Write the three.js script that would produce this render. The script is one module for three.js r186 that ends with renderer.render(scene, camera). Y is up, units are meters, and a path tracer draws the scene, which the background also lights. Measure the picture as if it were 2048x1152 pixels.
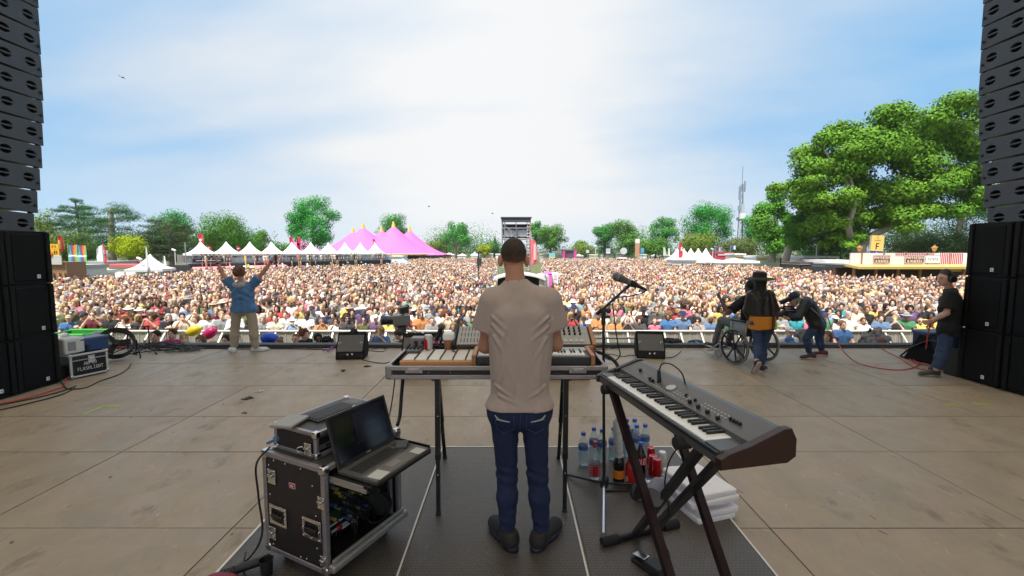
import * as THREE from 'three';
import { mergeGeometries } from 'three/addons/utils/BufferGeometryUtils.js';
import { RoundedBoxGeometry } from 'three/addons/geometries/RoundedBoxGeometry.js';

// ---------- camera, sky, sun, exposure ----------
const scene = new THREE.Scene();
const EYE = 1.9, PITCH = Math.atan(76 / 900), CT = Math.cos(PITCH), ST = Math.sin(PITCH), GROUND = -1.6;
const camera = new THREE.PerspectiveCamera(2 * Math.atan(576 / 900) * 180 / Math.PI, 16 / 9, 0.1, 3000);
camera.position.set(0, EYE, 0);
camera.rotation.set(-PITCH, 0, 0);
const renderer = new THREE.WebGLRenderer({ antialias: true });
renderer.toneMapping = THREE.LinearToneMapping;
renderer.toneMappingExposure = 2.4;
renderer.shadowMap.enabled = true;

function rng(seed) { let s = seed >>> 0; return () => { s = (s + 0x6d2b79f5) | 0; let t = Math.imul(s ^ (s >>> 15), 1 | s); t = (t + Math.imul(t ^ (t >>> 7), 61 | t)) ^ t; return ((t ^ (t >>> 14)) >>> 0) / 4294967296; }; }
function hash3(x, y, z) { let h = Math.imul(x, 374761393) ^ Math.imul(y, 668265263) ^ Math.imul(z, 2147483647 ^ 0x5bd1e995); h = Math.imul(h ^ (h >>> 13), 1274126177); return ((h ^ (h >>> 16)) >>> 0) / 4294967296; }
function n3(x, y, z) {
  const ix = Math.floor(x), iy = Math.floor(y), iz = Math.floor(z); let u = x - ix, v = y - iy, w = z - iz;
  u = u * u * (3 - 2 * u); v = v * v * (3 - 2 * v); w = w * w * (3 - 2 * w);
  const L = (a, b, t) => a + (b - a) * t;
  return L(L(L(hash3(ix, iy, iz), hash3(ix + 1, iy, iz), u), L(hash3(ix, iy + 1, iz), hash3(ix + 1, iy + 1, iz), u), v), L(L(hash3(ix, iy, iz + 1), hash3(ix + 1, iy, iz + 1), u), L(hash3(ix, iy + 1, iz + 1), hash3(ix + 1, iy + 1, iz + 1), u), v), w);
}
function fbm(x, y, z, o = 4) { let a = 0.5, s = 0, t = 0; for (let i = 0; i < o; i++) { s += a * n3(x, y, z); t += a; a *= 0.5; x *= 2.03; y *= 2.03; z *= 2.03; } return s / t; }
const clamp = (x, a = 0, b = 1) => Math.min(b, Math.max(a, x)), mix = (a, b, t) => a + (b - a) * t, sst = (a, b, x) => { const t = clamp((x - a) / (b - a)); return t * t * (3 - 2 * t); };

const SUN = new THREE.Vector3(-0.22, 0.90, 0.36).normalize();
{ // thin high cloud: white round the veiled sun ahead, blue to both sides, paler at the skyline
  const W = 1024, Hh = 512, d = new Float32Array(W * Hh * 4);
  for (let r = 0; r < Hh; r++) for (let c = 0; c < W; c++) {
    const el = ((r + 0.5) / Hh - 0.5) * Math.PI, az = ((c + 0.5) / W - 0.5) * 2 * Math.PI;
    const x = Math.cos(az) * Math.cos(el), z = Math.sin(az) * Math.cos(el), y = Math.sin(el), yy = Math.max(y, 0.0);
    const k = 1 / (yy + 0.12), px = x * k, pz = z * k;
    const wisp = fbm(px * 1.1 + 3 + pz * 0.35, pz * 2.6 - px * 0.5, 4.2, 5), big = fbm(px * 0.7 + 9, pz * 0.9, 1.7, 3);
    // blue base
    const hz = Math.exp(-yy * 6.5);
    let R = mix(0.17, 0.55, hz), G = mix(0.42, 0.70, hz), B = mix(0.72, 0.83, hz);
    // veil
    const front = clamp(-z), az0 = Math.abs(Math.atan2(x + 0.07, Math.max(-z, 1e-4)));
    const veilF = z < 0 ? Math.exp(-Math.pow(az0 / (0.56 + 0.25 * sst(0.0, 0.9, yy)), 2)) * sst(-0.02, 0.16, yy + 0.08) : 0;
    const veilB = sst(-0.2, 0.8, z) * 0.6 + sst(0.5, 0.95, y) * 0.55;
    const v = clamp(clamp(veilF * 1.0 + veilB) + (wisp - 0.47) * 1.15 * sst(0.0, 0.25, yy) * (1 - 0.3 * veilF) + (big - 0.5) * 0.55);
    const wc = 0.67 + 0.115 * veilF + 0.2 * Math.pow(clamp(x * SUN.x + y * SUN.y + z * SUN.z), 6);
    R = mix(R, wc * 0.985, v); G = mix(G, wc, v); B = mix(B, wc * 1.015, v);
    if (y < 0) { const t = sst(0, -0.15, y); R = mix(R, 0.20, t); G = mix(G, 0.20, t); B = mix(B, 0.17, t); }
    const i = (r * W + c) * 4, S = 0.5;
    d[i] = R * S; d[i + 1] = G * S; d[i + 2] = B * S; d[i + 3] = 1;
  }
  const t = new THREE.DataTexture(d, W, Hh, THREE.RGBAFormat, THREE.FloatType);
  t.mapping = THREE.EquirectangularReflectionMapping; t.magFilter = THREE.LinearFilter; t.minFilter = THREE.LinearFilter; t.wrapS = THREE.RepeatWrapping; t.needsUpdate = true;
  scene.background = t; scene.environment = t;
}
const sun = new THREE.DirectionalLight(new THREE.Color(1, 0.955, 0.88), 3.4);
sun.position.copy(SUN).multiplyScalar(120).add(new THREE.Vector3(0, 0, -60)); sun.target.position.set(0, 0, -60);
sun.castShadow = true; sun.shadow.radius = 20; sun.shadow.mapSize.set(4096, 4096);
Object.assign(sun.shadow.camera, { left: -120, right: 120, top: 120, bottom: -120, near: 1, far: 400 });
scene.add(sun, sun.target);
scene.fog = new THREE.FogExp2(new THREE.Color(0.80, 0.88, 0.96), 0.0002);

// ---------- places: a photo pixel (2048 x 1152) to a point on a level plane, or at a depth ----------
const V = (x, y, z) => new THREE.Vector3(x, y, z);
function ray(X, Y) { const v = (576 - Y) / 900; return V((X - 1024) / 900, v * CT - ST, -(CT + v * ST)); }
const lvl = (X, Y, h = 0) => { const r = ray(X, Y); return r.multiplyScalar((h - EYE) / r.y).add(V(0, EYE, 0)); };
const at = (X, Y, D) => { const r = ray(X, Y); return r.multiplyScalar(-D / r.z).add(V(0, EYE, 0)); };

// ---------- geometry ----------
const G3 = THREE;
function nz(g) {
  if (g.index) g = g.toNonIndexed();
  for (const k of Object.keys(g.attributes)) if (!['position', 'normal', 'uv'].includes(k)) g.deleteAttribute(k);
  if (!g.attributes.normal) g.computeVertexNormals();
  if (!g.attributes.uv) g.setAttribute('uv', new THREE.BufferAttribute(new Float32Array(g.attributes.position.count * 2), 2));
  g.morphAttributes = {};
  return g;
}
function buv(g, s = 1) { // metres, by the axis each face looks along
  const p = g.attributes.position, n = g.attributes.normal, u = g.attributes.uv;
  for (let i = 0; i < p.count; i++) {
    const a = Math.abs(n.getX(i)), b = Math.abs(n.getY(i)), c = Math.abs(n.getZ(i));
    if (b >= a && b >= c) u.setXY(i, p.getX(i) * s, -p.getZ(i) * s); else if (a >= c) u.setXY(i, p.getZ(i) * s, p.getY(i) * s); else u.setXY(i, p.getX(i) * s, p.getY(i) * s);
  }
  return g;
}
const E = new THREE.Euler();
function xf(g, x = 0, y = 0, z = 0, rx = 0, ry = 0, rz = 0) { const m = new THREE.Matrix4().makeRotationFromEuler(E.set(rx, ry, rz, 'YXZ')); m.setPosition(x, y, z); g.applyMatrix4(m); return g; }
const bx = (w, h, d, x = 0, y = 0, z = 0, rx = 0, ry = 0, rz = 0) => xf(nz(new THREE.BoxGeometry(w, h, d)), x, y, z, rx, ry, rz);
const rb = (w, h, d, x = 0, y = 0, z = 0, r = 0.01, rx = 0, ry = 0, rz = 0) => xf(nz(new RoundedBoxGeometry(w, h, d, 2, Math.min(r, w / 2.01, h / 2.01, d / 2.01))), x, y, z, rx, ry, rz);
const cy = (r1, r2, h, x = 0, y = 0, z = 0, rx = 0, ry = 0, rz = 0, n = 14) => xf(nz(new THREE.CylinderGeometry(r1, r2, h, n)), x, y, z, rx, ry, rz);
const sp = (r, x = 0, y = 0, z = 0, sx = 1, sy = 1, sz = 1, n = 12) => { const g = nz(new THREE.SphereGeometry(r, n, Math.max(6, n * 0.7 | 0))); g.scale(sx, sy, sz); return xf(g, x, y, z); };
const tor = (R, r, x, y, z, rx = 0, ry = 0, rz = 0, n = 28, m = 8, arc = Math.PI * 2) => xf(nz(new THREE.TorusGeometry(R, r, m, n, arc)), x, y, z, rx, ry, rz);
const lat = (pts, x = 0, y = 0, z = 0, n = 18) => xf(nz(new THREE.LatheGeometry(pts.map(([a, b]) => new THREE.Vector2(a, b)), n)), x, y, z);
function bar(p, q, r1, r2 = r1, n = 8, square = 0) { // a rod from p to q; square > 0: flat bar of that width
  p = p.isVector3 ? p : V(...p); q = q.isVector3 ? q : V(...q);
  const L = p.distanceTo(q), g = nz(square ? new THREE.BoxGeometry(r1, L, square) : new THREE.CylinderGeometry(r2, r1, L, n));
  const m = new THREE.Matrix4().makeRotationFromQuaternion(new THREE.Quaternion().setFromUnitVectors(V(0, 1, 0), q.clone().sub(p).normalize()));
  m.setPosition(p.clone().add(q).multiplyScalar(0.5)); g.applyMatrix4(m); return g;
}
function tube(pts, r, n = 40, m = 6, closed = false) { return nz(new THREE.TubeGeometry(new THREE.CatmullRomCurve3(pts.map((p) => p.isVector3 ? p : V(...p)), closed, 'centripetal'), n, r, m, closed)); }
function ext(pts, depth, x = 0, y = 0, z = 0, rx = 0, ry = 0, rz = 0, bev = 0) {
  const s = new THREE.Shape(pts.map(([a, b]) => new THREE.Vector2(a, b)));
  return xf(nz(new THREE.ExtrudeGeometry(s, { depth, bevelEnabled: bev > 0, bevelSize: bev, bevelThickness: bev, bevelSegments: 2 })), x, y, z, rx, ry, rz);
}
// ---------- materials ----------
const mats = new Map();
function M(c, rough = 0.6, metal = 0, extra = {}) {
  const key = JSON.stringify([c, rough, metal, Object.keys(extra).map((k) => [k, extra[k]?.uuid ?? extra[k]])]);
  if (!mats.has(key)) {
    const m = new THREE.MeshPhysicalMaterial({ roughness: rough, metalness: metal, ...extra });
    if (Array.isArray(c)) m.color.setRGB(...c); else m.color.set(c);
    mats.set(key, m);
  }
  return mats.get(key);
}
function canvasTex(w, h, draw, o = {}) {
  const c = document.createElement('canvas'); c.width = w; c.height = h; draw(c.getContext('2d'), w, h);
  const t = new THREE.CanvasTexture(c); t.wrapS = t.wrapT = THREE.RepeatWrapping; t.colorSpace = o.data ? THREE.NoColorSpace : THREE.SRGBColorSpace;
  if (o.rep) t.repeat.set(...o.rep); return t;
}
// ---------- things ----------
const taken = new Map();
function numbered(name) { const k = taken.get(name) ?? 0; taken.set(name, k + 1); return k ? name + '_' + String(k).padStart(3, '0') : name; }
function tag(o, label, category, group) { if (label) o.userData.label = label; if (category) o.userData.category = category; if (group) o.userData.group = group; return o; }
function thing(name, label, category, pos = [0, 0, 0], turn = 0, group) { const o = new THREE.Group(); o.name = numbered(name); o.position.set(...(pos.isVector3 ? pos.toArray() : pos)); o.rotation.y = turn; scene.add(o); return tag(o, label, category, group); }
function mesh(name, geos, mat, parent, o = {}) {
  geos = (Array.isArray(geos) ? geos : [geos]);
  let g = geos.length === 1 ? geos[0] : mergeGeometries(geos.map(nz));
  if (!o.uv && !o.raw) g = buv(nz(g), o.s ?? 1);
  const m = new THREE.Mesh(g, mat); m.name = parent ? name : numbered(name); m.castShadow = m.receiveShadow = true;
  (parent ?? scene).add(m); if (o.label) m.userData.label = o.label; return m;
}
function struct(name, geos, mat, o = {}) { const m = mesh(name, geos, mat, null, o); m.userData.kind = 'structure'; return m; }
function plate(w, h, x, y, z, rx = 0, ry = 0, rz = 0, t = 0.004) { // thin printed board: full picture on its front (+z), plain elsewhere
  const g = nz(new THREE.BoxGeometry(w, h, t)); return xf(g, x, y, z, rx, ry, rz);
}
// ---------- textures ----------
const R0 = rng(7);
function speck(seed, base, spots) { return canvasTex(256, 256, (c, w, h) => { const r = rng(seed); c.fillStyle = base; c.fillRect(0, 0, w, h); for (let i = 0; i < 9000; i++) { const v = r() * 255 | 0; c.fillStyle = `rgba(${v},${v},${v},${spots})`; c.fillRect(r() * w, r() * h, 1 + r() * 2, 1 + r() * 2); } }, { data: true }); }
const grainBump = speck(3, '#808080', 0.35); grainBump.repeat.set(5, 5);
const weave = canvasTex(128, 128, (c, w, h) => { c.fillStyle = '#777'; c.fillRect(0, 0, w, h); for (let i = 0; i < w; i += 4) { c.fillStyle = 'rgba(255,255,255,.35)'; c.fillRect(i, 0, 2, h); c.fillStyle = 'rgba(0,0,0,.3)'; c.fillRect(0, i, w, 2); } }, { data: true }); weave.repeat.set(14, 14);
const clothVar = canvasTex(512, 512, (c, w, h) => { const r = rng(31); c.fillStyle = '#f2f2f2'; c.fillRect(0, 0, w, h); for (let i = 0; i < 26000; i++) { const v = 200 + r() * 55 | 0; c.fillStyle = `rgba(${v},${v},${v},.5)`; c.fillRect(r() * w, r() * h, 1 + r() * 3, 1); } });
clothVar.repeat.set(2.5, 2.5);
const denimTex = canvasTex(512, 512, (c, w, h) => { const r = rng(41); c.fillStyle = '#cdd3df'; c.fillRect(0, 0, w, h); for (let i = 0; i < 40000; i++) { const v = r(); c.fillStyle = v < 0.5 ? 'rgba(120,130,160,.35)' : 'rgba(255,255,255,.4)'; c.fillRect(r() * w, r() * h, 1, 2 + r() * 7); } }); denimTex.repeat.set(3, 3);
const metalScr = canvasTex(256, 256, (c, w, h) => { const r = rng(51); c.fillStyle = '#e8e8e8'; c.fillRect(0, 0, w, h); for (let i = 0; i < 700; i++) { const v = 130 + r() * 125 | 0; c.strokeStyle = `rgba(${v},${v},${v},.5)`; c.lineWidth = 0.5 + r(); c.beginPath(); const x = r() * w, y = r() * h, a = r() * 0.5; c.moveTo(x, y); c.lineTo(x + 60 * r() * Math.cos(a), y + 30 * r() * Math.sin(a)); c.stroke(); } }); metalScr.repeat.set(3, 3);
const cloth = (c, o = {}) => M(c, 0.92, 0, { map: clothVar, bumpMap: weave, bumpScale: 0.0006, sheen: 0.3, sheenRoughness: 0.7, ...o });
const denim = (c) => M(c, 0.9, 0, { map: denimTex, bumpMap: weave, bumpScale: 0.0006 });
const blackPlastic = M([0.018, 0.018, 0.019], 0.45), blackPaint = M([0.008, 0.008, 0.0085], 0.7, 0, { specularIntensity: 0.4, bumpMap: grainBump, bumpScale: 0.0006 }), blackSteel = M([0.02, 0.02, 0.021], 0.38, 0.3), rubber = M([0.014, 0.014, 0.014], 0.85);
const alu = M([0.60, 0.58, 0.585], 0.36, 0.75, { map: metalScr }), chrome = M([0.72, 0.72, 0.72], 0.2, 1), whitePaint = M([0.78, 0.78, 0.76], 0.5), wood = M([0.42, 0.19, 0.085], 0.5);

// ---------- surfaces from distance fields ----------
function nets(f, lo, hi, c) {
  const n = [0, 1, 2].map((k) => Math.max(3, Math.ceil((hi[k] - lo[k]) / c) + 2)), [nx, ny, nq] = n, val = new Float32Array(nx * ny * nq), B = 5;
  for (let bz = 0; bz < nq; bz += B) for (let by = 0; by < ny; by += B) for (let bxx = 0; bxx < nx; bxx += B) {
    const d = f(lo[0] + (bxx + B / 2) * c, lo[1] + (by + B / 2) * c, lo[2] + (bz + B / 2) * c), far = Math.abs(d) > B * c * 0.87 * 1.25 + 0.03;
    for (let z = bz; z < Math.min(nq, bz + B); z++) for (let y = by; y < Math.min(ny, by + B); y++) for (let x = bxx; x < Math.min(nx, bxx + B); x++) val[(z * ny + y) * nx + x] = far ? d : f(lo[0] + x * c, lo[1] + y * c, lo[2] + z * c);
  }
  const id = new Int32Array(nx * ny * nq).fill(-1), pos = [], ind = [], S = (x, y, z) => (z * ny + y) * nx + x;
  for (let z = 0; z < nq - 1; z++) for (let y = 0; y < ny - 1; y++) for (let x = 0; x < nx - 1; x++) {
    const v = []; let m = 0;
    for (let k = 0; k < 8; k++) { const t = val[S(x + (k & 1), y + ((k >> 1) & 1), z + (k >> 2))]; v.push(t); if (t < 0) m |= 1 << k; }
    if (m === 0 || m === 255) continue;
    let a = 0, b = 0, e = 0, q = 0;
    for (let k = 0; k < 8; k++) for (let ax = 0; ax < 3; ax++) {
      const j = k | (1 << ax); if (j === k || ((v[k] < 0) === (v[j] < 0))) continue;
      const t = v[k] / (v[k] - v[j]); a += (k & 1) + (ax === 0 ? t : 0); b += ((k >> 1) & 1) + (ax === 1 ? t : 0); e += (k >> 2) + (ax === 2 ? t : 0); q++;
    }
    id[S(x, y, z)] = pos.length / 3; pos.push(lo[0] + (x + a / q) * c, lo[1] + (y + b / q) * c, lo[2] + (z + e / q) * c);
  }
  const quad = (a, b, e, d, flip) => { if (a < 0 || b < 0 || e < 0 || d < 0) return; if (flip) ind.push(a, b, e, a, e, d); else ind.push(a, e, b, a, d, e); };
  for (let z = 1; z < nq - 1; z++) for (let y = 1; y < ny - 1; y++) for (let x = 1; x < nx - 1; x++) {
    const s = val[S(x, y, z)] < 0;
    if (s !== val[S(x + 1, y, z)] < 0) quad(id[S(x, y - 1, z - 1)], id[S(x, y, z - 1)], id[S(x, y, z)], id[S(x, y - 1, z)], s);
    if (s !== val[S(x, y + 1, z)] < 0) quad(id[S(x - 1, y, z - 1)], id[S(x - 1, y, z)], id[S(x, y, z)], id[S(x, y, z - 1)], s);
    if (s !== val[S(x, y, z + 1)] < 0) quad(id[S(x - 1, y - 1, z)], id[S(x, y - 1, z)], id[S(x, y, z)], id[S(x - 1, y, z)], s);
  }
  const g = new THREE.BufferGeometry(); g.setAttribute('position', new THREE.Float32BufferAttribute(pos, 3)); g.setIndex(ind); g.computeVertexNormals();
  g.setAttribute('uv', new THREE.Float32BufferAttribute(new Float32Array(pos.length / 3 * 2), 2));
  const u = g.attributes.uv; for (let i = 0; i < u.count; i++) u.setXY(i, pos[i * 3] + pos[i * 3 + 2] * 0.8, pos[i * 3 + 1]);
  return g;
}
// bones: [ax, ay, az, bx, by, bz, ra, rb, clipAtEnd]; round cones joined by a smooth minimum
const bone = (a, b, ra, rb = ra, clip = 0) => [a.x, a.y, a.z, b.x, b.y, b.z, ra, rb, clip];
function dBone(o, x, y, z) {
  const ux = o[3] - o[0], uy = o[4] - o[1], uz = o[5] - o[2], px = x - o[0], py = y - o[1], pz = z - o[2], L = ux * ux + uy * uy + uz * uz + 1e-12, t = (px * ux + py * uy + pz * uz) / L, h = t < 0 ? 0 : t > 1 ? 1 : t;
  const dx = px - ux * h, dy = py - uy * h, dz = pz - uz * h; let d = Math.sqrt(dx * dx + dy * dy + dz * dz) - (o[6] + (o[7] - o[6]) * h);
  if (o[8]) d = Math.max(d, (t - 1) * Math.sqrt(L));
  return d;
}
function field(bones, k = 0.03) {
  return (x, y, z) => { let d = 9; for (const o of bones) { const e = dBone(o, x, y, z), h = k - Math.abs(d - e); d = Math.min(d, e); if (h > 0) d -= h * h / (4 * k); } return d; };
}
function boundsOf(bones, pad = 0.05) {
  const lo = [9, 9, 9], hi = [-9, -9, -9];
  for (const o of bones) for (let k = 0; k < 3; k++) { lo[k] = Math.min(lo[k], o[k] - o[6] - pad, o[k + 3] - o[7] - pad); hi[k] = Math.max(hi[k], o[k] + o[6] + pad, o[k + 3] + o[7] + pad); }
  return [lo, hi];
}
const ell = (x, y, z, cx, cY, cz, rx, ry, rz) => { const a = (x - cx) / rx, b = (y - cY) / ry, c = (z - cz) / rz; return (Math.sqrt(a * a + b * b + c * c) - 1) * Math.min(rx, ry, rz); };
const smin = (a, b, k) => { const h = Math.max(k - Math.abs(a - b), 0); return Math.min(a, b) - h * h / (4 * k); };
// ---------- people ----------
function paint(g, fn) { const p = g.attributes.position, a = new Float32Array(p.count * 3); for (let i = 0; i < p.count; i++) { const c = fn(p.getX(i), p.getY(i), p.getZ(i)); a[i * 3] = c[0]; a[i * 3 + 1] = c[1]; a[i * 3 + 2] = c[2]; } g.setAttribute('color', new THREE.BufferAttribute(a, 3)); return g; }
const ONE = [1, 1, 1], white = () => ONE;
function headField(x, y, z) {
  const ax = Math.abs(x);
  let d = ell(x, y, z, 0, 0.03, 0.014, 0.076, 0.09, 0.098);
  d = smin(d, ell(x, y, z, 0, -0.045, -0.025, 0.056, 0.068, 0.068), 0.03);
  d = smin(d, ell(x, y, z, 0, -0.092, -0.062, 0.026, 0.022, 0.026), 0.02);
  const o = dBone([0, 0.012, -0.086, 0, -0.028, -0.112, 0.009, 0.0145], x, y, z); d = smin(d, o, 0.014);
  d = smin(d, ell(ax, y, z, 0.03, 0.027, -0.078, 0.028, 0.01, 0.014), 0.012);
  d = Math.max(d, -ell(ax, y, z, 0.032, 0.008, -0.098, 0.019, 0.012, 0.014));
  d = smin(d, ell(ax, y, z, 0.031, 0.007, -0.078, 0.014, 0.012, 0.013), 0.004);
  d = smin(d, ell(x, y, z, 0, -0.062, -0.086, 0.025, 0.008, 0.012), 0.008);
  d = smin(d, ell(ax, y, z, 0.079, -0.006, 0.012, 0.011, 0.032, 0.02), 0.008);
  return d;
}
function headPaint(x, y, z) {
  const ax = Math.abs(x);
  if (z < -0.06) {
    if (Math.hypot((ax - 0.032) / 0.013, (y - 0.008) / 0.009) < 1) return Math.hypot(ax - 0.032, y - 0.008) < 0.0065 ? [0.04, 0.03, 0.03] : [1.15, 1.25, 1.35];
    if (Math.hypot((ax - 0.033) / 0.024, (y - 0.031) / 0.006) < 1) return [0.35, 0.28, 0.25];
    if (Math.hypot(x / 0.026, (y + 0.062) / 0.0085) < 1) return [0.78, 0.5, 0.5];
  }
  return ONE;
}
const headCache = new Map();
function headGeo(cell, beard = 0) {
  const key = cell + '/' + beard;
  if (!headCache.has(key)) headCache.set(key, paint(nets(headField, [-0.11, -0.14, -0.15], [0.11, 0.15, 0.14], cell), beard ? (x, y, z) => (y < -0.05 && z < 0.01 && Math.hypot(x / 0.02, (y + 0.062) / 0.006) > 1 ? [0.45, 0.38, 0.34] : headPaint(x, y, z)) : headPaint));
  return headCache.get(key);
}
const HAIR = {
  buzz: (x, y, z) => Math.max(ell(x, y, z, 0, 0.034, 0.017, 0.0795, 0.0935, 0.102) + (n3(x * 130, y * 90, z * 130) - 0.5) * 0.004, -ell(x, y, z, 0, -0.03, -0.10, 0.075, 0.105, 0.08), -0.022 - y - Math.max(0, z - 0.03) * 0.55, -(0.02 + z + Math.max(0, y - 0.05) * 1.3)),
  short: (x, y, z) => Math.max(ell(x, y, z, 0, 0.042, 0.02, 0.088, 0.1, 0.108) + (n3(x * 45, y * 45, z * 45) - 0.5) * 0.018, -ell(x, y, z, 0, -0.03, -0.11, 0.088, 0.118, 0.105), -0.03 - y - Math.max(0, z) * 0.5),
  messy: (x, y, z) => Math.max(ell(x, y, z, 0, 0.035, 0.024, 0.106, 0.112, 0.118) + (n3(x * 34, y * 24, z * 34) - 0.5) * 0.05, -ell(x, y, z, 0, -0.035, -0.12, 0.078, 0.105, 0.1), -0.085 - y - Math.max(0, z) * 0.3),
  curly: (x, y, z) => Math.max(ell(x, y, z, 0, 0.03, 0.03, 0.14, 0.14, 0.13) + (n3(x * 40, y * 40, z * 40) - 0.5) * 0.06, -ell(x, y, z, 0, -0.035, -0.13, 0.076, 0.105, 0.11), -0.14 - y),
  long: (x, y, z) => { const w = (n3(x * 50, y * 6, z * 50) - 0.5) * 0.024; let d = ell(x, y, z, 0, 0.036, 0.02, 0.09, 0.1, 0.11); d = smin(d, dBone([-0.062, -0.02, 0.03, -0.085, -0.27, 0.02, 0.04, 0.035], x, y, z), 0.05); d = smin(d, dBone([0.062, -0.02, 0.03, 0.085, -0.27, 0.02, 0.04, 0.035], x, y, z), 0.05); d = smin(d, dBone([0, 0, 0.06, 0, -0.28, 0.075, 0.06, 0.05], x, y, z), 0.05); return Math.max(d + w, -ell(x, y, z, 0, -0.04, -0.11, 0.066, 0.115, 0.09), -ell(x, y, z, 0, -0.2, -0.1, 0.075, 0.2, 0.09)); },
  tail: (x, y, z) => { let d = Math.max(ell(x, y, z, 0, 0.036, 0.02, 0.083, 0.097, 0.107), -ell(x, y, z, 0, -0.035, -0.1, 0.074, 0.11, 0.085), -0.04 - y - z * 0.4); d = smin(d, dBone([0, 0.09, 0.1, 0.01, 0.1, 0.14, 0.03, 0.04], x, y, z), 0.02); return smin(d, dBone([0.01, 0.09, 0.15, 0.02, -0.1, 0.15, 0.035, 0.015], x, y, z), 0.02) + (n3(x * 60, y * 20, z * 60) - 0.5) * 0.012; },
  cap: (x, y, z) => { let d = Math.max(ell(x, y, z, 0, 0.045, 0.012, 0.09, 0.1, 0.108), 0.035 - y); return Math.min(d, Math.max(ell(x, y, z, 0, 0.043, -0.09, 0.07, 0.02, 0.1), 0.036 - y)); },
  hat: (x, y, z) => { const d = Math.max(ell(x, y, z, 0, 0.05, 0.01, 0.094, 0.125, 0.108), 0.05 - y, y - 0.155 - 0.01 * Math.cos(x * 40)); return Math.min(d, Math.max(Math.hypot(x, (z - 0.01) * 0.93) - 0.17, Math.abs(y - 0.055 + 0.012 * Math.cos(Math.atan2(x, z) * 2)) - 0.008)); },
  scarf: (x, y, z) => { let d = ell(x, y, z, 0, 0.02, 0.02, 0.094, 0.115, 0.115); d = smin(d, ell(x, y, z, 0, -0.15, 0.01, 0.12, 0.08, 0.11), 0.06); return Math.max(d + (n3(x * 30, y * 30, z * 30) - 0.5) * 0.02, -ell(x, y, z, 0, -0.03, -0.11, 0.06, 0.1, 0.08)); },
  shades: (x, y, z) => { const ax = Math.abs(x); return Math.min(ell(ax, y, z, 0.033, 0.006, -0.097, 0.028, 0.021, 0.012), dBone([0.058, 0.014, -0.088, 0.085, 0.012, 0.0, 0.0055, 0.0055], ax, y, z), dBone([-0.01, 0.012, -0.103, 0.01, 0.012, -0.103, 0.006, 0.006], x, y, z)); },
};
const hairCache = new Map();
function hairGeo(kind, cell) {
  const key = kind + cell;
  if (!hairCache.has(key)) { const big = { long: [-0.14, -0.36, -0.13, 0.14, 0.17, 0.17], curly: [-0.19, -0.17, -0.14, 0.19, 0.2, 0.2], hat: [-0.2, -0.02, -0.2, 0.2, 0.2, 0.2], tail: [-0.12, -0.16, -0.12, 0.12, 0.16, 0.22], scarf: [-0.15, -0.26, -0.14, 0.15, 0.16, 0.16], cap: [-0.12, 0, -0.22, 0.12, 0.17, 0.15], messy: [-0.15, -0.15, -0.15, 0.15, 0.18, 0.18] }[kind] ?? [-0.12, -0.12, -0.14, 0.12, 0.17, 0.17]; hairCache.set(key, nets(HAIR[kind], big.slice(0, 3), big.slice(3), cell)); }
  return hairCache.get(key);
}
const lerpV = (a, b, t) => a.clone().lerp(b, t);
function skel(o = {}) {
  const d = { hipL: [-0.09, 0.93, 0], hipR: [0.09, 0.93, 0], kneeL: [-0.1, 0.5, -0.015], kneeR: [0.1, 0.5, -0.015], ankL: [-0.1, 0.085, 0.02], ankR: [0.1, 0.085, 0.02], toeL: [-0.12, 0.035, -0.15], toeR: [0.12, 0.035, -0.15], shL: [-0.175, 1.43, 0.005], shR: [0.175, 1.43, 0.005], elL: [-0.235, 1.15, 0.03], elR: [0.235, 1.15, 0.03], wrL: [-0.24, 0.91, -0.05], wrR: [0.24, 0.91, -0.05], neck: [0, 1.475, 0.015], head: [0, 1.64, -0.02] };
  const J = {}; for (const k in d) { const v = o[k] ?? d[k]; J[k] = v.isVector3 ? v.clone() : V(...v); } return J;
}
function torsoBones(J, s, off, w = 1) {
  const { hipL: a, hipR: b, shL: c, shR: d } = J, pm = lerpV(a, b, 0.5), sm = lerpV(c, d, 0.5), out = [], up = sm.clone().sub(pm).normalize();
  for (const [h, q, t] of [[a, b, 0.2], [b, a, 0.2]]) { const sh = h === a ? c : d, oh = h === a ? d : c; out.push(bone(lerpV(h, q, t), lerpV(sh, oh, 0.27).addScaledVector(up, -0.09 * s), 0.098 * s * w + off, 0.108 * s * w + off)); }
  out.push(bone(lerpV(a, b, -0.02).addScaledVector(up, 0.03 * s), lerpV(a, b, 1.02).addScaledVector(up, 0.03 * s), 0.092 * s + off));
  out.push(bone(lerpV(c, d, 0.08), lerpV(c, d, 0.92), 0.058 * s + off));
  for (const q of [c, d]) out.push(bone(J.neck.clone().addScaledVector(up, -0.02 * s), lerpV(sm, q, 0.75), 0.05 * s + off, 0.05 * s + off));
  return out;
}
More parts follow.
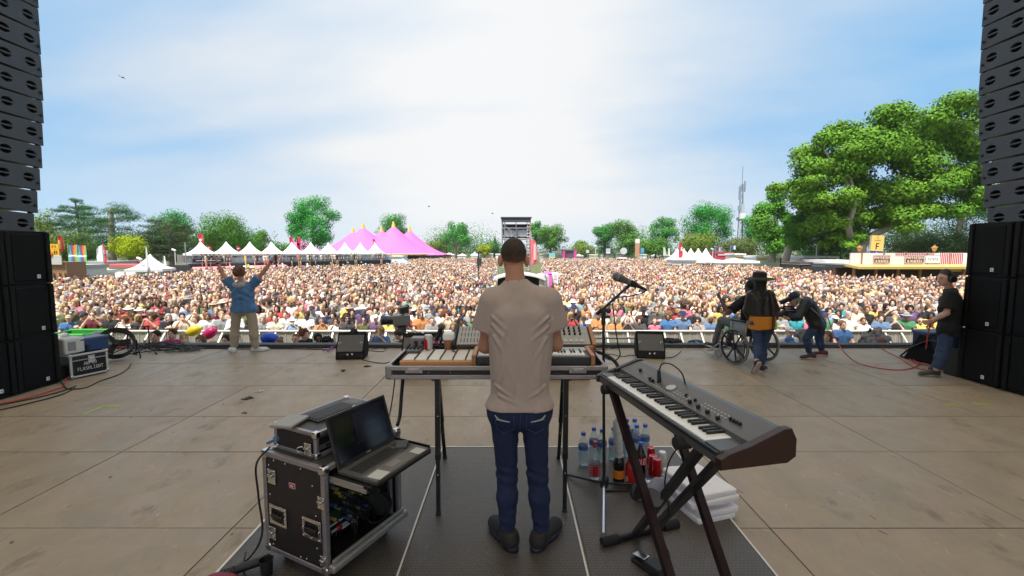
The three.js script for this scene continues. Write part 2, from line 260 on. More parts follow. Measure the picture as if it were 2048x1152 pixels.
function handBones(wr, dir, nrm, curl, s = 1, flip = 1) { // palm, four unequal fingers, thumb from the side of the palm
  const D = dir.clone().normalize(), S = D.clone().cross(nrm).normalize(), N = S.clone().cross(D).normalize(), out = [];
  const P = (a, b, c) => wr.clone().addScaledVector(D, a * s).addScaledVector(S, b * s).addScaledVector(N, c * s);
  for (const b of [-0.022, 0, 0.022]) out.push(bone(P(0.01, b * 0.6, 0), P(0.085, b, 0), 0.0145 * s, 0.0125 * s));
  [[-0.031, 0.062], [-0.0105, 0.077], [0.0105, 0.073], [0.031, 0.058]].forEach(([b, L], i) => {
    const cu = Array.isArray(curl) ? curl[flip > 0 ? i : 3 - i] : curl; let p = P(0.085, b, 0), ang = cu * 0.7, q;
    for (let k = 0; k < 3; k++) { const l = L * [0.45, 0.31, 0.24][k] * s; q = p.clone().addScaledVector(D, Math.cos(ang) * l).addScaledVector(N, Math.sin(ang) * l).addScaledVector(S, b * 0.12 * (1 - cu) * s); out.push(bone(p, q, (0.0092 - k * 0.0006) * s, (0.0086 - k * 0.0008) * s)); p = q; ang += cu * 1.15; }
  });
  const t0 = P(0.025, 0.025 * flip, 0.004), t1 = P(0.06, 0.05 * flip, 0.018), t2 = P(0.09, 0.055 * flip - 0.02 * flip * (Array.isArray(curl) ? 0.6 : curl), 0.034);
  out.push(bone(t0, t1, 0.0125 * s, 0.0105 * s), bone(t1, t2, 0.0105 * s, 0.0085 * s)); return out;
}
function bodyBones(J, s, o = {}) {
  const out = torsoBones(J, s, -0.004, o.w ?? 1), fem = o.w && o.w < 0.905 ? 0.92 : 1;
  out.push(bone(J.neck.clone(), lerpV(J.neck, J.head, 0.75).add(V(0, 0, 0.01 * s)), 0.056 * s * fem, 0.05 * s * fem));
  for (const k of ['L', 'R']) {
    out.push(bone(J['sh' + k], J['el' + k], 0.05 * s * fem, 0.038 * s * fem), bone(J['el' + k], lerpV(J['el' + k], J['wr' + k], 0.35), 0.039 * s * fem, 0.04 * s * fem), bone(lerpV(J['el' + k], J['wr' + k], 0.35), J['wr' + k], 0.04 * s * fem, 0.026 * s * fem));
    const m = s * (o.lw ?? 1); out.push(bone(J['hip' + k], J['knee' + k], 0.088 * m, 0.056 * m), bone(J['knee' + k], lerpV(J['knee' + k], J['ank' + k], 0.35).add(V(0, 0, 0.012)), 0.055 * m, 0.056 * m), bone(lerpV(J['knee' + k], J['ank' + k], 0.35).add(V(0, 0, 0.012)), J['ank' + k], 0.056 * m, 0.036 * m));
    if (!o.shoes) out.push(bone(J['ank' + k].clone().add(V(0, -0.03 * s, 0.02 * s)), J['toe' + k], 0.035 * s, 0.028 * s));
  }
  return out;
}
function mergeRaw(gs) { return gs.length === 1 ? gs[0] : mergeGeometries(gs); }
function humanGeos(o) { // geometries of a figure: body (one continuous skin), hair, top, legs, shoes
  const s = o.s ?? 1, J = o.J, cell = o.cell ?? 0.012, out = { J };
  const bb = bodyBones(J, s, o), [lo, hi] = boundsOf(bb, 0.02);
  const parts = [paint(nets(field(bb, 0.028 * s), lo, hi, cell), white)];
  const hm = new THREE.Matrix4().makeRotationFromEuler(new THREE.Euler(o.hp ?? 0, o.hy ?? 0, o.hr ?? 0, 'YXZ')).scale(V(o.hs ?? s, o.hs ?? s, o.hs ?? s)).setPosition(J.head); out.hm = hm;
  const hg = headGeo(o.hcell ?? 0.008, o.beard).clone(); hg.applyMatrix4(hm); parts.push(hg);
  for (const k of ['L', 'R']) {
    const c = o.hands?.[k]; if (!c) continue;
    const dir = c.dir ? V(...c.dir) : J['wr' + k].clone().sub(J['el' + k]), hb = handBones(J['wr' + k], dir, V(...c.n), c.curl ?? 0.35, s * (c.s ?? 1), c.flip ?? (k === 'L' ? 1 : -1)), [a, b] = boundsOf(hb, 0.012);
    parts.push(paint(nets(field(hb, 0.006), a, b, o.handCell ?? 0.005), white));
  }
  out.body = mergeRaw(parts);
  if (o.hair) { out.hair = hairGeo(o.hair, o.haircell ?? 0.008).clone(); out.hair.applyMatrix4(hm); }
  const pm = lerpV(J.hipL, J.hipR, 0.5), sm = lerpV(J.shL, J.shR, 0.5), up = sm.clone().sub(pm).normalize();
  if (o.top) {
    const t = o.top, off = t.off ?? 0.014, bs = torsoBones(J, s, off, (o.w ?? 1) * (t.w ?? 1)), hem = (t.hem ?? -0.08) * s;
    for (const [h, q] of [[J.hipL, J.hipR], [J.hipR, J.hipL]]) bs.push(bone(lerpV(h, q, 0.2), lerpV(h, q, 0.12).addScaledVector(up, hem - 0.05), 0.095 * s + off, 0.105 * s + off + (t.flare ?? 0)));
    for (const k of ['L', 'R']) {
      const f = t.sleeve ?? 0.5; if (f <= 0) continue; const a = J['sh' + k], e = J['el' + k], w = J['wr' + k], lo2 = t.loose ?? 0.012;
      if (f <= 1) bs.push(bone(a, lerpV(a, e, f), 0.052 * s + off, 0.046 * s + off + lo2, 1)); else bs.push(bone(a, e, 0.052 * s + off, 0.042 * s + off), bone(e, lerpV(e, w, (f - 1)), 0.042 * s + off, 0.03 * s + off + lo2 * 0.5, 1));
    }
    const fb = field(bs, (t.k ?? 0.03) * s), amp = t.amp ?? 0.005, fr = t.fr ?? [16, 6, 16], nb = [bone(J.neck.clone().addScaledVector(up, t.neckLow ?? 0.012), J.head, (t.neckR ?? 0.066) * s)];
    const f = (x, y, z) => { let d = fb(x, y, z); if (d < 0.08) { d += (fbm(x * fr[0] + 5, y * fr[1], z * fr[2], 3) - 0.5) * amp * 2; if (t.fold) d += t.fold(x, y, z, J); } const q = (x - pm.x) * up.x + (y - pm.y) * up.y + (z - pm.z) * up.z; return Math.max(d, hem - q, -dBone(nb[0], x, y, z)); };
    out.topField = f; const [a, b] = boundsOf(bs, 0.03); out.top = nets(f, a, b, t.cell ?? cell);
  }
  if (o.legs) {
    const t = o.legs, off = t.off ?? 0.01, s0 = s * (o.lw ?? 1), bs = [bone(lerpV(J.hipL, J.hipR, -0.02).addScaledVector(up, 0.02), lerpV(J.hipL, J.hipR, 1.02).addScaledVector(up, 0.02), 0.094 * s + off), bone(lerpV(J.hipL, J.hipR, 0.25), lerpV(J.hipL, J.hipR, 0.25).addScaledVector(up, 0.12), 0.1 * s + off), bone(lerpV(J.hipL, J.hipR, 0.75), lerpV(J.hipL, J.hipR, 0.75).addScaledVector(up, 0.12), 0.1 * s + off)];
    for (const k of ['L', 'R']) { const h = J['hip' + k], n = J['knee' + k], e = J['ank' + k], c = lerpV(n, e, 0.38).add(V(0, 0, 0.012)), len = t.len ?? 0.97; bs.push(bone(h, n, 0.09 * s0 + off, 0.058 * s0 + off + (t.wide ?? 0) * 0.6), bone(n, c, 0.058 * s0 + off + (t.wide ?? 0) * 0.6, 0.058 * s0 + off + (t.wide ?? 0) * 0.8)); bs.push(bone(c, lerpV(n, e, len), 0.058 * s0 + off + (t.wide ?? 0) * 0.8, 0.04 * s0 + off + (t.wide ?? 0), 1)); }
    const fb = field(bs, 0.026 * s), amp = t.amp ?? 0.004, fr = t.fr ?? [9, 24, 12];
    const f = (x, y, z) => { let d = fb(x, y, z); if (d < 0.06) { d += (fbm(x * fr[0], y * fr[1], z * fr[2], 3) - 0.5) * 2 * amp; if (t.fold) d += t.fold(x, y, z, J); } const q = (x - pm.x) * up.x + (y - pm.y) * up.y + (z - pm.z) * up.z; return Math.max(d, q - 0.1 * s); };
    out.legField = f; const [a, b] = boundsOf(bs, 0.02); out.legs = nets(f, a, b, t.cell ?? cell);
  }
  if (o.shoes) { // upper and sole of each shoe
    out.shoes = ['L', 'R'].map((k) => {
      const a = J['ank' + k], t = J['toe' + k], L = Math.hypot(t.x - a.x, t.z - a.z), yaw = Math.atan2(-(t.x - a.x), -(t.z - a.z)), drop = o.shoes['tilt' + k] ?? 0, sc = s * (o.shoes.s ?? 1);
      const up2 = (x, y, z) => Math.max(smin(smin(dBone([0, 0.05, 0.045, 0, 0.03, -0.18, 0.046, 0.034], x, y, z), dBone([0, 0.05, 0.035, 0, 0.09, 0.03, 0.036, 0.036], x, y, z), 0.05), ell(x, y, z, 0.0, 0.02, -0.14, 0.05, 0.045, 0.09), 0.03), 0.012 - y, y - 0.1);
      const so = (x, y, z) => Math.max(Math.min(ell(x, 0, z, 0, 0, 0.03, 0.046, 1, 0.075), ell(x, 0, z, 0.0, 0, -0.1, 0.055, 1, 0.135), Math.max(Math.abs(x) - 0.042, Math.abs(z + 0.03) - 0.08)), Math.abs(y - 0.014) - 0.014);
      const m = new THREE.Matrix4().makeRotationFromEuler(new THREE.Euler(drop, yaw, 0, 'YXZ')).scale(V(sc, sc, sc)).setPosition(o.shoes['pos' + k] ?? V(a.x, a.y - 0.085 * s, a.z));
      const c = o.shoes.cell ?? 0.008, u = nets(up2, [-0.08, -0.01, -0.27], [0.08, 0.13, 0.12], c), l = nets(so, [-0.08, -0.02, -0.27], [0.08, 0.05, 0.13], c);
      u.applyMatrix4(m); l.applyMatrix4(m); return [u, l];
    });
  }
  return out;
}
const SKINS = [[0.62, 0.36, 0.25], [0.56, 0.31, 0.21], [0.66, 0.41, 0.30], [0.49, 0.26, 0.17], [0.33, 0.17, 0.10], [0.10, 0.05, 0.032]];
const skinMat = (c) => M(c, 0.55, 0, { vertexColors: true });
function person(label, category, pos, turn, g, m, group) { // a figure from its geometries; m: materials
  const p = thing('person', label, category, pos, turn, group);
  mesh('body', g.body, m.skin, p, { raw: 1 });
  if (g.hair) mesh(m.hairName ?? 'hair', g.hair, m.hair, p, { raw: 1 });
  if (g.top) mesh(m.topName ?? 'shirt', g.top, m.top, p, { raw: 1 });
  if (g.legs) mesh(m.legName ?? 'trousers', g.legs, m.legs, p, { raw: 1 });
  if (g.shoes) for (const [u, l] of g.shoes) { const a = mesh('shoe', u, m.shoe, p, { raw: 1 }); mesh('sole', l, m.sole, a, { raw: 1 }); }
  return p;
}
// ---------- ground, stage, speakers ----------
{
  const grass = canvasTex(512, 512, (c, w, h) => { const r = rng(5); c.fillStyle = '#4d5a2c'; c.fillRect(0, 0, w, h); for (let i = 0; i < 30000; i++) { const g = 60 + r() * 60 | 0; c.fillStyle = `rgba(${g * 0.85 | 0},${g},${g * 0.45 | 0},.5)`; c.fillRect(r() * w, r() * h, 1, 2 + r() * 4); } for (let i = 0; i < 300; i++) { c.fillStyle = 'rgba(120,105,75,.25)'; c.beginPath(); c.arc(r() * w, r() * h, r() * 24, 0, 7); c.fill(); } });
  const g = nz(new THREE.PlaneGeometry(2400, 2400, 8, 8)); g.rotateX(-Math.PI / 2); g.translate(0, GROUND, -300);
  struct('ground', g, M(0xffffff, 0.95, 0, { map: grass }), { s: 0.25 });
}
// worn plywood deck: every board of its own, with open joints
function plyTex(seed) {
  return canvasTex(1024, 1024, (c, w, h) => {
    const r = rng(seed); c.fillStyle = '#9d8d78'; c.fillRect(0, 0, w, h);
    for (let i = 0; i < 420; i++) { const x = r() * w, y = r() * h, q = 20 + r() * 120, d = r(); c.fillStyle = d < 0.5 ? `rgba(${172 + r() * 20 | 0},${155 + r() * 16 | 0},${132 + r() * 12 | 0},.05)` : `rgba(110,96,80,.05)`; c.beginPath(); c.ellipse(x, y, q * 0.35, q, r() * 3, 0, 7); c.fill(); }
    for (let i = 0; i < 2600; i++) { const x = r() * w, y = r() * h, L = 6 + r() * r() * 70, a = Math.PI / 2 + (r() - 0.5) * 1.1; const d = r(); c.strokeStyle = d < 0.45 ? `rgba(80,68,54,${0.04 + r() * 0.11})` : `rgba(196,182,160,${0.04 + r() * 0.13})`; c.lineWidth = 0.6 + r() * 2.2; c.beginPath(); c.moveTo(x, y); c.quadraticCurveTo(x + Math.cos(a) * L * 0.5 + (r() - 0.5) * 8, y + Math.sin(a) * L * 0.5, x + Math.cos(a) * L, y + Math.sin(a) * L); c.stroke(); }
    for (let i = 0; i < 90; i++) { const x = r() * w, y = r() * h, d = r(); c.fillStyle = d < 0.55 ? `rgba(200,188,165,${0.12 + r() * 0.3})` : d < 0.8 ? `rgba(30,22,16,${0.2 + r() * 0.35})` : 'rgba(120,70,35,.35)'; c.beginPath(); c.ellipse(x, y, 1 + r() * 3, 2 + r() * 10, Math.PI + (r() - 0.5) * 1.5, 0, 7); c.fill(); }
    for (let i = 0; i < 26; i++) { const x = r() * w, y = r() * h, q = 10 + r() * 26; c.fillStyle = 'rgba(80,68,56,.10)'; for (let k = 0; k < 14; k++) { c.beginPath(); c.ellipse(x + (r() - 0.5) * q * 2, y + (r() - 0.5) * q * 3, 2 + r() * q * 0.4, 3 + r() * q, (r() - 0.5), 0, 7); c.fill(); } }
  });
}
const ply = [plyTex(11), plyTex(12)];
const plyRough = canvasTex(512, 512, (c, w, h) => { const r = rng(77); c.fillStyle = 'rgb(0,98,0)'; c.fillRect(0, 0, w, h); for (let i = 0; i < 2500; i++) { const v = 90 + r() * 90 | 0; c.fillStyle = `rgba(0,${v},0,.18)`; c.beginPath(); c.ellipse(r() * w, r() * h, 2 + r() * 16, 4 + r() * 40, (r() - 0.5), 0, 7); c.fill(); } }, { data: true });
plyRough.repeat.set(1, 1);
{
  const floor = new THREE.Group(); floor.name = 'stage_floor'; floor.userData.kind = 'structure'; scene.add(floor);
  const r = rng(20), tones = [[1, 1, 1], [0.95, 0.945, 0.94], [1.03, 1.02, 1.01], [0.98, 0.975, 0.965]];
  const ms = []; for (const p of ply) for (const t of tones) ms.push(M(t, 1, 0, { map: p, roughnessMap: plyRough, bumpMap: p, bumpScale: 0.0005, specularIntensity: 1 }));
  const xs = [-11, -9.2, -7.36, -5.52, -3.69, -1.92, 0.0, 1.77, 3.6, 5.44, 7.28, 9.1, 11], zs = [-8.62, -7.42, -6.2, -5.02, -4.11, -2.94, -1.77, -0.6, 0.6, 1.8, 3];
  for (let i = 0; i + 1 < xs.length; i++) for (let j = 0; j + 1 < zs.length; j++) {
    const w = xs[i + 1] - xs[i], d = zs[j + 1] - zs[j], g = 0.007 + r() * 0.005, dy = (r() - 0.5) * 0.003;
    const b = rb(w - g, 0.022, d - g, (xs[i] + xs[i + 1]) / 2, -0.011 - 0.002 + dy, (zs[j] + zs[j + 1]) / 2, 0.002);
    const p = mesh('floor_board', b, ms[(r() * ms.length) | 0], floor, { s: 0.31 });
    const ox = r() * 3, oz = r() * 3, u = p.geometry.attributes.uv; for (let k = 0; k < u.count; k++) u.setXY(k, u.getX(k) + ox, u.getY(k) + oz);
  }
  mesh('subfloor', bx(22, 0.1, 11.8, 0, -0.09, -2.8), M([0.03, 0.022, 0.016], 0.9), floor);
  mesh('skirt', bx(22, 1.45, 0.06, 0, -0.86, -8.6), M([0.015, 0.015, 0.015], 0.9), floor);
  // raised dark nosing along the front, cut off on the slant at the right
  const lip = lvl(300, 690), nose = [];
  nose.push(rb(17.0, 0.075, 0.2, -0.35, 0.033, -8.72, 0.012)); nose.push(xf(rb(1.45, 0.075, 0.2, 0, 0, 0, 0.012), 8.63, 0.033, -8.31, 0, -0.62, 0));
  mesh('nosing', nose, M([0.05, 0.048, 0.047], 0.6, 0, { bumpMap: grainBump, bumpScale: 0.0006 }), floor);
}
{ // canopy over the stage: trusses, a dark skin and drapes behind, out of frame; they shade the deck
  const roof = thing('stage_roof', 'dark canopy on trusses high over the stage, out of frame', 'stage roof'); roof.userData.kind = 'structure'; delete roof.userData.category; delete roof.userData.label;
  mesh('canopy', bx(24, 0.01, 12.5, 0, 9.5, -1.2), M([0.85, 0.80, 0.72], 1, 0, { transmission: 0.62, thickness: 0 }), roof);
  mesh('drape', [bx(5.5, 9.3, 0.05, -9, 4.7, 4.8), bx(5.5, 9.3, 0.05, 9, 4.7, 4.8), bx(0.05, 9.3, 9.0, -11.6, 4.7, 0.3), bx(0.05, 9.3, 9.0, 11.6, 4.7, 0.3)], M([0.02, 0.02, 0.021], 0.95), roof);
  const tr = []; for (const x of [-9, -3, 3, 9]) for (const dx of [-0.25, 0.25]) tr.push(cy(0.03, 0.03, 13, x + dx, 9.1, -1.6, Math.PI / 2, 0, 0, 8));
  for (const z of [-7.5, -1.5, 4]) for (const dz of [-0.25, 0.25]) tr.push(cy(0.03, 0.03, 23, 0, 9.15, z + dz, 0, 0, Math.PI / 2, 8));
  mesh('truss', tr, alu, roof);
}
// rubber mats with white taped edges under the keyboards
const hexBump = canvasTex(256, 256, (c, w, h) => { c.fillStyle = '#000'; c.fillRect(0, 0, w, h); c.fillStyle = '#fff'; for (let j = 0; j < 16; j++) for (let i = 0; i < 16; i++) { c.beginPath(); c.ellipse(i * 16 + (j % 2 ? 8 : 0) + 4, j * 16 + 8, 5.2, 6.4, 0, 0, 7); c.fill(); } }, { data: true });
hexBump.repeat.set(2.6, 2.6);
const matDirt = canvasTex(512, 512, (c, w, h) => { const r = rng(91); c.fillStyle = '#575049'; c.fillRect(0, 0, w, h); for (let j = 0; j < 64; j++) for (let i = 0; i < 64; i++) { c.fillStyle = `rgba(20,18,17,${0.12 + r() * 0.1})`; c.beginPath(); c.ellipse(i * 8 + (j % 2 ? 4 : 0), j * 8, 2.4, 3, 0, 0, 7); c.fill(); } for (let i = 0; i < 500; i++) { c.strokeStyle = r() < 0.6 ? 'rgba(150,140,128,.10)' : 'rgba(10,10,10,.15)'; c.lineWidth = 1 + r() * 3; const x = r() * w, y = r() * h; c.beginPath(); c.moveTo(x, y); c.lineTo(x + (r() - 0.5) * 60, y + (r() - 0.5) * 60); c.stroke(); } for (let i = 0; i < 40; i++) { c.fillStyle = 'rgba(210,205,195,.35)'; c.fillRect(r() * w, r() * h, 2 + r() * 3, 2); } });
matDirt.repeat.set(0.65, 0.65); hexBump.repeat.set(2.6, 2.6);
const matRub = M([0.95, 0.92, 0.88], 0.42, 0, { map: matDirt, bumpMap: hexBump, bumpScale: 0.0009 }), tape = M([0.74, 0.72, 0.68], 0.55);
[[-1.745, -0.66, 'under the rack case with the laptop'], [-0.65, 0.45, 'under the standing man in jeans'], [0.46, 1.55, 'under the keyboard stand and bottles']].forEach(([a, b, l], i) => {
  const t = thing('rubber_mat', 'dimpled rubber mat with white taped edges, ' + l, 'mat', [(a + b) / 2, 0.0, 0], 0, 'rubber mats under the keyboards'), w = b - a;
  mesh('mat_sheet', rb(w, 0.008, 3.8, 0, 0.006, -2.3, 0.003), matRub, t);
  const tp = [[bx(w, 0.002, 0.016, 0, 0.0125, -4.19)]]; if (i === 0) tp.push([bx(0.016, 0.002, 3.78, -w / 2 + 0.009, 0.0128, -2.29)]); tp.push([bx(0.012, 0.002, 3.78, w / 2 - 0.008, 0.0128, -2.29)]);
  for (const q of tp) mesh('tape_edge', q, tape, t);
});
{ // neon position marks
  const neon = M([0.55, 0.9, 0.12], 0.6);
  const mk = (l, segs) => { const t = thing('tape_mark', l, 'tape mark', [0, 0, 0], 0, 'neon tape marks on the deck'); const gs = segs.map(([a, b]) => { const g = bar(lvl(...a), lvl(...b), 0.014, 0.014, 4, 0.002); return g; }); mesh('tape_strip', gs.map((g) => { g.translate(0, 0.003, 0); return g; }), neon, t); };
  mk('neon yellow tape angle on the deck in front of the left speakers', [[[167, 829], [207, 813]], [[207, 813], [241, 813]]]);
  mk('short neon green tape strip on the deck near the right speakers', [[[1888, 810], [1912, 810]]]);
  mk('neon green tape strip on the deck closest to the right speakers', [[[1945, 807], [1979, 810]]]);
}
// subwoofers
const grille = M([0.006, 0.006, 0.006], 0.8, 0, { specularIntensity: 0.4, bumpMap: grainBump, bumpScale: 0.0012 }), badge = M([0.75, 0.75, 0.75], 0.4);
const ROW = ['bottom', 'middle', 'top'];
function sub(label, x, y, z, side, h, group) { // cabinet whose grille looks across the stage; side = +1: faces +x
  const w = 0.565, t = thing('subwoofer', label, 'subwoofer', [x, y, z], side > 0 ? Math.PI / 2 : -Math.PI / 2, group);
  mesh('cabinet', rb(w, h - 0.004, 1.15, 0, h / 2, -0.6, 0.008), blackPaint, t);
  mesh('grille', rb(w - 0.15, h - 0.09, 0.03, 0.0, h / 2, -0.02, 0.012), grille, t);
  mesh('side_rail', rb(0.06, h - 0.024, 0.045, -w / 2 + 0.032, h / 2, -0.014, 0.012), blackPaint, t); mesh('side_rail', rb(0.06, h - 0.024, 0.045, w / 2 - 0.032, h / 2, -0.014, 0.012), blackPaint, t);
  const b = mesh('badge', rb(0.042, 0.05, 0.006, side > 0 ? 0.1 : 0.07, 0.1, -0.003, 0.002), badge, t);
  mesh('badge_print', [bx(0.024, 0.006, 0.002, side > 0 ? 0.1 : 0.07, 0.106, 0.001, 0, 0, 0.6), bx(0.022, 0.006, 0.002, side > 0 ? 0.1 : 0.07, 0.094, 0.001, 0, 0, -0.4)], M([0.1, 0.1, 0.1], 0.5), b);
}
for (let c = 0; c < 2; c++) for (let r = 0; r < 3; r++) {
  sub(`black subwoofer cabinet, ${ROW[r]} of the ${['column beside the white box', 'column cut by the left photo edge'][c]}`, -6.48, r * 0.715 + 0.01, -6.06 + c * 0.575, 1, 0.715, 'subwoofers stacked at the left of the stage');
  sub(`black subwoofer cabinet, ${ROW[r]} of the ${['column behind the man in headphones', 'column cut by the right edge of the photo'][c]}`, 6.64, r * 0.758 + 0.01, -6.30 + c * 0.6, -1, 0.758, 'subwoofers stacked at the right of the stage');
}
// hanging line arrays: each cabinet with two slotted oval ports, the lower ones tilted inwards
const arrGrey = M([0.056, 0.062, 0.071], 0.5, 0, { bumpMap: grainBump, bumpScale: 0.0004 }), portDark = M([0.004, 0.004, 0.004], 0.9);
function arrayBox(label, group, y, zr, tilt, side, X) {
  const h = 0.335, w = 0.72, t = thing('line_array_cabinet', label, 'loudspeaker', [X * -side, y, -zr], side > 0 ? Math.PI / 2 : -Math.PI / 2, group);
  const s = -side;
  const inner = new THREE.Group(); const P = [[0, 0], [w * s, 0.012], [w * s, h - 0.05], [w * s - 0.05 * s, h - 0.03], [0, h - 0.018]];
  const holes = [0.155, 0.49];
  const sh = new THREE.Shape(P.map(([a, b]) => new THREE.Vector2(a, b)));
  for (const q of holes) for (const half of [0, 1]) { const p = new THREE.Path(); const cx = q * s, cyy = h / 2 + (half ? 0.006 : -0.006); p.absellipse(cx, cyy, 0.082, 0.062, half ? 0 : Math.PI, half ? Math.PI : 2 * Math.PI, false, 0); p.closePath(); sh.holes.push(p); }
  const front = nz(new THREE.ExtrudeGeometry(sh, { depth: 0.05, bevelEnabled: true, bevelSize: 0.006, bevelThickness: 0.006, bevelSegments: 2, curveSegments: 16 })); front.translate(0, 0, -0.05);
  const rot = (g) => xf(g, 0, 0, 0, 0, 0, tilt * s);
  mesh('front_panel', rot(front), arrGrey, t);
  mesh('cabinet', rot(bx((w - 0.02), h - 0.06, 0.9, (w / 2) * s, h / 2 - 0.005, -0.53)), arrGrey, t);
  for (const q of holes) mesh('port', rot(bx(0.2, 0.15, 0.004, q * s, h / 2, -0.072)), portDark, t);
  mesh('rigging', [rot(bx(0.035, 0.05, 0.05, 0.02 * s, h - 0.012, -0.03)), rot(bx(0.03, 0.03, 0.04, 0.035 * s, 0.1, 0.006))], blackSteel, t);
}
{
  const ORD = ['lowest', 'second from the bottom', 'third from the bottom', 'fourth from the bottom', 'fifth from the bottom', 'sixth from the bottom', 'seventh from the bottom', 'eighth from the bottom', 'ninth from the bottom', 'tenth from the bottom', 'eleventh from the bottom', 'topmost'];
  for (const side of [1, -1]) {
    let y = side > 0 ? 2.12 : 2.2, z = side > 0 ? 6.80 : 7.12; z = side > 0 ? 6.82 : 6.86;
    for (let k = 0; k < 12; k++) {
      const t = Math.max(0, 6 - k) * 0.018; y += 0.345;
      arrayBox(`grey line array cabinet with two oval ports, ${ORD[k]} of the ${side > 0 ? 'left' : 'right'} hang`, `line array cabinets of the ${side > 0 ? 'left' : 'right'} hang`, y - 0.345, z, t * 0.6, side, 7.2);
      z += 0.012 + t * 0.62;
    }
  }
}
// ---------- gear on the deck ----------
const purpleAlu = M([0.47, 0.42, 0.455], 0.38, 0.55, { map: metalScr }), laminate = M([0.022, 0.017, 0.019], 0.5, 0, { bumpMap: grainBump, bumpScale: 0.0005 }), whiteKey = M([0.80, 0.79, 0.77], 0.35), blackKey = M([0.012, 0.012, 0.013], 0.35), knobM = M([0.015, 0.015, 0.015], 0.5), padDark = M([0.03, 0.03, 0.03], 0.7);
function cable(name, label, pts, r, mat, group, n = 60) { const t = mesh(name, tube(pts, r, n, 6), mat); return tag(t, label, 'cable', group); }
const cableBlack = M([0.014, 0.014, 0.015], 0.55), cableRed = M([0.42, 0.03, 0.035], 0.5);
// case with aluminium edges, ball corners; parts of the group t. open: front (+x side) left open
function caseShell(t, w, h, d, o = {}) {
  const e = o.edge ?? 0.03, th = 0.012, am = o.alu ?? purpleAlu;
  const P = o.panels ?? ['bottom', 'top', 'left', 'back', 'front', 'right'];
  const G = { bottom: bx(w - 0.004, th, d - 0.004, 0, th / 2 + 0.001, 0), top: bx(w - 0.004, th, d - 0.004, 0, h - th / 2 - 0.001, 0), left: bx(th, h - 0.03, d - 0.004, -w / 2 + th / 2 + 0.002, h / 2, 0), right: bx(th, h - 0.03, d - 0.004, w / 2 - th / 2 - 0.002, h / 2, 0), back: bx(w - 0.03, h - 0.03, th, 0, h / 2, -d / 2 + th / 2 + 0.002), front: bx(w - 0.03, h - 0.03, th, 0, h / 2, d / 2 - th / 2 - 0.002) };
  for (const p of P) mesh('panel', G[p], p === 'top' && o.topMat ? o.topMat : o.panelMat ?? laminate, t);
  const c = e * 0.9;
  for (const y of [0, h]) for (const z of [-1, 1]) mesh('edge_rail', rb(w - c * 2, e, e, 0, y + (y ? -e / 2 + 0.003 : e / 2 - 0.003), z * (d / 2 - e / 2 + 0.003), 0.006), am, t);
  for (const y of [0, h]) for (const x of [-1, 1]) mesh('edge_rail', rb(e, e, d - c * 2, x * (w / 2 - e / 2 + 0.003), y + (y ? -e / 2 + 0.003 : e / 2 - 0.003), 0, 0.006), am, t);
  for (const x of [-1, 1]) for (const z of [-1, 1]) mesh('edge_rail', rb(e, h - c * 2, e, x * (w / 2 - e / 2 + 0.003), h / 2, z * (d / 2 - e / 2 + 0.003), 0.006), am, t);
  for (const x of [-1, 1]) for (const y of [0, 1]) for (const z of [-1, 1]) mesh('corner', rb(e * 1.7, e * 1.7, e * 1.7, x * (w / 2 - e * 0.75 + 0.006), y ? h - e * 0.75 + 0.006 : e * 0.75 - 0.006, z * (d / 2 - e * 0.75 + 0.006), e * 0.45), o.corner ?? chrome, t);
}
function rivets(pts, r = 0.005) { return pts.map(([x, y, z]) => sp(r, x, y, z, 1, 1, 1, 6)); }
function dishHandle(t, x, y, z, w, h, ry, rz = 0) { // recessed sprung handle; local +z outwards before turning by ry
  const g = new THREE.Group(); const A = (q) => xf(q, x, y, z, 0, ry, 0);
  const fr = [rb(w, 0.022, 0.008, 0, h / 2 - 0.011, 0.006, 0.003), rb(w, 0.022, 0.008, 0, -h / 2 + 0.011, 0.006, 0.003), rb(0.022, h - 0.04, 0.008, w / 2 - 0.011, 0, 0.006, 0.003), rb(0.022, h - 0.04, 0.008, -w / 2 + 0.011, 0, 0.006, 0.003), ...rivets([[-w / 2 + 0.012, h / 2 - 0.012, 0.012], [0, h / 2 - 0.012, 0.012], [w / 2 - 0.012, h / 2 - 0.012, 0.012], [-w / 2 + 0.012, -h / 2 + 0.012, 0.012], [0, -h / 2 + 0.012, 0.012], [w / 2 - 0.012, -h / 2 + 0.012, 0.012], [w / 2 - 0.012, 0, 0.012], [-w / 2 + 0.012, 0, 0.012]], 0.0045)].map(A);
  const m = mesh('handle_dish', fr, chrome, t);
  mesh('dish_back', A(bx(w - 0.04, h - 0.04, 0.003, 0, 0, 0.0035)), M([0.03, 0.028, 0.028], 0.4, 0.5), m);
  mesh('handle', [A(rb(w * 0.62, h * 0.24, 0.018, 0, -0.004, 0.016, 0.008)), A(bar([-w * 0.31, 0, 0.014], [-w * 0.31, h * 0.3, 0.01], 0.004)), A(bar([w * 0.31, 0, 0.014], [w * 0.31, h * 0.3, 0.01], 0.004))], blackPlastic, t);
}
function latch(t, x, y, z, ry, sc = 1) { const A = (q) => xf(q, x, y, z, 0, ry, 0); const m = mesh('butterfly_latch', [A(rb(0.075 * sc, 0.1 * sc, 0.007, 0, 0, 0.004, 0.003)), ...rivets([[-0.03, 0.042, 0.009], [0.03, 0.042, 0.009], [-0.03, -0.042, 0.009], [0.03, -0.042, 0.009]].map((p) => p.map((q) => q * sc)), 0.0045).map(A)], chrome, t); mesh('twist_wing', A(rb(0.05 * sc, 0.022 * sc, 0.016, 0, 0.01, 0.016, 0.006)), chrome, m); }

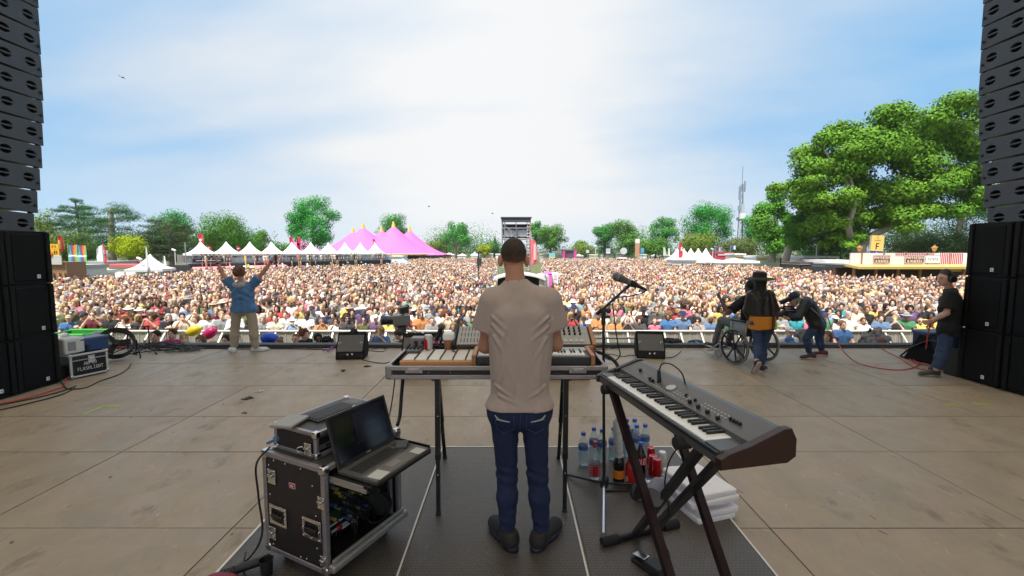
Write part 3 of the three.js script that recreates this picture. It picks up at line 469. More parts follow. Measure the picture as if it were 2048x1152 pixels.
{ // rack case with the laptop drawer. local x: along the side with handles; local +x: towards the open gear side; local z: depth
  const A0 = lvl(535, 1092, 0.1), B0 = lvl(655, 1150, 0.1), C0 = lvl(802, 1032, 0.1);
  const yaw = 0.466, w = 0.52, d = 0.62, h = 0.615, c = A0.clone().add(C0).multiplyScalar(0.5);
  // local -> world: local z+ = the side with handles (towards the camera, left), local x+ = open side
  const t = thing('rack_case', 'tall black rack flight case with aluminium edges, its open side full of cables and gear', 'flight case', [c.x, 0.09, c.z], -yaw);
  // frame: the handle side faces local +z ... the open side faces local +x
  caseShell(t, w, h, d, { panels: ['bottom', 'top', 'left', 'back', 'front'], topMat: M([0.05, 0.048, 0.046], 0.5, 0, { bumpMap: grainBump, bumpScale: 0.0005 }) });
  dishHandle(t, -0.13, 0.245, d / 2, 0.15, 0.12, 0); dishHandle(t, 0.155, 0.245, d / 2, 0.15, 0.12, 0);
  latch(t, -w / 2 + 0.085, 0.475, d / 2, 0, 0.9); latch(t, w / 2 - 0.02, 0.42, d / 2 + 0.002, 0, 0.7); latch(t, -w / 2 + 0.07, 0.12, d / 2, 0, 0.8);
  latch(t, w / 2 - 0.02, 0.08, d / 2 + 0.002, 0, 0.6);
  mesh('rivet', rivets([[-0.2, 0.54, 0.312], [0.17, 0.5, 0.312], [-0.2, 0.36, 0.312], [0.19, 0.33, 0.312], [-0.2, 0.2, 0.312], [0.19, 0.14, 0.312], [-0.19, 0.05, 0.312], [0.1, 0.05, 0.312], [0.05, 0.045, 0.312], [-0.05, 0.58, 0.314], [0.08, 0.58, 0.314], [-0.15, 0.58, 0.314]]), chrome, t);
  const stick = canvasTex(64, 32, (q) => { q.fillStyle = '#d8d2cf'; q.fillRect(0, 0, 64, 32); q.fillStyle = '#b02a34'; q.fillRect(3, 3, 58, 26); q.fillStyle = '#fff'; q.font = 'bold 20px sans-serif'; q.fillText('tfw', 12, 24); });
  mesh('sticker', plate(0.05, 0.03, 0.0, 0.46, d / 2 + 0.0015, 0, 0, 0.03), M(0xffffff, 0.5, 0, { map: stick }), t, { uv: 1 });
  // open side: rack rails, units, wiring
  const ox = w / 2;
  for (const z of [-1, 1]) mesh('rack_rail', bx(0.02, h - 0.08, 0.025, ox - 0.05, h / 2, z * (d / 2 - 0.05)), alu, t);
  const un = (y, hh, col, zz = d - 0.13) => mesh('rack_unit', bx(0.03, hh - 0.006, zz, ox - 0.1, y, 0), M(col, 0.5), t);
  un(0.5, 0.045, [0.10, 0.10, 0.10]); const blue = un(0.45, 0.045, [0.04, 0.08, 0.17]); un(0.36, 0.13, [0.012, 0.013, 0.016]); un(0.245, 0.09, [0.014, 0.045, 0.03]); un(0.16, 0.05, [0.02, 0.02, 0.022]);
  const r = rng(61), jack = [], plugs = { yellow: [], grey: [], bluep: [] };
  for (let i = 0; i < 46; i++) { const y = 0.21 + r() * 0.25, z = (r() - 0.5) * (d - 0.2), p = [ox - 0.08, y, z]; (i % 3 === 0 ? plugs.grey : i % 3 === 1 ? plugs.yellow : plugs.bluep).push(cy(0.009, 0.009, 0.045, ox - 0.06, y, z, 0, 0, Math.PI / 2, 8)); const q = [ox - 0.05 - r() * 0.04, y - 0.06 - r() * 0.12, z - 0.1 + r() * 0.06]; jack.push(tube([[ox - 0.05, y, z], [ox - 0.005 - r() * 0.02, y - 0.02, z - 0.02], q, [ox - 0.07, 0.1 + r() * 0.1, z - 0.15 * r()]], 0.0042, 14, 5)); }
  mesh('patch_cable', jack, cableBlack, t); plugs.grey.forEach((q) => mesh('plug', q, alu, t)); plugs.yellow.forEach((q) => mesh('plug', q, M([0.45, 0.33, 0.06], 0.5), t)); plugs.bluep.forEach((q) => mesh('plug', q, M([0.04, 0.10, 0.32], 0.5), t));
  mesh('label_strip', [bx(0.002, 0.014, 0.16, ox - 0.083, 0.165, 0.12), bx(0.002, 0.014, 0.13, ox - 0.083, 0.145, 0.06), bx(0.002, 0.012, 0.1, ox - 0.083, 0.205, 0.16)], M([0.5, 0.5, 0.5], 0.5), t);
  mesh('indicator_lamp', sp(0.014, ox - 0.078, 0.17, 0.15), M([0.6, 0.02, 0.02], 0.3), t); mesh('indicator_lamp', sp(0.012, ox - 0.07, 0.14, 0.03), M([0.55, 0.1, 0.22], 0.3), t);
  mesh('cable_bundle', [tube([[ox - 0.04, 0.3, -0.05], [ox + 0.0, 0.22, -0.1], [ox - 0.02, 0.15, -0.14], [ox - 0.05, 0.2, -0.2]], 0.045, 24, 8), tor(0.09, 0.006, ox - 0.02, 0.16, -0.12, 0, 1.3, 0.2)], M([0.006, 0.006, 0.006], 0.8), t);
  // lower lip of the opening, standing out like a rail
  mesh('lid_lip', [rb(0.05, 0.045, d + 0.01, ox + 0.035, 0.045, 0, 0.015), rb(0.02, 0.02, d - 0.03, ox + 0.03, 0.078, 0, 0.006)], M([0.36, 0.35, 0.33], 0.4, 0.5), t);
  for (const z of [-1, 1]) for (const x of [-1, 1]) mesh('castor', cy(0.04, 0.04, 0.03, x * 0.17, -0.048, z * 0.22, 0, 0, Math.PI / 2), rubber, t);
  const M4 = new THREE.Matrix4().makeRotationY(-yaw).setPosition(c.x, 0.09, c.z), W = (x, y, z) => V(x, y, z).applyMatrix4(M4), top = 0.09 + h;
  // laptop drawer: tray, rails; laptop on it
  const dr = new THREE.Group(); dr.name = 'drawer'; dr.position.set(w / 2, h - 0.062, 0); t.add(dr);
  mesh('tray', [bx(0.34, 0.006, d - 0.1, 0.12, 0, 0), bx(0.006, 0.03, d - 0.1, 0.29, -0.004, 0), bx(0.34, 0.035, 0.006, 0.12, 0.014, -d / 2 + 0.055)], blackSteel, dr);
  for (const z of [-1, 1]) mesh('slide_rail', [bx(0.3, 0.034, 0.008, 0.1, -0.012, z * (d / 2 - 0.04)), bx(0.16, 0.02, 0.005, 0.2, -0.014, z * (d / 2 - 0.032)), ...rivets([[0.02, -0.01, z * (d / 2 - 0.034)], [0.1, -0.01, z * (d / 2 - 0.034)], [0.2, -0.01, z * (d / 2 - 0.034)]], 0.004)], alu, dr);
  const lp = thing('laptop', 'open black laptop with dark screen on the pulled-out rack drawer', 'laptop', W(w / 2 + 0.165, h - 0.056, 0.0), -yaw);
  const LW = 0.47, LD = 0.29;
  mesh('base', rb(LD, 0.022, LW, 0, 0.011, 0, 0.006), M([0.075, 0.071, 0.066], 0.42), lp);
  mesh('palm_rest', rb(0.10, 0.004, LW - 0.02, LD / 2 - 0.06, 0.0225, 0, 0.002), M([0.15, 0.142, 0.13], 0.38), lp);
  mesh('touchpad', rb(0.055, 0.002, 0.09, LD / 2 - 0.062, 0.0255, 0.03, 0.001), M([0.22, 0.21, 0.195], 0.4), lp);
  const keys = []; for (let i = 0; i < 5; i++) for (let j = 0; j < 19; j++) if (j !== 15) keys.push(rb(0.0165, 0.006, 0.0185, -0.085 + i * 0.0205, 0.0245, LW / 2 - 0.04 - j * 0.0218, 0.002));
  const kb = mesh('keyboard', rb(0.108, 0.002, LW - 0.05, -0.044, 0.0225, 0, 0.001), M([0.11, 0.105, 0.097], 0.45), lp); keys.forEach((k) => mesh('key', k, M([0.025, 0.024, 0.023], 0.4), kb));
  const scr = (g) => { g.rotateZ(0.30); g.translate(-LD / 2 + 0.004, 0.02, 0); return g; };
  mesh('lid', scr(rb(0.014, 0.30, LW, 0, 0.15, 0, 0.006)), M([0.02, 0.02, 0.02], 0.45), lp);
  const scrT = canvasTex(256, 160, (q, a, b) => { q.fillStyle = '#15161c'; q.fillRect(0, 0, a, b); q.fillStyle = '#1b2414'; q.fillRect(10, 20, 70, 90); q.fillStyle = '#20222e'; q.fillRect(90, 14, 150, 110); q.fillStyle = '#2a2c38'; for (let i = 0; i < 8; i++) q.fillRect(96, 20 + i * 12, 40 + (i * 37) % 90, 3); });
  const sg = nz(new THREE.BoxGeometry(0.43, 0.26, 0.002)); sg.rotateY(Math.PI / 2); sg.translate(0.0082, 0.158, 0);
  mesh('screen', scr(sg), M(0xffffff, 0.16, 0, { map: scrT }), lp, { uv: 1 });
  mesh('maker_mark', scr(bx(0.002, 0.006, 0.03, 0.008, 0.016, 0)), M([0.4, 0.4, 0.4], 0.4), lp);
  mesh('hinge', [cy(0.009, 0.009, 0.05, -LD / 2 + 0.006, 0.02, 0.16, Math.PI / 2), cy(0.009, 0.009, 0.05, -LD / 2 + 0.006, 0.02, -0.16, Math.PI / 2)], blackPlastic, lp);
  mesh('tape_strip', [bx(0.075, 0.0012, 0.07, LD / 2 - 0.04, 0.0255, -0.16), bx(0.085, 0.0012, 0.09, LD / 2 - 0.045, 0.0257, 0.17, 0, 0.1)], M([0.55, 0.54, 0.52], 0.5), lp);
  mesh('tape_strip', bx(0.004, 0.025, 0.02, 0, 0, 0).applyMatrix4(new THREE.Matrix4().makeRotationZ(0.30).setPosition(-LD / 2 + 0.004 - 0.3 * Math.sin(0.3), 0.02 + 0.295 * Math.cos(0.3), 0.02)), M([0.6, 0.6, 0.6], 0.4), lp);
  tag(mesh('black_wallet', rb(0.07, 0.014, 0.10, 0, 0, 0, 0.005).applyMatrix4(new THREE.Matrix4().makeRotationY(-yaw + 0.5).setPosition(W(w / 2 + 0.13, h - 0.026, -0.18))), M([0.07, 0.07, 0.065], 0.5)), 'small dark cloth pouch on the far corner of the laptop', 'pouch');
  // small two-unit case on top
  const t2 = thing('rack_case', 'low two-unit flight case lying on the tall rack case', 'flight case', W(-0.045, h + 0.004, -0.03), -yaw);
  caseShell(t2, 0.36, 0.15, 0.56, { edge: 0.024, panels: ['bottom', 'top', 'left', 'back', 'front'], topMat: M([0.055, 0.052, 0.05], 0.5) });
  latch(t2, 0.12, 0.05, 0.284, 0, 0.75); mesh('lock_hasp', [cy(0.02, 0.02, 0.02, -0.16, 0.055, 0.285, Math.PI / 2), rb(0.012, 0.02, 0.06, -0.17, 0.05, 0.31, 0.004)], M([0.30, 0.42, 0.62], 0.3, 0.7), t2); mesh('wing_hook', tube([[0.08, 0.06, 0.29], [0.06, 0.055, 0.31], [0.06, 0.035, 0.31], [0.12, 0.035, 0.3]], 0.0035, 14, 5), chrome, t2);
  mesh('rack_unit', bx(0.02, 0.105, 0.5, 0.13, 0.075, 0), M([0.025, 0.025, 0.026], 0.45), t2); mesh('vent_panel', [bx(0.004, 0.03, 0.46, 0.145, 0.04, 0), bx(0.004, 0.014, 0.46, 0.145, 0.105, 0)], alu, t2);
  mesh('vent_slot', [bx(0.003, 0.014, 0.05, 0.1485, 0.04, 0.16), bx(0.003, 0.014, 0.08, 0.1485, 0.04, 0.05), bx(0.003, 0.014, 0.06, 0.1485, 0.04, -0.1)], blackPlastic, t2);
  const kt = thing('keyboard', 'slim black computer keyboard with touchpad on the low flight case', 'keyboard', W(-0.05, h + 0.159, -0.07), -yaw - 0.03);
  mesh('keyboard_base', rb(0.15, 0.014, 0.40, 0, 0.006, 0, 0.005), M([0.10, 0.096, 0.09], 0.45), kt);
  for (let i = 0; i < 6; i++) for (let j = 0; j < 15; j++) mesh('key', rb(0.0185, 0.006, 0.0172, -0.055 + i * 0.0222, 0.0155, 0.185 - j * 0.0192, 0.002), M([0.03, 0.03, 0.03], 0.45), kt);
  mesh('touchpad', rb(0.10, 0.002, 0.075, 0, 0.014, -0.155, 0.001), M([0.09, 0.087, 0.082], 0.4), kt);
  tag(mesh('grey_sleeve', rb(0.14, 0.02, 0.18, 0, 0, 0, 0.008).applyMatrix4(new THREE.Matrix4().makeRotationY(-yaw + 0.3).setPosition(W(-0.12, h + 0.172, 0.22))), M([0.30, 0.285, 0.26], 0.45)), 'flat pale grey box on the left end of the low flight case', 'box');
  // leads at the case's left
  cable('cable', 'thin black lead hanging down the left edge of the rack case', [W(-0.2, h + 0.03, 0.3), W(-0.26, h - 0.06, 0.345), W(-0.27, 0.35, 0.34), W(-0.25, 0.1, 0.345), W(-0.32, -0.04, 0.40), W(-0.42, -0.08, 0.5)], 0.006, cableBlack);
  // thick ridged multicore connector
  const pc = [W(-0.2, -0.03, 0.33), lvl(470, 1140, 0.05), lvl(395, 1170, 0.03)], g = [bar(pc[0], pc[1], 0.026, 0.024, 12)];
  for (let i = 0; i < 9; i++) { const p = lerpV(pc[1], pc[2], i / 12 - 0.05), q = lerpV(pc[1], pc[2], (i + 0.55) / 12 - 0.05); g.push(bar(p, q, 0.026 - i * 0.0008, 0.026 - i * 0.0008, 12)); }
  g.push(bar(pc[1], pc[2], 0.016, 0.015, 10));
  tag(mesh('multicore_plug', g, M([0.012, 0.012, 0.013], 0.5)), 'thick black ridged multicore cable lying by the rack case', 'cable');
  tag(mesh('cable', tube([lvl(492, 1104, 0.06), lvl(488, 1125, 0.04), lvl(490, 1150, 0.01), lvl(515, 1158, 0.01)], 0.005, 20), cableBlack), 'thin black tie line looped over the ridged cable', 'cable');
  const cup = thing('black_cup', 'open black plastic cup standing on the mat beside the rack case', 'cup', lvl(534, 1152, 0), 0);
  mesh('cup', lat([[0.03, 0.002], [0.036, 0.1], [0.04, 0.104], [0.036, 0.105], [0.031, 0.012], [0.0, 0.01]]), M([0.02, 0.02, 0.02], 0.4), cup);
  tag(mesh('red_bag', xf(sp(0.075, 0, 0, 0, 1.4, 0.5, 0.9), lvl(440, 1166, 0.02).x, 0.03, lvl(440, 1166, 0.02).z), M([0.22, 0.02, 0.05], 0.6)), 'dark red cloth just showing at the bottom edge of the photo', 'cloth');
}
{ // folding desk case with the synths
  const z0 = -3.05, z1 = -3.86, x0 = -0.868, x1 = 0.655, yb = 1.012, yt = 1.10, cx = (x0 + x1) / 2, w = x1 - x0, d = z0 - z1, zc = (z0 + z1) / 2;
  const t = thing('keyboard_table', 'open flight case tray on black folding legs, carrying synthesizers', 'table', [cx, 0, zc]);
  mesh('tray_floor', bx(w - 0.03, 0.012, d - 0.03, 0, yb + 0.008, 0), laminate, t);
  const wl = (ww, dd, x, z) => mesh('tray_wall', bx(ww, yt - yb - 0.02, dd, x, (yt + yb) / 2, z), laminate, t);
  wl(w - 0.02, 0.012, 0, d / 2 - 0.008); wl(w - 0.02, 0.012, 0, -d / 2 + 0.008); wl(0.012, d - 0.04, -w / 2 + 0.008, 0); wl(0.012, d - 0.04, w / 2 - 0.008, 0);
  for (const y of [yb + 0.012, yt - 0.014]) { for (const s of [-1, 1]) { mesh('edge_rail', rb(w - 0.06, 0.031, 0.022, 0, y, s * (d / 2 - 0.003), 0.005), purpleAlu, t); mesh('edge_rail', rb(0.022, 0.031, d - 0.06, s * (w / 2 - 0.003), y, 0, 0.005), purpleAlu, t); } }
  for (const s of [-1, 1]) for (const q of [-1, 1]) mesh('corner', rb(0.05, yt - yb + 0.012, 0.05, s * (w / 2 - 0.016), (yt + yb) / 2, q * (d / 2 - 0.016), 0.014), M([0.30, 0.29, 0.30], 0.4, 0.5), t);
  for (const x of [-0.57, 0.56]) { const m = mesh('catch_plate', [rb(0.12, 0.05, 0.008, x, yt - 0.022, d / 2 + 0.008, 0.012), rb(0.08, 0.026, 0.014, x, yt - 0.024, d / 2 + 0.013, 0.006), ...rivets([[x - 0.05, yt - 0.01, d / 2 + 0.013], [x + 0.05, yt - 0.01, d / 2 + 0.013]])], M([0.42, 0.38, 0.41], 0.35, 0.7), t); }
  mesh('rivet', rivets([[-0.47, yb + 0.043, d / 2 + 0.002], [-0.32, yb + 0.043, d / 2 + 0.002], [-0.62, yb + 0.01, d / 2 + 0.01], [-0.3, yb + 0.01, d / 2 + 0.01], [0.3, yb + 0.01, d / 2 + 0.01], [0.6, yb + 0.01, d / 2 + 0.01]], 0.004), chrome, t);
  const stk = canvasTex(128, 160, (q) => { q.fillStyle = '#120d10'; q.fillRect(0, 0, 128, 160); q.fillStyle = '#f4f0f2'; q.font = 'bold 72px sans-serif'; q.fillText('al', 34, 78); q.font = '26px sans-serif'; q.fillText('ussen', 48, 128); });
  mesh('sticker', plate(0.05, 0.066, 0.295, yb + 0.045, d / 2 + 0.009, 0, 0, 0.05), M(0xffffff, 0.45, 0, { map: stk }), t, { uv: 1 });
  // legs: two folding frames, each a near and a far leg with telescopic foot
  const L = [[877, 1028, 1], [890, 915, 0], [1129, 1022, 1], [1117, 917, 0]];
  for (const [X, Y, near] of L) {
    const p = lvl(X, Y, 0.01).sub(V(cx, 0, zc)), up = V(p.x + (p.x < 0 ? -0.005 : 0.005), yb - 0.01, near ? 0.30 : -0.16), mid = lerpV(p, up, 0.42);
    const leg = mesh('leg', [bar(lerpV(p, up, 0.40), up, 0.036, 0.036, 4, 0.036), bar(p, lerpV(p, up, 0.45), 0.028, 0.028, 4, 0.028), rb(0.04, 0.05, 0.04, mid.x, mid.y, mid.z, 0.006), rb(0.036, 0.03, 0.036, p.x, 0.014, p.z, 0.006)], blackSteel, t);
    mesh('leg_pin', rivets([[p.x, 0.3, p.z + 0.02 + (up.z - p.z) * 0.29], [p.x, 0.72, p.z + 0.021 + (up.z - p.z) * 0.71]], 0.006), chrome, leg);
  }
  for (const s of [-1, 1]) mesh('leg_brace', [rb(0.04, 0.04, 0.5, s * 0.43 + (s > 0 ? 0.08 : -0.02), yb - 0.02, 0.08, 0.012)], blackSteel, t);
  mesh('green_tape', bx(0.03, 0.03, 0.003, -0.42, 0.66, 0.335, 0, 0, 0.3), M([0.1, 0.7, 0.08], 0.5), t);
  // drum-machine style panel, left
  const cream = M([0.66, 0.63, 0.57], 0.45), copper = M([0.62, 0.30, 0.12], 0.45);
  const mx = thing('fader_mixer', 'low cream mixer with rows of small pegs, on the left of the table', 'mixer', [-0.51, yt - 0.02, -3.28]);
  mesh('mixer_body', rb(0.56, 0.05, 0.36, 0, 0.02, 0, 0.008), copper, mx);
  for (let i = 0; i < 6; i++) mesh('fader_panel', rb(0.078, 0.006, 0.33, -0.225 + i * 0.09, 0.048, 0, 0.002), cream, mx);
  for (let i = 0; i < 6; i++) { const q = []; for (let k = 0; k < 11; k++) q.push(cy(0.0035, 0.0045, 0.016, -0.267 + i * 0.09, 0.056, 0.15 - k * 0.03, 0, 0, 0, 6)); const p = mesh('peg_row', q, M([0.13, 0.07, 0.035], 0.4, 0.4), mx); mesh('peg_strip', bx(0.01, 0.003, 0.33, -0.267 + i * 0.09, 0.0465, 0), M([0.30, 0.15, 0.07], 0.5), p); }
  // 37-key synth
  const sy = thing('synthesizer', 'compact synthesizer with mini keys and wooden end cheeks at the front of the table', 'synthesizer', [0.15, yt - 0.015, -3.24]);
  const sw = 0.80, sd = 0.30, silver = M([0.44, 0.43, 0.42], 0.4, 0.2);
  mesh('synth_body', rb(sw, 0.07, sd, 0, 0.035, 0, 0.008), M([0.035, 0.034, 0.04], 0.45), sy);
  mesh('left_panel', [rb(0.155, 0.012, sd - 0.02, -sw / 2 + 0.085, 0.073, -0.004, 0.004), rb(sw - 0.16, 0.012, 0.10, 0.08, 0.073, -0.09, 0.004)], silver, sy);
  mesh('joystick', [cy(0.02, 0.022, 0.006, -sw / 2 + 0.09, 0.082, 0.06), cy(0.006, 0.006, 0.03, -sw / 2 + 0.09, 0.095, 0.06), bx(0.05, 0.003, 0.008, -sw / 2 + 0.09, 0.081, 0.06), cy(0.011, 0.011, 0.008, -sw / 2 + 0.09, 0.112, 0.06), cy(0.006, 0.006, 0.02, -sw / 2 + 0.06, 0.086, 0.0)], knobM, sy);
  for (const s of [-1, 1]) mesh('end_cheek', rb(0.03, 0.085, sd + 0.01, s * (sw / 2 + 0.017), 0.042, 0, 0.006), wood, sy);
  const kx = -sw / 2 + 0.175, kw = (sw - 0.21) / 26;
  for (let i = 0; i < 26; i++) mesh('white_key', rb(kw - 0.0014, 0.014, 0.14, kx + (i + 0.5) * kw, 0.076, 0.06, 0.002), whiteKey, sy);
  for (let i = 0; i < 25; i++) if (![2, 6].includes(i % 7)) mesh('black_key', rb(kw * 0.56, 0.012, 0.085, kx + (i + 1) * kw, 0.089, 0.03, 0.003), blackKey, sy);
  // big panel synth behind
  const ps = thing('analog_synthesizer', 'wide grey panel synthesizer of slots and knobs, tilted up behind the small synthesizer', 'synthesizer', [0.09, yt + 0.035, -3.56]);
  const A = (g) => xf(g, 0, 0.06, 0, 0.42, 0, 0), pw = 1.06;
  mesh('panel_body', A(rb(pw, 0.05, 0.27, 0, 0, 0, 0.006)), M([0.06, 0.045, 0.04], 0.5), ps);
  mesh('control_panel', A(rb(pw - 0.02, 0.008, 0.25, 0, 0.029, 0, 0.003)), M([0.36, 0.35, 0.33], 0.45), ps);
  const slots = [], caps = []; for (let j = 0; j < 3; j++) for (let i = 0; i < 19; i++) { slots.push(A(bx(0.006, 0.002, 0.05, -pw / 2 + 0.04 + i * 0.026, 0.034, -0.08 + j * 0.077))); }
  slots.forEach((g) => mesh('fader_slot', g, M([0.03, 0.028, 0.026], 0.6), ps));
  for (let j = 0; j < 3; j++) for (let i = 0; i < 8; i++) mesh('knob', A(cy(0.0075, 0.0095, 0.018, 0.16 + i * 0.042, 0.042, -0.09 + j * 0.042)), knobM, ps);
  for (let i = 0; i < 8; i++) mesh('push_button', A(rb(0.03, 0.01, 0.03, 0.16 + i * 0.042, 0.036, 0.085, 0.002)), M([0.52, 0.51, 0.47], 0.5), ps);
  for (const s of [-1, 1]) mesh('end_cheek', A(rb(0.03, 0.09, 0.29, s * (pw / 2 + 0.016), 0.0, 0, 0.006)), s > 0 ? wood : blackPlastic, ps);
  mesh('prop_block', rb(0.05, 0.10, 0.16, pw / 2 - 0.02, -0.02, 0.1, 0.006), wood, ps); mesh('prop_block', rb(0.05, 0.10, 0.16, -pw / 2 + 0.05, -0.02, -0.02, 0.006), wood, ps);
  // clutter on the table
  const can = thing('drink_can', 'silver and red drink can on the left of the table', 'can', at(857, 706, 3.42).setY(yt + 0.035));
  const canLabel = canvasTex(128, 128, (q) => { q.fillStyle = '#c9c8cc'; q.fillRect(0, 0, 128, 128); q.fillStyle = '#c01d2a'; q.beginPath(); q.moveTo(20, 128); q.lineTo(100, 64); q.lineTo(128, 70); q.lineTo(128, 128); q.fill(); });
  mesh('can_body', lat([[0.0, 0.001], [0.026, 0.002], [0.033, 0.01], [0.033, 0.103], [0.027, 0.114], [0.026, 0.116], [0, 0.113]]), M(0xffffff, 0.35, 0.3, { map: canLabel }), can, { uv: 1 });
  const tub = thing('coffee_cup', 'brown paper cup under a white plastic tub on the table', 'cup', at(898, 706, 3.46).setY(yt + 0.02));
  mesh('cup', lat([[0.0, 0.0], [0.032, 0.002], [0.041, 0.08], [0, 0.08]]), M([0.30, 0.12, 0.055], 0.6), tub); mesh('lid', rb(0.088, 0.062, 0.09, 0, 0.112, 0, 0.02), M([0.82, 0.81, 0.79], 0.4), tub);
  const pb = thing('power_box', 'grey junction box with leads at the back left corner of the table', 'box', at(842, 700, 3.66).setY(yt + 0.0));
  mesh('box_body', rb(0.15, 0.085, 0.10, 0, 0.045, 0, 0.008), M([0.24, 0.22, 0.25], 0.45), pb); mesh('socket', [cy(0.016, 0.016, 0.01, -0.03, 0.05, 0.05, Math.PI / 2), cy(0.016, 0.016, 0.01, 0.03, 0.05, 0.05, Math.PI / 2)], blackPlastic, pb);
  tag(mesh('cable', [tube([at(815, 705, 3.5), at(832, 690, 3.6), at(850, 684, 3.7), at(862, 694, 3.6)], 0.008, 24), tube([at(812, 698, 3.6), at(830, 680, 3.75), at(845, 676, 3.8)], 0.012, 24)], cableBlack), 'black leads curling over the back left corner of the table', 'cable');
  tag(mesh('cable', [0, 1, 2].map((i) => tube([at(880, 702, 3.5), at(884 + i * 3, 692 - i * 2, 3.52), at(893, 690 + i * 3, 3.54), at(878 + i * 2, 700, 3.5), at(905, 704, 3.5)], 0.0045, 24)), cableBlack), 'small tangle of black leads beside the paper cup on the table', 'cable');
  for (const [X, Y, D, w, l] of [[940, 690, 3.78, 0.16, 'small black effects box behind the left of the panel synthesizer'], [828, 712, 3.35, 0.1, 'small grey foot switch box at the left rim of the table'], [1168, 704, 3.42, 0.09, 'small dark switch box at the right end of the table']]) { const e = thing('effects_box', l, 'box', at(X, Y, D).setY(yt + 0.0)); mesh('box_body', rb(w, 0.05, 0.1, 0, 0.026, 0, 0.006), M([0.06, 0.06, 0.065], 0.45), e); for (const s of [-1, 0, 1]) mesh('knob', cy(0.009, 0.011, 0.016, s * w * 0.3, 0.058, -0.02), knobM, e); mesh('plug', bar([w / 2, 0.03, 0], [w / 2 + 0.04, 0.03, 0], 0.007), alu, e); }
  [['patch lead arching over the middle of the table rim', [[912, 712, 3.3], [905, 700, 3.4], [915, 690, 3.5], [935, 694, 3.6]]], ['patch lead snaking behind the cream mixer', [[836, 706, 3.5], [860, 702, 3.55], [885, 704, 3.5], [925, 700, 3.5], [950, 702, 3.48]]], ['patch lead at the right end of the table', [[1150, 702, 3.45], [1165, 694, 3.5], [1180, 698, 3.5], [1190, 712, 3.4]]]].forEach(([l, p]) => cable('cable', l, p.map(([X, Y, D]) => { const q = at(X, Y, D); q.y = Math.max(q.y, yt + 0.04); return q; }), 0.005, cableBlack));
  // hand-held mic parked upright at the back of the table
  const hm = thing('microphone', 'black hand microphone with pink tape leaning at the back of the table', 'microphone', at(872, 690, 3.72));
  const tip = at(884, 648, 3.74).sub(at(872, 690, 3.72)), dn = tip.clone().normalize();
  mesh('mic_body', [bar(V(0, 0.03, 0), tip.clone().multiplyScalar(0.72), 0.014, 0.021, 12)], blackPlastic, hm); mesh('mic_head', sp(0.027, tip.x * 0.86, tip.y * 0.86, tip.z * 0.86, 1, 1.15, 1), M([0.12, 0.12, 0.12], 0.5, 0.5), hm); mesh('pink_tape', bar(V(0, 0.012, 0), V(dn.x * 0.03, dn.y * 0.035, 0), 0.017, 0.017, 12), M([0.75, 0.03, 0.22], 0.5), hm);
  mesh('mic_clip', [rb(0.05, 0.03, 0.05, 0.02, 0.0, 0.0, 0.01), bar([0.03, 0, 0], [0.06, 0.07, 0.02], 0.009)], blackPlastic, hm);
  // leads hanging from the table
  cable('cable', 'thin black lead hanging from the left end of the table to the deck', [at(790, 757, 3.1), at(786, 790, 3.1), at(781, 820, 3.05), at(776, 840, 2.9)], 0.0045, cableBlack);
  cable('cable', 'thick black bundle of leads hanging under the left end of the table', [at(806, 757, 3.2), at(803, 790, 3.2), at(800, 830, 3.15), at(795, 850, 3.05)], 0.013, cableBlack);
  cable('cable', 'thick black sleeved bundle bending off the right end of the table', [at(1178, 702, 3.5), at(1195, 704, 3.5), at(1215, 712, 3.45), at(1232, 726, 3.4), at(1240, 748, 3.35)], 0.014, cableBlack);
  const hp = thing('headphones', 'black headphones with a green pad on the right end of the grey panel synthesizer', 'headphones', at(1166, 672, 3.62));
  mesh('headband', tor(0.06, 0.01, 0, 0.0, 0, 1.2, 0, 0, 20, 6, Math.PI), blackPlastic, hp); mesh('ear_cup', cy(0.032, 0.03, 0.03, 0.06, 0, 0.02, 0.5, 0, 1.2), blackPlastic, hp); mesh('ear_pad', rb(0.09, 0.014, 0.03, -0.03, 0.028, -0.02, 0.006), M([0.08, 0.55, 0.1], 0.6), hp);
}
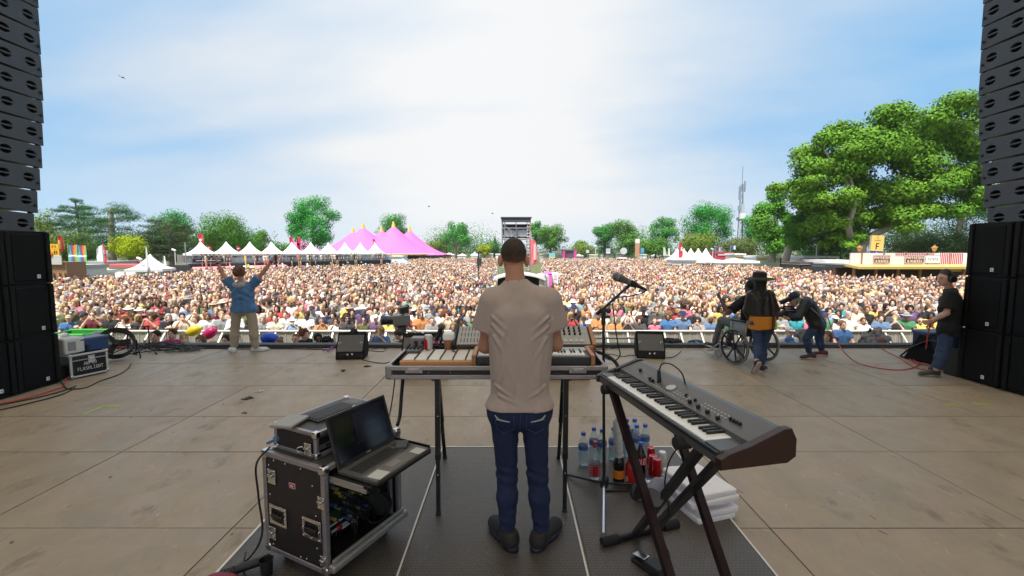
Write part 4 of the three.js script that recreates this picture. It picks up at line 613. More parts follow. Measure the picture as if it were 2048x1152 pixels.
{ // stage piano-style synthesizer on an X-stand
  const hK = 1.10, a = lvl(1194, 752, hK), b = lvl(1443, 922, hK), L = a.distanceTo(b), yaw = Math.atan2(-(b.z - a.z), b.x - a.x); // local +x: from the far end to the near end; local +z: towards the player... front edge
  const t = thing('keyboard_synthesizer', 'large black synthesizer with red wooden end cheeks and five octaves of keys on an X-stand', 'synthesizer', [a.x, hK - 0.03, a.z], yaw);
  // local z: negative goes to the back panel (photo right/up)
  const D = 0.33, body = M([0.085, 0.081, 0.075], 0.36, 0, { bumpMap: grainBump, bumpScale: 0.0002 }), redwood = M([0.026, 0.008, 0.007], 0.4);
  const cheek = [[-0.0, 0.0], [0.0, 0.035], [-0.04, 0.052], [-0.15, 0.075], [-0.31, 0.125], [-0.345, 0.125], [-0.37, 0.085], [-0.37, 0.02], [-0.33, 0.0]]; // (z, y)
  const prof = (pts, len, x) => { const g = ext(pts.map(([z, y]) => [-z * 0.88, y]), len, 0, 0, 0, 0, 0, 0, 0.003); g.rotateY(Math.PI / 2); g.translate(x, 0, 0); return g; };
  mesh('end_cheek', prof(cheek, 0.026, -0.005), M([0.03, 0.028, 0.028], 0.45), t); mesh('end_cheek', prof(cheek.map(([z, y]) => [z * 1.02 + 0.004, y * 1.06 - 0.003]), 0.03, L - 0.026), redwood, t);
  mesh('chassis', prof([[-0.01, 0.003], [-0.01, 0.032], [-0.16, 0.038], [-0.17, 0.074], [-0.315, 0.118], [-0.345, 0.117], [-0.365, 0.085], [-0.365, 0.01]], L - 0.06, 0.026), body, t);
  mesh('key_slip', rb(L - 0.06, 0.02, 0.02, L / 2, 0.04, -0.012, 0.006), M([0.02, 0.02, 0.02], 0.3), t);
  // keys: 36 white, 25 black
  const k0 = 0.115, k1 = L - 0.125, kw = (k1 - k0) / 36;
  for (let i = 0; i < 36; i++) mesh('white_key', rb(kw - 0.0014, 0.018, 0.128, k0 + (i + 0.5) * kw, 0.048, -0.082, 0.002), whiteKey, t);
  for (let i = 0; i < 35; i++) if (![2, 6].includes(i % 7)) mesh('black_key', rb(kw * 0.56, 0.014, 0.084, k0 + (i + 1) * kw, 0.063, -0.104, 0.004), blackKey, t);
  mesh('key_block', rb(0.085, 0.022, 0.132, k0 - 0.046, 0.046, -0.08, 0.004), body, t); mesh('key_block', rb(0.095, 0.022, 0.132, k1 + 0.05, 0.046, -0.08, 0.004), body, t);
  mesh('pitch_stick', [cy(0.016, 0.018, 0.005, 0.065, 0.06, -0.095), cy(0.006, 0.005, 0.035, 0.065, 0.075, -0.095, 0, 0, 0.1)], blackKey, t);
  mesh('mod_wheel', cy(0.02, 0.02, 0.014, 0.1, 0.05, -0.09, Math.PI / 2, 0, Math.PI / 2), blackPlastic, t);
  const sl = Math.atan2(0.044, 0.145), PP = (x, u, up = 0) => [x, 0.074 + u * 0.044 + up, -0.15 - u * 0.127]; // u 0..1 up the panel
  const on = (g, x, u, up = 0) => { g.rotateX(sl); const p = PP(x, u, up); g.translate(...p); return g; };
  const knob = (x, u, r = 0.009) => { const k = mesh('knob', on(cy(r * 0.85, r, 0.02, 0, 0.01, 0), x, u), knobM, t); mesh('pointer', on(bx(0.002, 0.001, r, 0, 0.021, -r * 0.3), x, u), M([0.6, 0.6, 0.6], 0.5), k); };
  const f = (X) => 0.06 + X * (L - 0.12);
  for (const [x, u] of [[0.11, 0.45], [0.255, 0.28], [0.285, 0.25], [0.62, 0.22], [0.685, 0.2], [0.75, 0.2], [0.82, 0.18]]) knob(f(x), u, 0.011);
  const btn = (x, u, w = 0.013, h = 0.008) => mesh('panel_button', on(rb(w, 0.006, h, 0, 0.002, 0, 0.002), x, u), M([0.36, 0.35, 0.33], 0.5), t);
  for (let i = 0; i < 9; i++) btn(f(0.30 + i * 0.025), 0.12, 0.015); for (let i = 0; i < 5; i++) { btn(f(0.48 + i * 0.025), 0.42, 0.014); btn(f(0.48 + i * 0.025), 0.3, 0.014); } for (let i = 0; i < 8; i++) { btn(f(0.68 + i * 0.022), 0.52, 0.013); btn(f(0.68 + i * 0.022), 0.38, 0.013); }
  for (let i = 0; i < 5; i++) { btn(f(0.13 + i * 0.018), 0.28, 0.007, 0.005); btn(f(0.16 + i * 0.018), 0.36, 0.007, 0.005); } for (let i = 0; i < 4; i++) btn(f(0.52 + i * 0.03), 0.1, 0.008, 0.006);
  for (const [x, n] of [[0.555, 1], [0.625, 1], [0.86, 4]]) for (let i = 0; i < n; i++) { mesh('slider', on(rb(0.011, 0.016, 0.014, 0, 0.008, 0, 0.003), f(x + i * 0.018), 0.42), knobM, t); mesh('slider_slot', on(bx(0.003, 0.0012, 0.045, 0, 0.0008, 0), f(x + i * 0.018), 0.5), blackPlastic, t); }
  const jog = mesh('jog_dial', on(cy(0.027, 0.03, 0.008, 0, 0.004, 0, 0, 0, 0, 28), f(0.425), 0.42), M([0.45, 0.44, 0.42], 0.35, 0.3), t); mesh('dial_ring', on(tor(0.033, 0.0025, 0, 0.002, 0, Math.PI / 2), f(0.425), 0.42), blackPlastic, jog);
  mesh('display', on(bx(0.075, 0.002, 0.035, 0, 0.001, 0), f(0.35), 0.5), M([0.45, 0.46, 0.42], 0.3), t); mesh('green_tape', on(bx(0.025, 0.001, 0.012, 0, 0.0012, 0), f(0.295), 0.36), M([0.3, 0.75, 0.08], 0.6), t);
  mesh('panel_line', [on(bx(0.08, 0.001, 0.002, 0, 0.0008, 0), f(0.05), 0.85), on(bx(0.002, 0.001, 0.06, 0, 0.0008, 0), f(0.085), 0.6), on(bx(0.03, 0.001, 0.002, 0, 0.0008, 0), f(0.07), 0.4)], M([0.012, 0.012, 0.012], 0.5), t);
  mesh('maker_mark', [on(bx(0.16, 0.001, 0.009, 0, 0.0008, 0), f(0.87), 0.88), on(bx(0.08, 0.001, 0.006, 0, 0.0008, 0), f(0.5), 0.86)], M([0.42, 0.41, 0.4], 0.5), t);
  const gm = thing('gooseneck_lamp', 'short black gooseneck lead arching over the middle of the big synthesizer', 'lead'); const W4 = new THREE.Matrix4().makeRotationY(yaw).setPosition(a.x, hK - 0.03, a.z), W = (x, y, z) => V(x, y, z).applyMatrix4(W4);
  const p0 = W(...PP(f(0.318), 0.4, 0.0)); mesh('plug', bar(p0, p0.clone().add(V(-0.004, 0.07, 0)), 0.013, 0.009, 10), blackPlastic, gm); mesh('lead', tube([p0.clone().add(V(-0.004, 0.065, 0)), p0.clone().add(V(0.012, 0.105, 0)), W(f(0.38), 0.21, -0.23), W(f(0.43), 0.175, -0.26), W(...PP(f(0.45), 0.95, 0.0))], 0.004, 30), cableBlack, gm);
  // stand
  const st = thing('keyboard_stand', 'black double-braced X-stand under the big synthesizer', 'stand');
  const U = (x, z) => W(x, 0, z), dz = [-0.05, -0.31], fl = (x, z) => { const p = W(x, 0, z); p.y = 0.03; return p; };
  const redBlk = M([0.028, 0.012, 0.014], 0.4, 0.2);
  const farFoot = [lvl(1212, 1083, 0.03), lvl(1348, 1048, 0.03)], fdir = farFoot[1].clone().sub(farFoot[0]), nearMid = fl(L * 0.98, -0.17), nf = [fl(L * 0.98, 0.08), fl(L * 0.98, -0.42)];
  const armTop = (x, z) => { const p = W(x, -0.012, z); return p; };
  const leg = (p, q, m) => mesh('leg', bar(p, q, 0.045, 0.045, 4, 0.028), m, st);
  leg(armTop(0.17, -0.03), lerpV(nf[0], nf[1], 0.2), redBlk); leg(armTop(0.30, -0.30), lerpV(nf[0], nf[1], 0.72), redBlk);
  leg(armTop(L * 0.80, -0.10), lerpV(farFoot[0], farFoot[1], 0.42), blackSteel); leg(armTop(L * 0.87, -0.16), lerpV(farFoot[0], farFoot[1], 0.68), blackSteel);
  const foot = (p, q) => { const d = q.clone().sub(p).normalize(); const f0 = mesh('foot_bar', bar(p, q, 0.022, 0.022, 12), blackSteel, st); mesh('foot_cap', [bar(p.clone().addScaledVector(d, -0.03), p.clone().addScaledVector(d, 0.09), 0.03, 0.03, 12), bar(q.clone().addScaledVector(d, -0.09), q.clone().addScaledVector(d, 0.03), 0.03, 0.03, 12)], rubber, f0); };
  foot(farFoot[0], farFoot[1]); foot(nf[0], nf[1]);
  mesh('support_arm', [bar(armTop(0.15, 0.0), armTop(0.15, -0.36), 0.02, 0.02, 12), bar(armTop(L * 0.78, 0.0), armTop(L * 0.78, -0.36), 0.02, 0.02, 12)], blackSteel, st);
  for (const x of [0.15, L * 0.78]) mesh('arm_cap', bar(armTop(x, 0.03), armTop(x, -0.04), 0.028, 0.028, 12), rubber, st);
  const hub = at(1307, 985, 2.42); mesh('hub_disc', [bar(hub.clone().add(V(-0.02, 0, 0.05)), hub.clone().add(V(0.05, 0.01, -0.05)), 0.055, 0.055, 20)], M([0.25, 0.23, 0.24], 0.5, 0.3), st); mesh('hub_knob', [tor(0.034, 0.014, hub.x - 0.1, hub.y + 0.02, hub.z + 0.03, 0, 0.5, 0), bar(hub.clone().add(V(-0.1, 0.02, 0.03)), hub, 0.02, 0.02, 10)], blackPlastic, st);
  cable('cable', 'thin black lead drooping round the hub of the keyboard stand', [W(L * 0.6, 0.0, -0.3), at(1345, 910, 2.3), at(1330, 960, 2.35), at(1336, 1030, 2.5), at(1320, 1060, 2.5), at(1312, 1085, 2.5), at(1335, 1100, 2.5), at(1340, 1112, 2.4)], 0.004, cableBlack);
  // expression pedal
  const pd = thing('foot_pedal', 'black foot pedal with a silver tread on the mat under the big synthesizer', 'pedal', lvl(1296, 1138, 0), -2.55);
  mesh('pedal_base', rb(0.085, 0.03, 0.2, 0, 0.016, 0, 0.01), blackPlastic, pd); mesh('pedal_box', rb(0.09, 0.055, 0.10, 0, 0.045, -0.06, 0.008), M([0.03, 0.03, 0.032], 0.5), pd); mesh('tread', rb(0.055, 0.012, 0.10, 0, 0.052, 0.055, 0.006, 0.22), chrome, pd); mesh('tread_grip', rb(0.045, 0.006, 0.022, 0, 0.058, 0.04, 0.002, 0.22), M([0.08, 0.1, 0.14], 0.5), pd);
}
{ // mic on boom stand
  const base = V(0.685, 0, -3.33), t = thing('microphone_stand', 'black boom microphone stand between the table and the big synthesizer', 'microphone stand');
  const hub = at(1208, 966, 3.33), clutch = at(1207, 620, 3.33);
  mesh('pole', [bar(hub, clutch, 0.0115, 0.0105, 10)], blackSteel, t); mesh('tripod_hub', [cy(0.035, 0.03, 0.06, hub.x, hub.y, hub.z), sp(0.03, hub.x + 0.01, hub.y + 0.03, hub.z)], blackPlastic, t);
  for (const [X, Y] of [[1128, 948], [1207, 1078], [1330, 972]]) { const p = lvl(X, Y, 0.012), l = mesh('leg', bar(hub, p, 0.0095, 0.0095, 8), X === 1207 ? chrome : blackSteel, t); mesh('rubber_foot', bar(lerpV(p, hub, 0.07), p, 0.016, 0.016, 8), X === 1207 ? M([0.10, 0.085, 0.075], 0.7) : rubber, l); }
  const b0 = at(1193, 629, 3.33), b1 = at(1254, 575, 3.32); mesh('boom', bar(b0, b1, 0.009, 0.009, 10), blackSteel, t); mesh('boom_end', bar(b0, lerpV(b0, b1, 0.18), 0.014, 0.014, 10), rubber, t); mesh('boom_end', bar(lerpV(b0, b1, 0.5), lerpV(b0, b1, 0.62), 0.012, 0.012, 10), blackPlastic, t);
  mesh('clutch', [cy(0.022, 0.022, 0.045, clutch.x, clutch.y, clutch.z, Math.PI / 2), sp(0.02, clutch.x + 0.035, clutch.y - 0.005, clutch.z + 0.01), bar(clutch, clutch.clone().add(V(0, -0.11, 0)), 0.016, 0.016, 10), rb(0.045, 0.018, 0.02, clutch.x + 0.03, clutch.y - 0.05, clutch.z, 0.006)], blackPlastic, t);
  const mc = thing('microphone', 'grey-headed vocal microphone clipped on the boom stand', 'microphone'), m0 = at(1224, 549, 3.3), m1 = at(1291, 579, 3.36), q = (k) => lerpV(m0, m1, k);
  const mh = mesh('grille_ball', [sp(0.034, q(0.14).x, q(0.14).y, q(0.14).z, 1, 1, 1, 18)], M([0.17, 0.16, 0.175], 0.5, 0.6, { bumpMap: weave, bumpScale: 0.002 }), mc); mesh('grille_band', bar(q(0.11), q(0.165), 0.035, 0.0355, 20), M([0.3, 0.29, 0.31], 0.4, 0.7), mh);
  mesh('grille_cone', bar(q(0.18), q(0.42), 0.033, 0.022, 18), M([0.15, 0.14, 0.155], 0.5, 0.5), mc); mesh('collar', bar(q(0.42), q(0.52), 0.0235, 0.021, 18), M([0.2, 0.19, 0.22], 0.4, 0.4), mc); mesh('mic_body', bar(q(0.52), q(0.94), 0.021, 0.011, 18), M([0.02, 0.02, 0.022], 0.35), mc); mesh('mic_plug', bar(q(0.93), q(1.04), 0.0105, 0.008, 12), blackPlastic, mc);
  mesh('mic_clip', [bar(q(0.56), q(0.72), 0.026, 0.023, 14), bar(q(0.6), b1, 0.012, 0.012, 10)], blackPlastic, mc);
  cable('cable', 'microphone lead looping from the boom down to the deck', [q(1.03), at(1287, 585, 3.36), at(1262, 592, 3.34), at(1230, 597, 3.33), at(1226, 605, 3.33), at(1229, 640, 3.34), at(1236, 690, 3.36), at(1240, 710, 3.37), at(1232, 720, 3.38), at(1218, 719, 3.38), at(1205, 712, 3.4)], 0.005, cableBlack);
}
// ---------- bottles, towels, monitors, side clutter ----------
const petBlue = M([0.85, 0.92, 0.94], 0.12, 0, { transmission: 0.85, thickness: 0.0, ior: 1.33 }), capBlue = M([0.03, 0.09, 0.5], 0.4), capRed = M([0.6, 0.03, 0.04], 0.4), glassClear = M([0.9, 0.92, 0.92], 0.06, 0, { transmission: 0.9, thickness: 0 }), labelBlue = M([0.05, 0.12, 0.38], 0.5);
function petBottle(label, p, sc = 1) {
  const t = thing('water_bottle', label, 'bottle', p, 0, 'blue-capped water bottles on the mat');
  const s = (a) => a.map(([r, y]) => [r * sc, y * sc]);
  mesh('bottle_body', lat(s([[0, 0.006], [0.026, 0.0], [0.032, 0.012], [0.031, 0.06], [0.0295, 0.07], [0.031, 0.08], [0.0325, 0.13], [0.031, 0.155], [0.022, 0.185], [0.0135, 0.2], [0.0135, 0.212]])), petBlue, t);
  mesh('label_band', lat(s([[0.0328, 0.115], [0.0331, 0.117], [0.0331, 0.142], [0.0326, 0.144]])), labelBlue, t); mesh('bottle_cap', cy(0.0155 * sc, 0.0155 * sc, 0.02 * sc, 0, 0.22 * sc, 0), capBlue, t); mesh('water', lat(s([[0, 0.01], [0.0295, 0.014], [0.029, 0.1], [0, 0.1]])), M([0.8, 0.9, 0.92], 0.05, 0, { transmission: 0.9, thickness: 0.03, ior: 1.33 }), t);
}
const B0 = (X, Y) => lvl(X, Y, 0.011);
[[1166, 931, 'blue-capped water bottle standing alone at the left end of the group'], [1187, 920, 'blue-capped water bottle just left of the clear spirits bottle'], [1203, 924, 'blue-capped water bottle right behind the clear spirits bottle'], [1226, 920, 'blue-capped water bottle partly hidden by the champagne bottle'], [1234, 900, 'blue-capped water bottle in the back row, left behind the champagne neck'], [1252, 900, 'blue-capped water bottle in the middle of the back row'], [1254, 914, 'blue-capped water bottle in front of the middle back bottle'], [1268, 900, 'blue-capped water bottle in the back row beside the stand leg'], [1272, 914, 'blue-capped water bottle in the second row beside the stand leg'], [1289, 912, 'blue-capped water bottle at the right end of the group']].forEach(([X, Y, l]) => petBottle(l, B0(X, Y), 1.32));
{
  const vo = thing('spirits_bottle', 'clear glass spirits bottle with a red and white label and red cap', 'bottle', B0(1189, 958));
  const lb = canvasTex(256, 128, (q) => { q.fillStyle = '#a51f2d'; q.fillRect(0, 0, 256, 128); q.fillStyle = 'rgba(255,240,235,.75)'; for (const X of [0, 128]) { for (let i = 0; i < 5; i++) q.fillRect(X + 18, 44 + i * 11, 90, 3); q.fillRect(X + 30, 14, 66, 14); q.fillRect(X, 104, 128, 24); } });
  mesh('bottle_body', lat([[0, 0.004], [0.042, 0.0], [0.046, 0.01], [0.046, 0.18], [0.04, 0.2], [0.018, 0.235], [0.0145, 0.26], [0.0145, 0.285]]), glassClear, vo); mesh('label', lat([[0.0466, 0.04], [0.0468, 0.042], [0.0468, 0.128], [0.0466, 0.13]], 0, 0, 0, 24), M(0xffffff, 0.5, 0, { map: lb }), vo, { uv: 1 }); mesh('bottle_cap', cy(0.0165, 0.0165, 0.05, 0, 0.298, 0), M([0.36, 0.04, 0.05], 0.4), vo);
  mesh('spirit', lat([[0, 0.008], [0.042, 0.012], [0.042, 0.15], [0, 0.15]]), M([0.95, 0.95, 0.95], 0.04, 0, { transmission: 0.95, thickness: 0.03, ior: 1.33 }), vo);
  const ch = thing('champagne_bottle', 'dark champagne bottle with an orange label under a tall stack of cups', 'bottle', B0(1237, 963));
  mesh('bottle_body', lat([[0, 0.002], [0.042, 0.0], [0.045, 0.012], [0.045, 0.15], [0.04, 0.185], [0.022, 0.235], [0.016, 0.27], [0.016, 0.3], [0, 0.3]]), M([0.01, 0.012, 0.009], 0.12), ch); mesh('label', lat([[0.0457, 0.04], [0.0459, 0.042], [0.0459, 0.108], [0.0457, 0.11]]), M([0.75, 0.22, 0.02], 0.5), ch);
  const cups = thing('cup_stack', 'tall leaning stack of clear plastic cups over the neck of the champagne bottle', 'cups', B0(1237, 963).add(V(0, 0.22, 0.0)));
  for (let i = 0; i < 11; i++) { const g = lat([[0.03, 0], [0.0335, 0.085], [0.0355, 0.088], [0.032, 0.084], [0.0285, 0.003]]); g.rotateX(Math.PI); g.translate(0, 0.08 + i * 0.021, 0); g.rotateZ(0.09); mesh('plastic_cup', g, M([0.80, 0.78, 0.76], 0.25, 0, { transmission: 0.45, thickness: 0 }), cups); }
  const ju = thing('juice_bottle', 'red juice bottle with a green cap, labelled SAP', 'bottle', B0(1261, 966));
  const jl = canvasTex(512, 256, (q) => { q.fillStyle = '#b81c1c'; q.fillRect(0, 0, 512, 256); for (const X of [0, 256]) { q.fillStyle = '#cfd8e4'; q.beginPath(); q.arc(X + 70, 50, 34, 0, 7); q.fill(); q.fillStyle = '#f3dcd6'; q.font = 'bold 84px sans-serif'; q.fillText('SAP', X + 50, 190); } });
  mesh('bottle_body', lat([[0, 0.002], [0.041, 0.0], [0.044, 0.01], [0.044, 0.13], [0.043, 0.145], [0.03, 0.19], [0.019, 0.225], [0.019, 0.235], [0, 0.235]]), M([0.42, 0.02, 0.02], 0.2), ju); mesh('label', lat([[0.0446, 0.02], [0.0449, 0.022], [0.0449, 0.118], [0.0446, 0.12]], 0, 0, 0, 24), M(0xffffff, 0.5, 0, { map: jl }), ju, { uv: 1 }); mesh('bottle_cap', cy(0.0215, 0.0215, 0.028, 0, 0.245, 0), M([0.03, 0.32, 0.05], 0.4), ju);
  const wr = thing('water_bottle', 'clear water bottle with a red cap behind the red juice bottle', 'bottle', B0(1259, 944)); mesh('bottle_body', lat([[0, 0], [0.038, 0.002], [0.04, 0.15], [0.036, 0.2], [0.018, 0.25], [0.015, 0.275]]), petBlue, wr); mesh('bottle_cap', cy(0.019, 0.019, 0.026, 0, 0.287, 0), capRed, wr);
  const co = thing('cola_bottle', 'squat cola bottle with a red label behind the stand leg', 'bottle', B0(1280, 946)); const cl = canvasTex(256, 64, (q) => { q.fillStyle = '#b51220'; q.fillRect(0, 0, 256, 64); q.fillStyle = '#f6e9e6'; q.font = 'italic bold 34px serif'; q.fillText('Coca-Cola', 8, 44); q.fillText('Coca', 180, 44); });
  mesh('bottle_body', lat([[0, 0], [0.042, 0.002], [0.046, 0.015], [0.043, 0.06], [0.046, 0.09], [0.046, 0.15], [0.03, 0.2], [0.016, 0.235], [0.016, 0.25]]), M([0.025, 0.012, 0.01], 0.12), co); mesh('label', lat([[0.0468, 0.09], [0.047, 0.092], [0.047, 0.148], [0.0468, 0.15]], 0, 0, 0, 24), M(0xffffff, 0.5, 0, { map: cl }), co, { uv: 1 }); mesh('bottle_cap', cy(0.017, 0.017, 0.022, 0, 0.26, 0), capBlue, co);
  const canG = () => lat([[0.0, 0.001], [0.026, 0.002], [0.033, 0.012], [0.033, 0.105], [0.027, 0.117], [0.026, 0.119], [0, 0.115]]);
  const can = (l, X, Y, map, sc = 1.15) => { const t = thing('drink_can', l, 'can', B0(X, Y)); const g = canG(); g.scale(sc * 0.9, sc * 1.2, sc * 0.9); mesh('can_body', g, map, t, { uv: 1 }); const r = lat([[0.02, 0.117], [0.027, 0.1185], [0.0275, 0.1165]]); r.scale(sc * 0.9, sc * 1.2, sc * 0.9); mesh('rim', r, chrome, t); };
  const silver = canvasTex(128, 128, (q) => { q.fillStyle = '#b9bcc6'; q.fillRect(0, 0, 128, 128); q.fillStyle = '#2b3a6c'; q.beginPath(); q.moveTo(30, 0); q.lineTo(80, 0); q.lineTo(64, 64); q.lineTo(14, 64); q.fill(); q.beginPath(); q.moveTo(80, 64); q.lineTo(128, 64); q.lineTo(110, 128); q.lineTo(62, 128); q.fill(); }), redc = canvasTex(256, 128, (q) => { q.fillStyle = '#b3101d'; q.fillRect(0, 0, 256, 128); q.fillStyle = '#f3e9e6'; q.font = 'italic bold 40px serif'; q.save(); q.translate(70, 120); q.rotate(-Math.PI / 2); q.fillText('Cola', 10, 0); q.restore(); q.save(); q.translate(200, 120); q.rotate(-Math.PI / 2); q.fillText('Cola', 10, 0); q.restore(); });
  const sm = M(0xffffff, 0.3, 0.5, { map: silver }), rm = M(0xffffff, 0.35, 0.2, { map: redc });
  can('slim silver and blue drink can standing at the front of the bottles', 1279, 999, sm, 1.2); can('slim silver and blue drink can tucked behind the hub of the stand', 1294, 1003, sm, 1.2);
  can('red cola can right of the stand leg', 1305, 948, rm); can('red cola can half hidden by the stack of towels', 1313, 955, rm); can('silver-topped red can behind the red cola can', 1301, 930, rm); can('pale can furthest to the right behind the towels', 1324, 940, M([0.7, 0.7, 0.7], 0.35, 0.3));
  // shallow black tray under bottles' front
  tag(mesh('black_tray', rb(0.46, 0.015, 0.12, B0(1262, 976).x, 0.018, B0(1262, 976).z, 0.006), blackPlastic), 'narrow black tray edge on the mat in front of the juice bottle', 'tray');
  // folded towels
  const tw = [[0.62, 0.16, 0.0], [0.6, 0.2, 0.01], [0.64, 0.18, -0.01], [0.6, 0.17, 0.015], [0.62, 0.2, 0.0]], p = lvl(1392, 1010, 0), ORD = ['bottom', 'second from the bottom', 'middle', 'second from the top', 'topmost'];
  for (let i = 0; i < 5; i++) {
    const y = 0.02 + i * 0.044, f = (x, yy, z) => { const qx = Math.abs(x) - 0.15, qz = Math.abs(z) - 0.20 - tw[i][2], qy = Math.abs(yy) - 0.012; return Math.hypot(Math.max(qx, 0), Math.max(qy, 0), Math.max(qz, 0)) + Math.min(Math.max(qx, qy, qz), 0) - 0.011 + (fbm(x * 9 + i * 4, yy * 14, z * 9, 3) - 0.5) * 0.016; };
    const g = nets(f, [-0.2, -0.04, -0.27], [0.2, 0.04, 0.27], 0.008); g.rotateY(0.30 + tw[i][2] * 3); g.translate(p.x + 0.02 * Math.sin(i * 2.3), y, p.z + 0.015 * Math.cos(i * 1.7));
    const t = mesh('towel', g, M([0.80, 0.77, 0.79], 0.95, 0, { bumpMap: weave, bumpScale: 0.001, sheen: 0.4 }), null, { raw: 1 }); tag(t, `folded white towel, ${ORD[i]} of the stack of towels`, 'towel', 'folded white towels in the stack');
  }
}
// floor monitors: wedge with a sloping grille towards the player, connectors at its foot
function wedge(label, p, turn, sc = 1) {
  const t = thing('floor_monitor', label, 'monitor', p, turn, 'floor monitors'), w = 0.56 * sc;
  const pr = [[0.0, 0.0], [-0.30, 0.0], [-0.40, 0.10], [-0.36, 0.36], [-0.24, 0.46], [-0.02, 0.14]].map(([z, y]) => [z * sc, y * sc]);
  const g = ext(pr.map(([z, y]) => [-z, y]), w - 0.04, 0, 0, 0, 0, 0, 0, 0.018); g.rotateY(Math.PI / 2); g.translate(-w / 2 + 0.02, 0.02, 0); mesh('cabinet', g, blackPaint, t);
  const sl = Math.atan2(0.22, 0.32), A = (q, u, up) => { q.rotateX(-sl); q.translate(0, 0.14 * sc + up * 0.55, -0.02 * sc + up * 0.8); return q; };
  mesh('grille', A(rb(w - 0.06, 0.36 * sc, 0.02, 0, 0.17 * sc, 0, 0.008), 0, 0.042), M([0.115, 0.108, 0.1], 0.6, 0, { bumpMap: grainBump, bumpScale: 0.001 }), t);
  mesh('pad', rb(w - 0.05, 0.13 * sc, 0.014, 0, 0.085 * sc, 0.012, 0.006), M([0.01, 0.01, 0.01], 0.6), t);
  for (const s of [-1, 1]) mesh('side_mark', A(tor(0.02, 0.005, s * (w / 2 - 0.06), 0.17 * sc, 0.012, 0, 0, 0, 12, 5, 4.2), 0, 0.042), M([0.6, 0.6, 0.58], 0.5), t);
  mesh('connector', [cy(0.014, 0.014, 0.05, -0.03, 0.09, 0.03, 1.1, 0, 0), cy(0.014, 0.014, 0.05, 0.05, 0.095, 0.03, 1.1, 0, 0)], M([0.5, 0.5, 0.55], 0.3, 0.8), t);
  return t;
}
wedge('black floor monitor wedge on the left of the deck near the edge', lvl(700, 719, 0), 0.08, 0.88); wedge('black floor monitor wedge right of the microphone stand near the edge', lvl(1302, 717, 0), -0.12, 0.88);
wedge('black floor monitor wedge behind the left of the keyboard table', at(846, 706, 6.6).setY(0), 0.05, 1.25); wedge('black floor monitor wedge behind the right of the keyboard table, in line with the knobs', at(1132, 700, 6.5).setY(0), -0.05, 1.3);
for (const [l, pts] of [['thin lead running left from the left floor monitor towards the table', [[715, 716], [735, 722], [770, 726], [800, 715], [820, 712]]], ['thin lead looping on the deck right of the left floor monitor', [[728, 700], [745, 702], [765, 703], [772, 698], [760, 696], [742, 699]]], ['thin lead running right from the right floor monitor', [[1330, 716], [1345, 714], [1358, 706], [1362, 702]]], ['thin lead running left from the right floor monitor to the microphone stand', [[1290, 716], [1280, 712], [1262, 710], [1245, 713], [1220, 708], [1205, 710]]], ['thin lead along the deck behind the microphone stand', [[1190, 699], [1225, 697], [1270, 692]]]]) cable('cable', l, pts.map(([X, Y]) => lvl(X, Y, 0.006)), 0.006, cableBlack);
tag(mesh('paper_sheet', bar(lvl(1283, 715.5, 0.003), lvl(1308, 716, 0.003), 0.12, 0.12, 4, 0.002).translate(0, 0.004, 0), M([0.75, 0.74, 0.72], 0.6)), 'small white sheet of paper under the front of the right floor monitor', 'paper');
{ // scuff of gaffer and litter on the deck
  const r = rng(88);
  const dk = M([0.03, 0.026, 0.022], 0.8), lt = M([0.5, 0.48, 0.44], 0.7);
  [[497, 797, 0.12, dk, 'torn scrap of black tape on the deck left of the table'], [738, 733, 0.1, dk, 'scrap of black tape on the deck in front of the left floor monitor'], [688, 742, 0.1, dk, 'shred of dark litter on the deck below the left floor monitor'], [520, 783, 0.08, lt, 'pale scrap on the deck near the torn black tape'], [1412, 692, 0.05, lt, 'pale scrap near the deck edge'], [490, 826, 0.05, dk, 'small dark scrap nearest to the laptop case on the deck']].forEach(([X, Y, s, m, l]) => { const p = lvl(X, Y, 0), g = []; for (let i = 0; i < 5; i++) g.push(rb(s * (0.3 + r() * 0.5), 0.004, s * (0.2 + r() * 0.4), p.x + (r() - 0.5) * s, 0.004 + i * 0.0006, p.z + (r() - 0.5) * s, 0.002, (r() - 0.5) * 0.1, r() * 3, (r() - 0.5) * 0.1)); tag(mesh('litter_scrap', g, m), l, 'litter'); });
  const leaf = tag(mesh('purple_cloth', tube([lvl(646, 701, 0.02), lvl(652, 699, 0.04), lvl(656, 702, 0.02), lvl(660, 698, 0.05), lvl(668, 693, 0.03), lvl(672, 692, 0.04)], 0.016, 24), M([0.22, 0.06, 0.32], 0.8)), 'purple streamer on the deck edge beside the left floor monitor', 'streamer');
  tag(mesh('purple_cloth', tube([lvl(1376, 691, 0.03), lvl(1384, 686, 0.05), lvl(1390, 690, 0.03), lvl(1398, 689, 0.06), lvl(1392, 683, 0.06), lvl(1404, 683, 0.04)], 0.02, 24), M([0.3, 0.12, 0.45], 0.8)), 'purple streamer on the deck edge left of the wheelchair', 'streamer');
  const tealP = lvl(1391, 684, 0.05); tag(mesh('teal_cloth', sp(0.1, tealP.x, 0.05, tealP.z, 1.6, 0.5, 0.6), M([0.02, 0.10, 0.13], 0.9)), 'dark teal cloth bundle on the deck edge beside the purple streamer', 'cloth');
  const jk = lvl(1342, 692, 0.0), jf = nets((x, y, z) => ell(x, y, z, 0, 0.03, 0, 0.27, 0.09, 0.16) + (fbm(x * 14, y * 20, z * 14, 3) - 0.5) * 0.07, [-0.32, -0.03, -0.22], [0.32, 0.16, 0.22], 0.016); jf.translate(jk.x, 0.02, jk.z - 0.1); tag(mesh('black_jacket', jf, M([0.014, 0.014, 0.015], 0.9), null, { raw: 1 }), 'crumpled black jacket on the deck right of the right floor monitor', 'jacket');
}
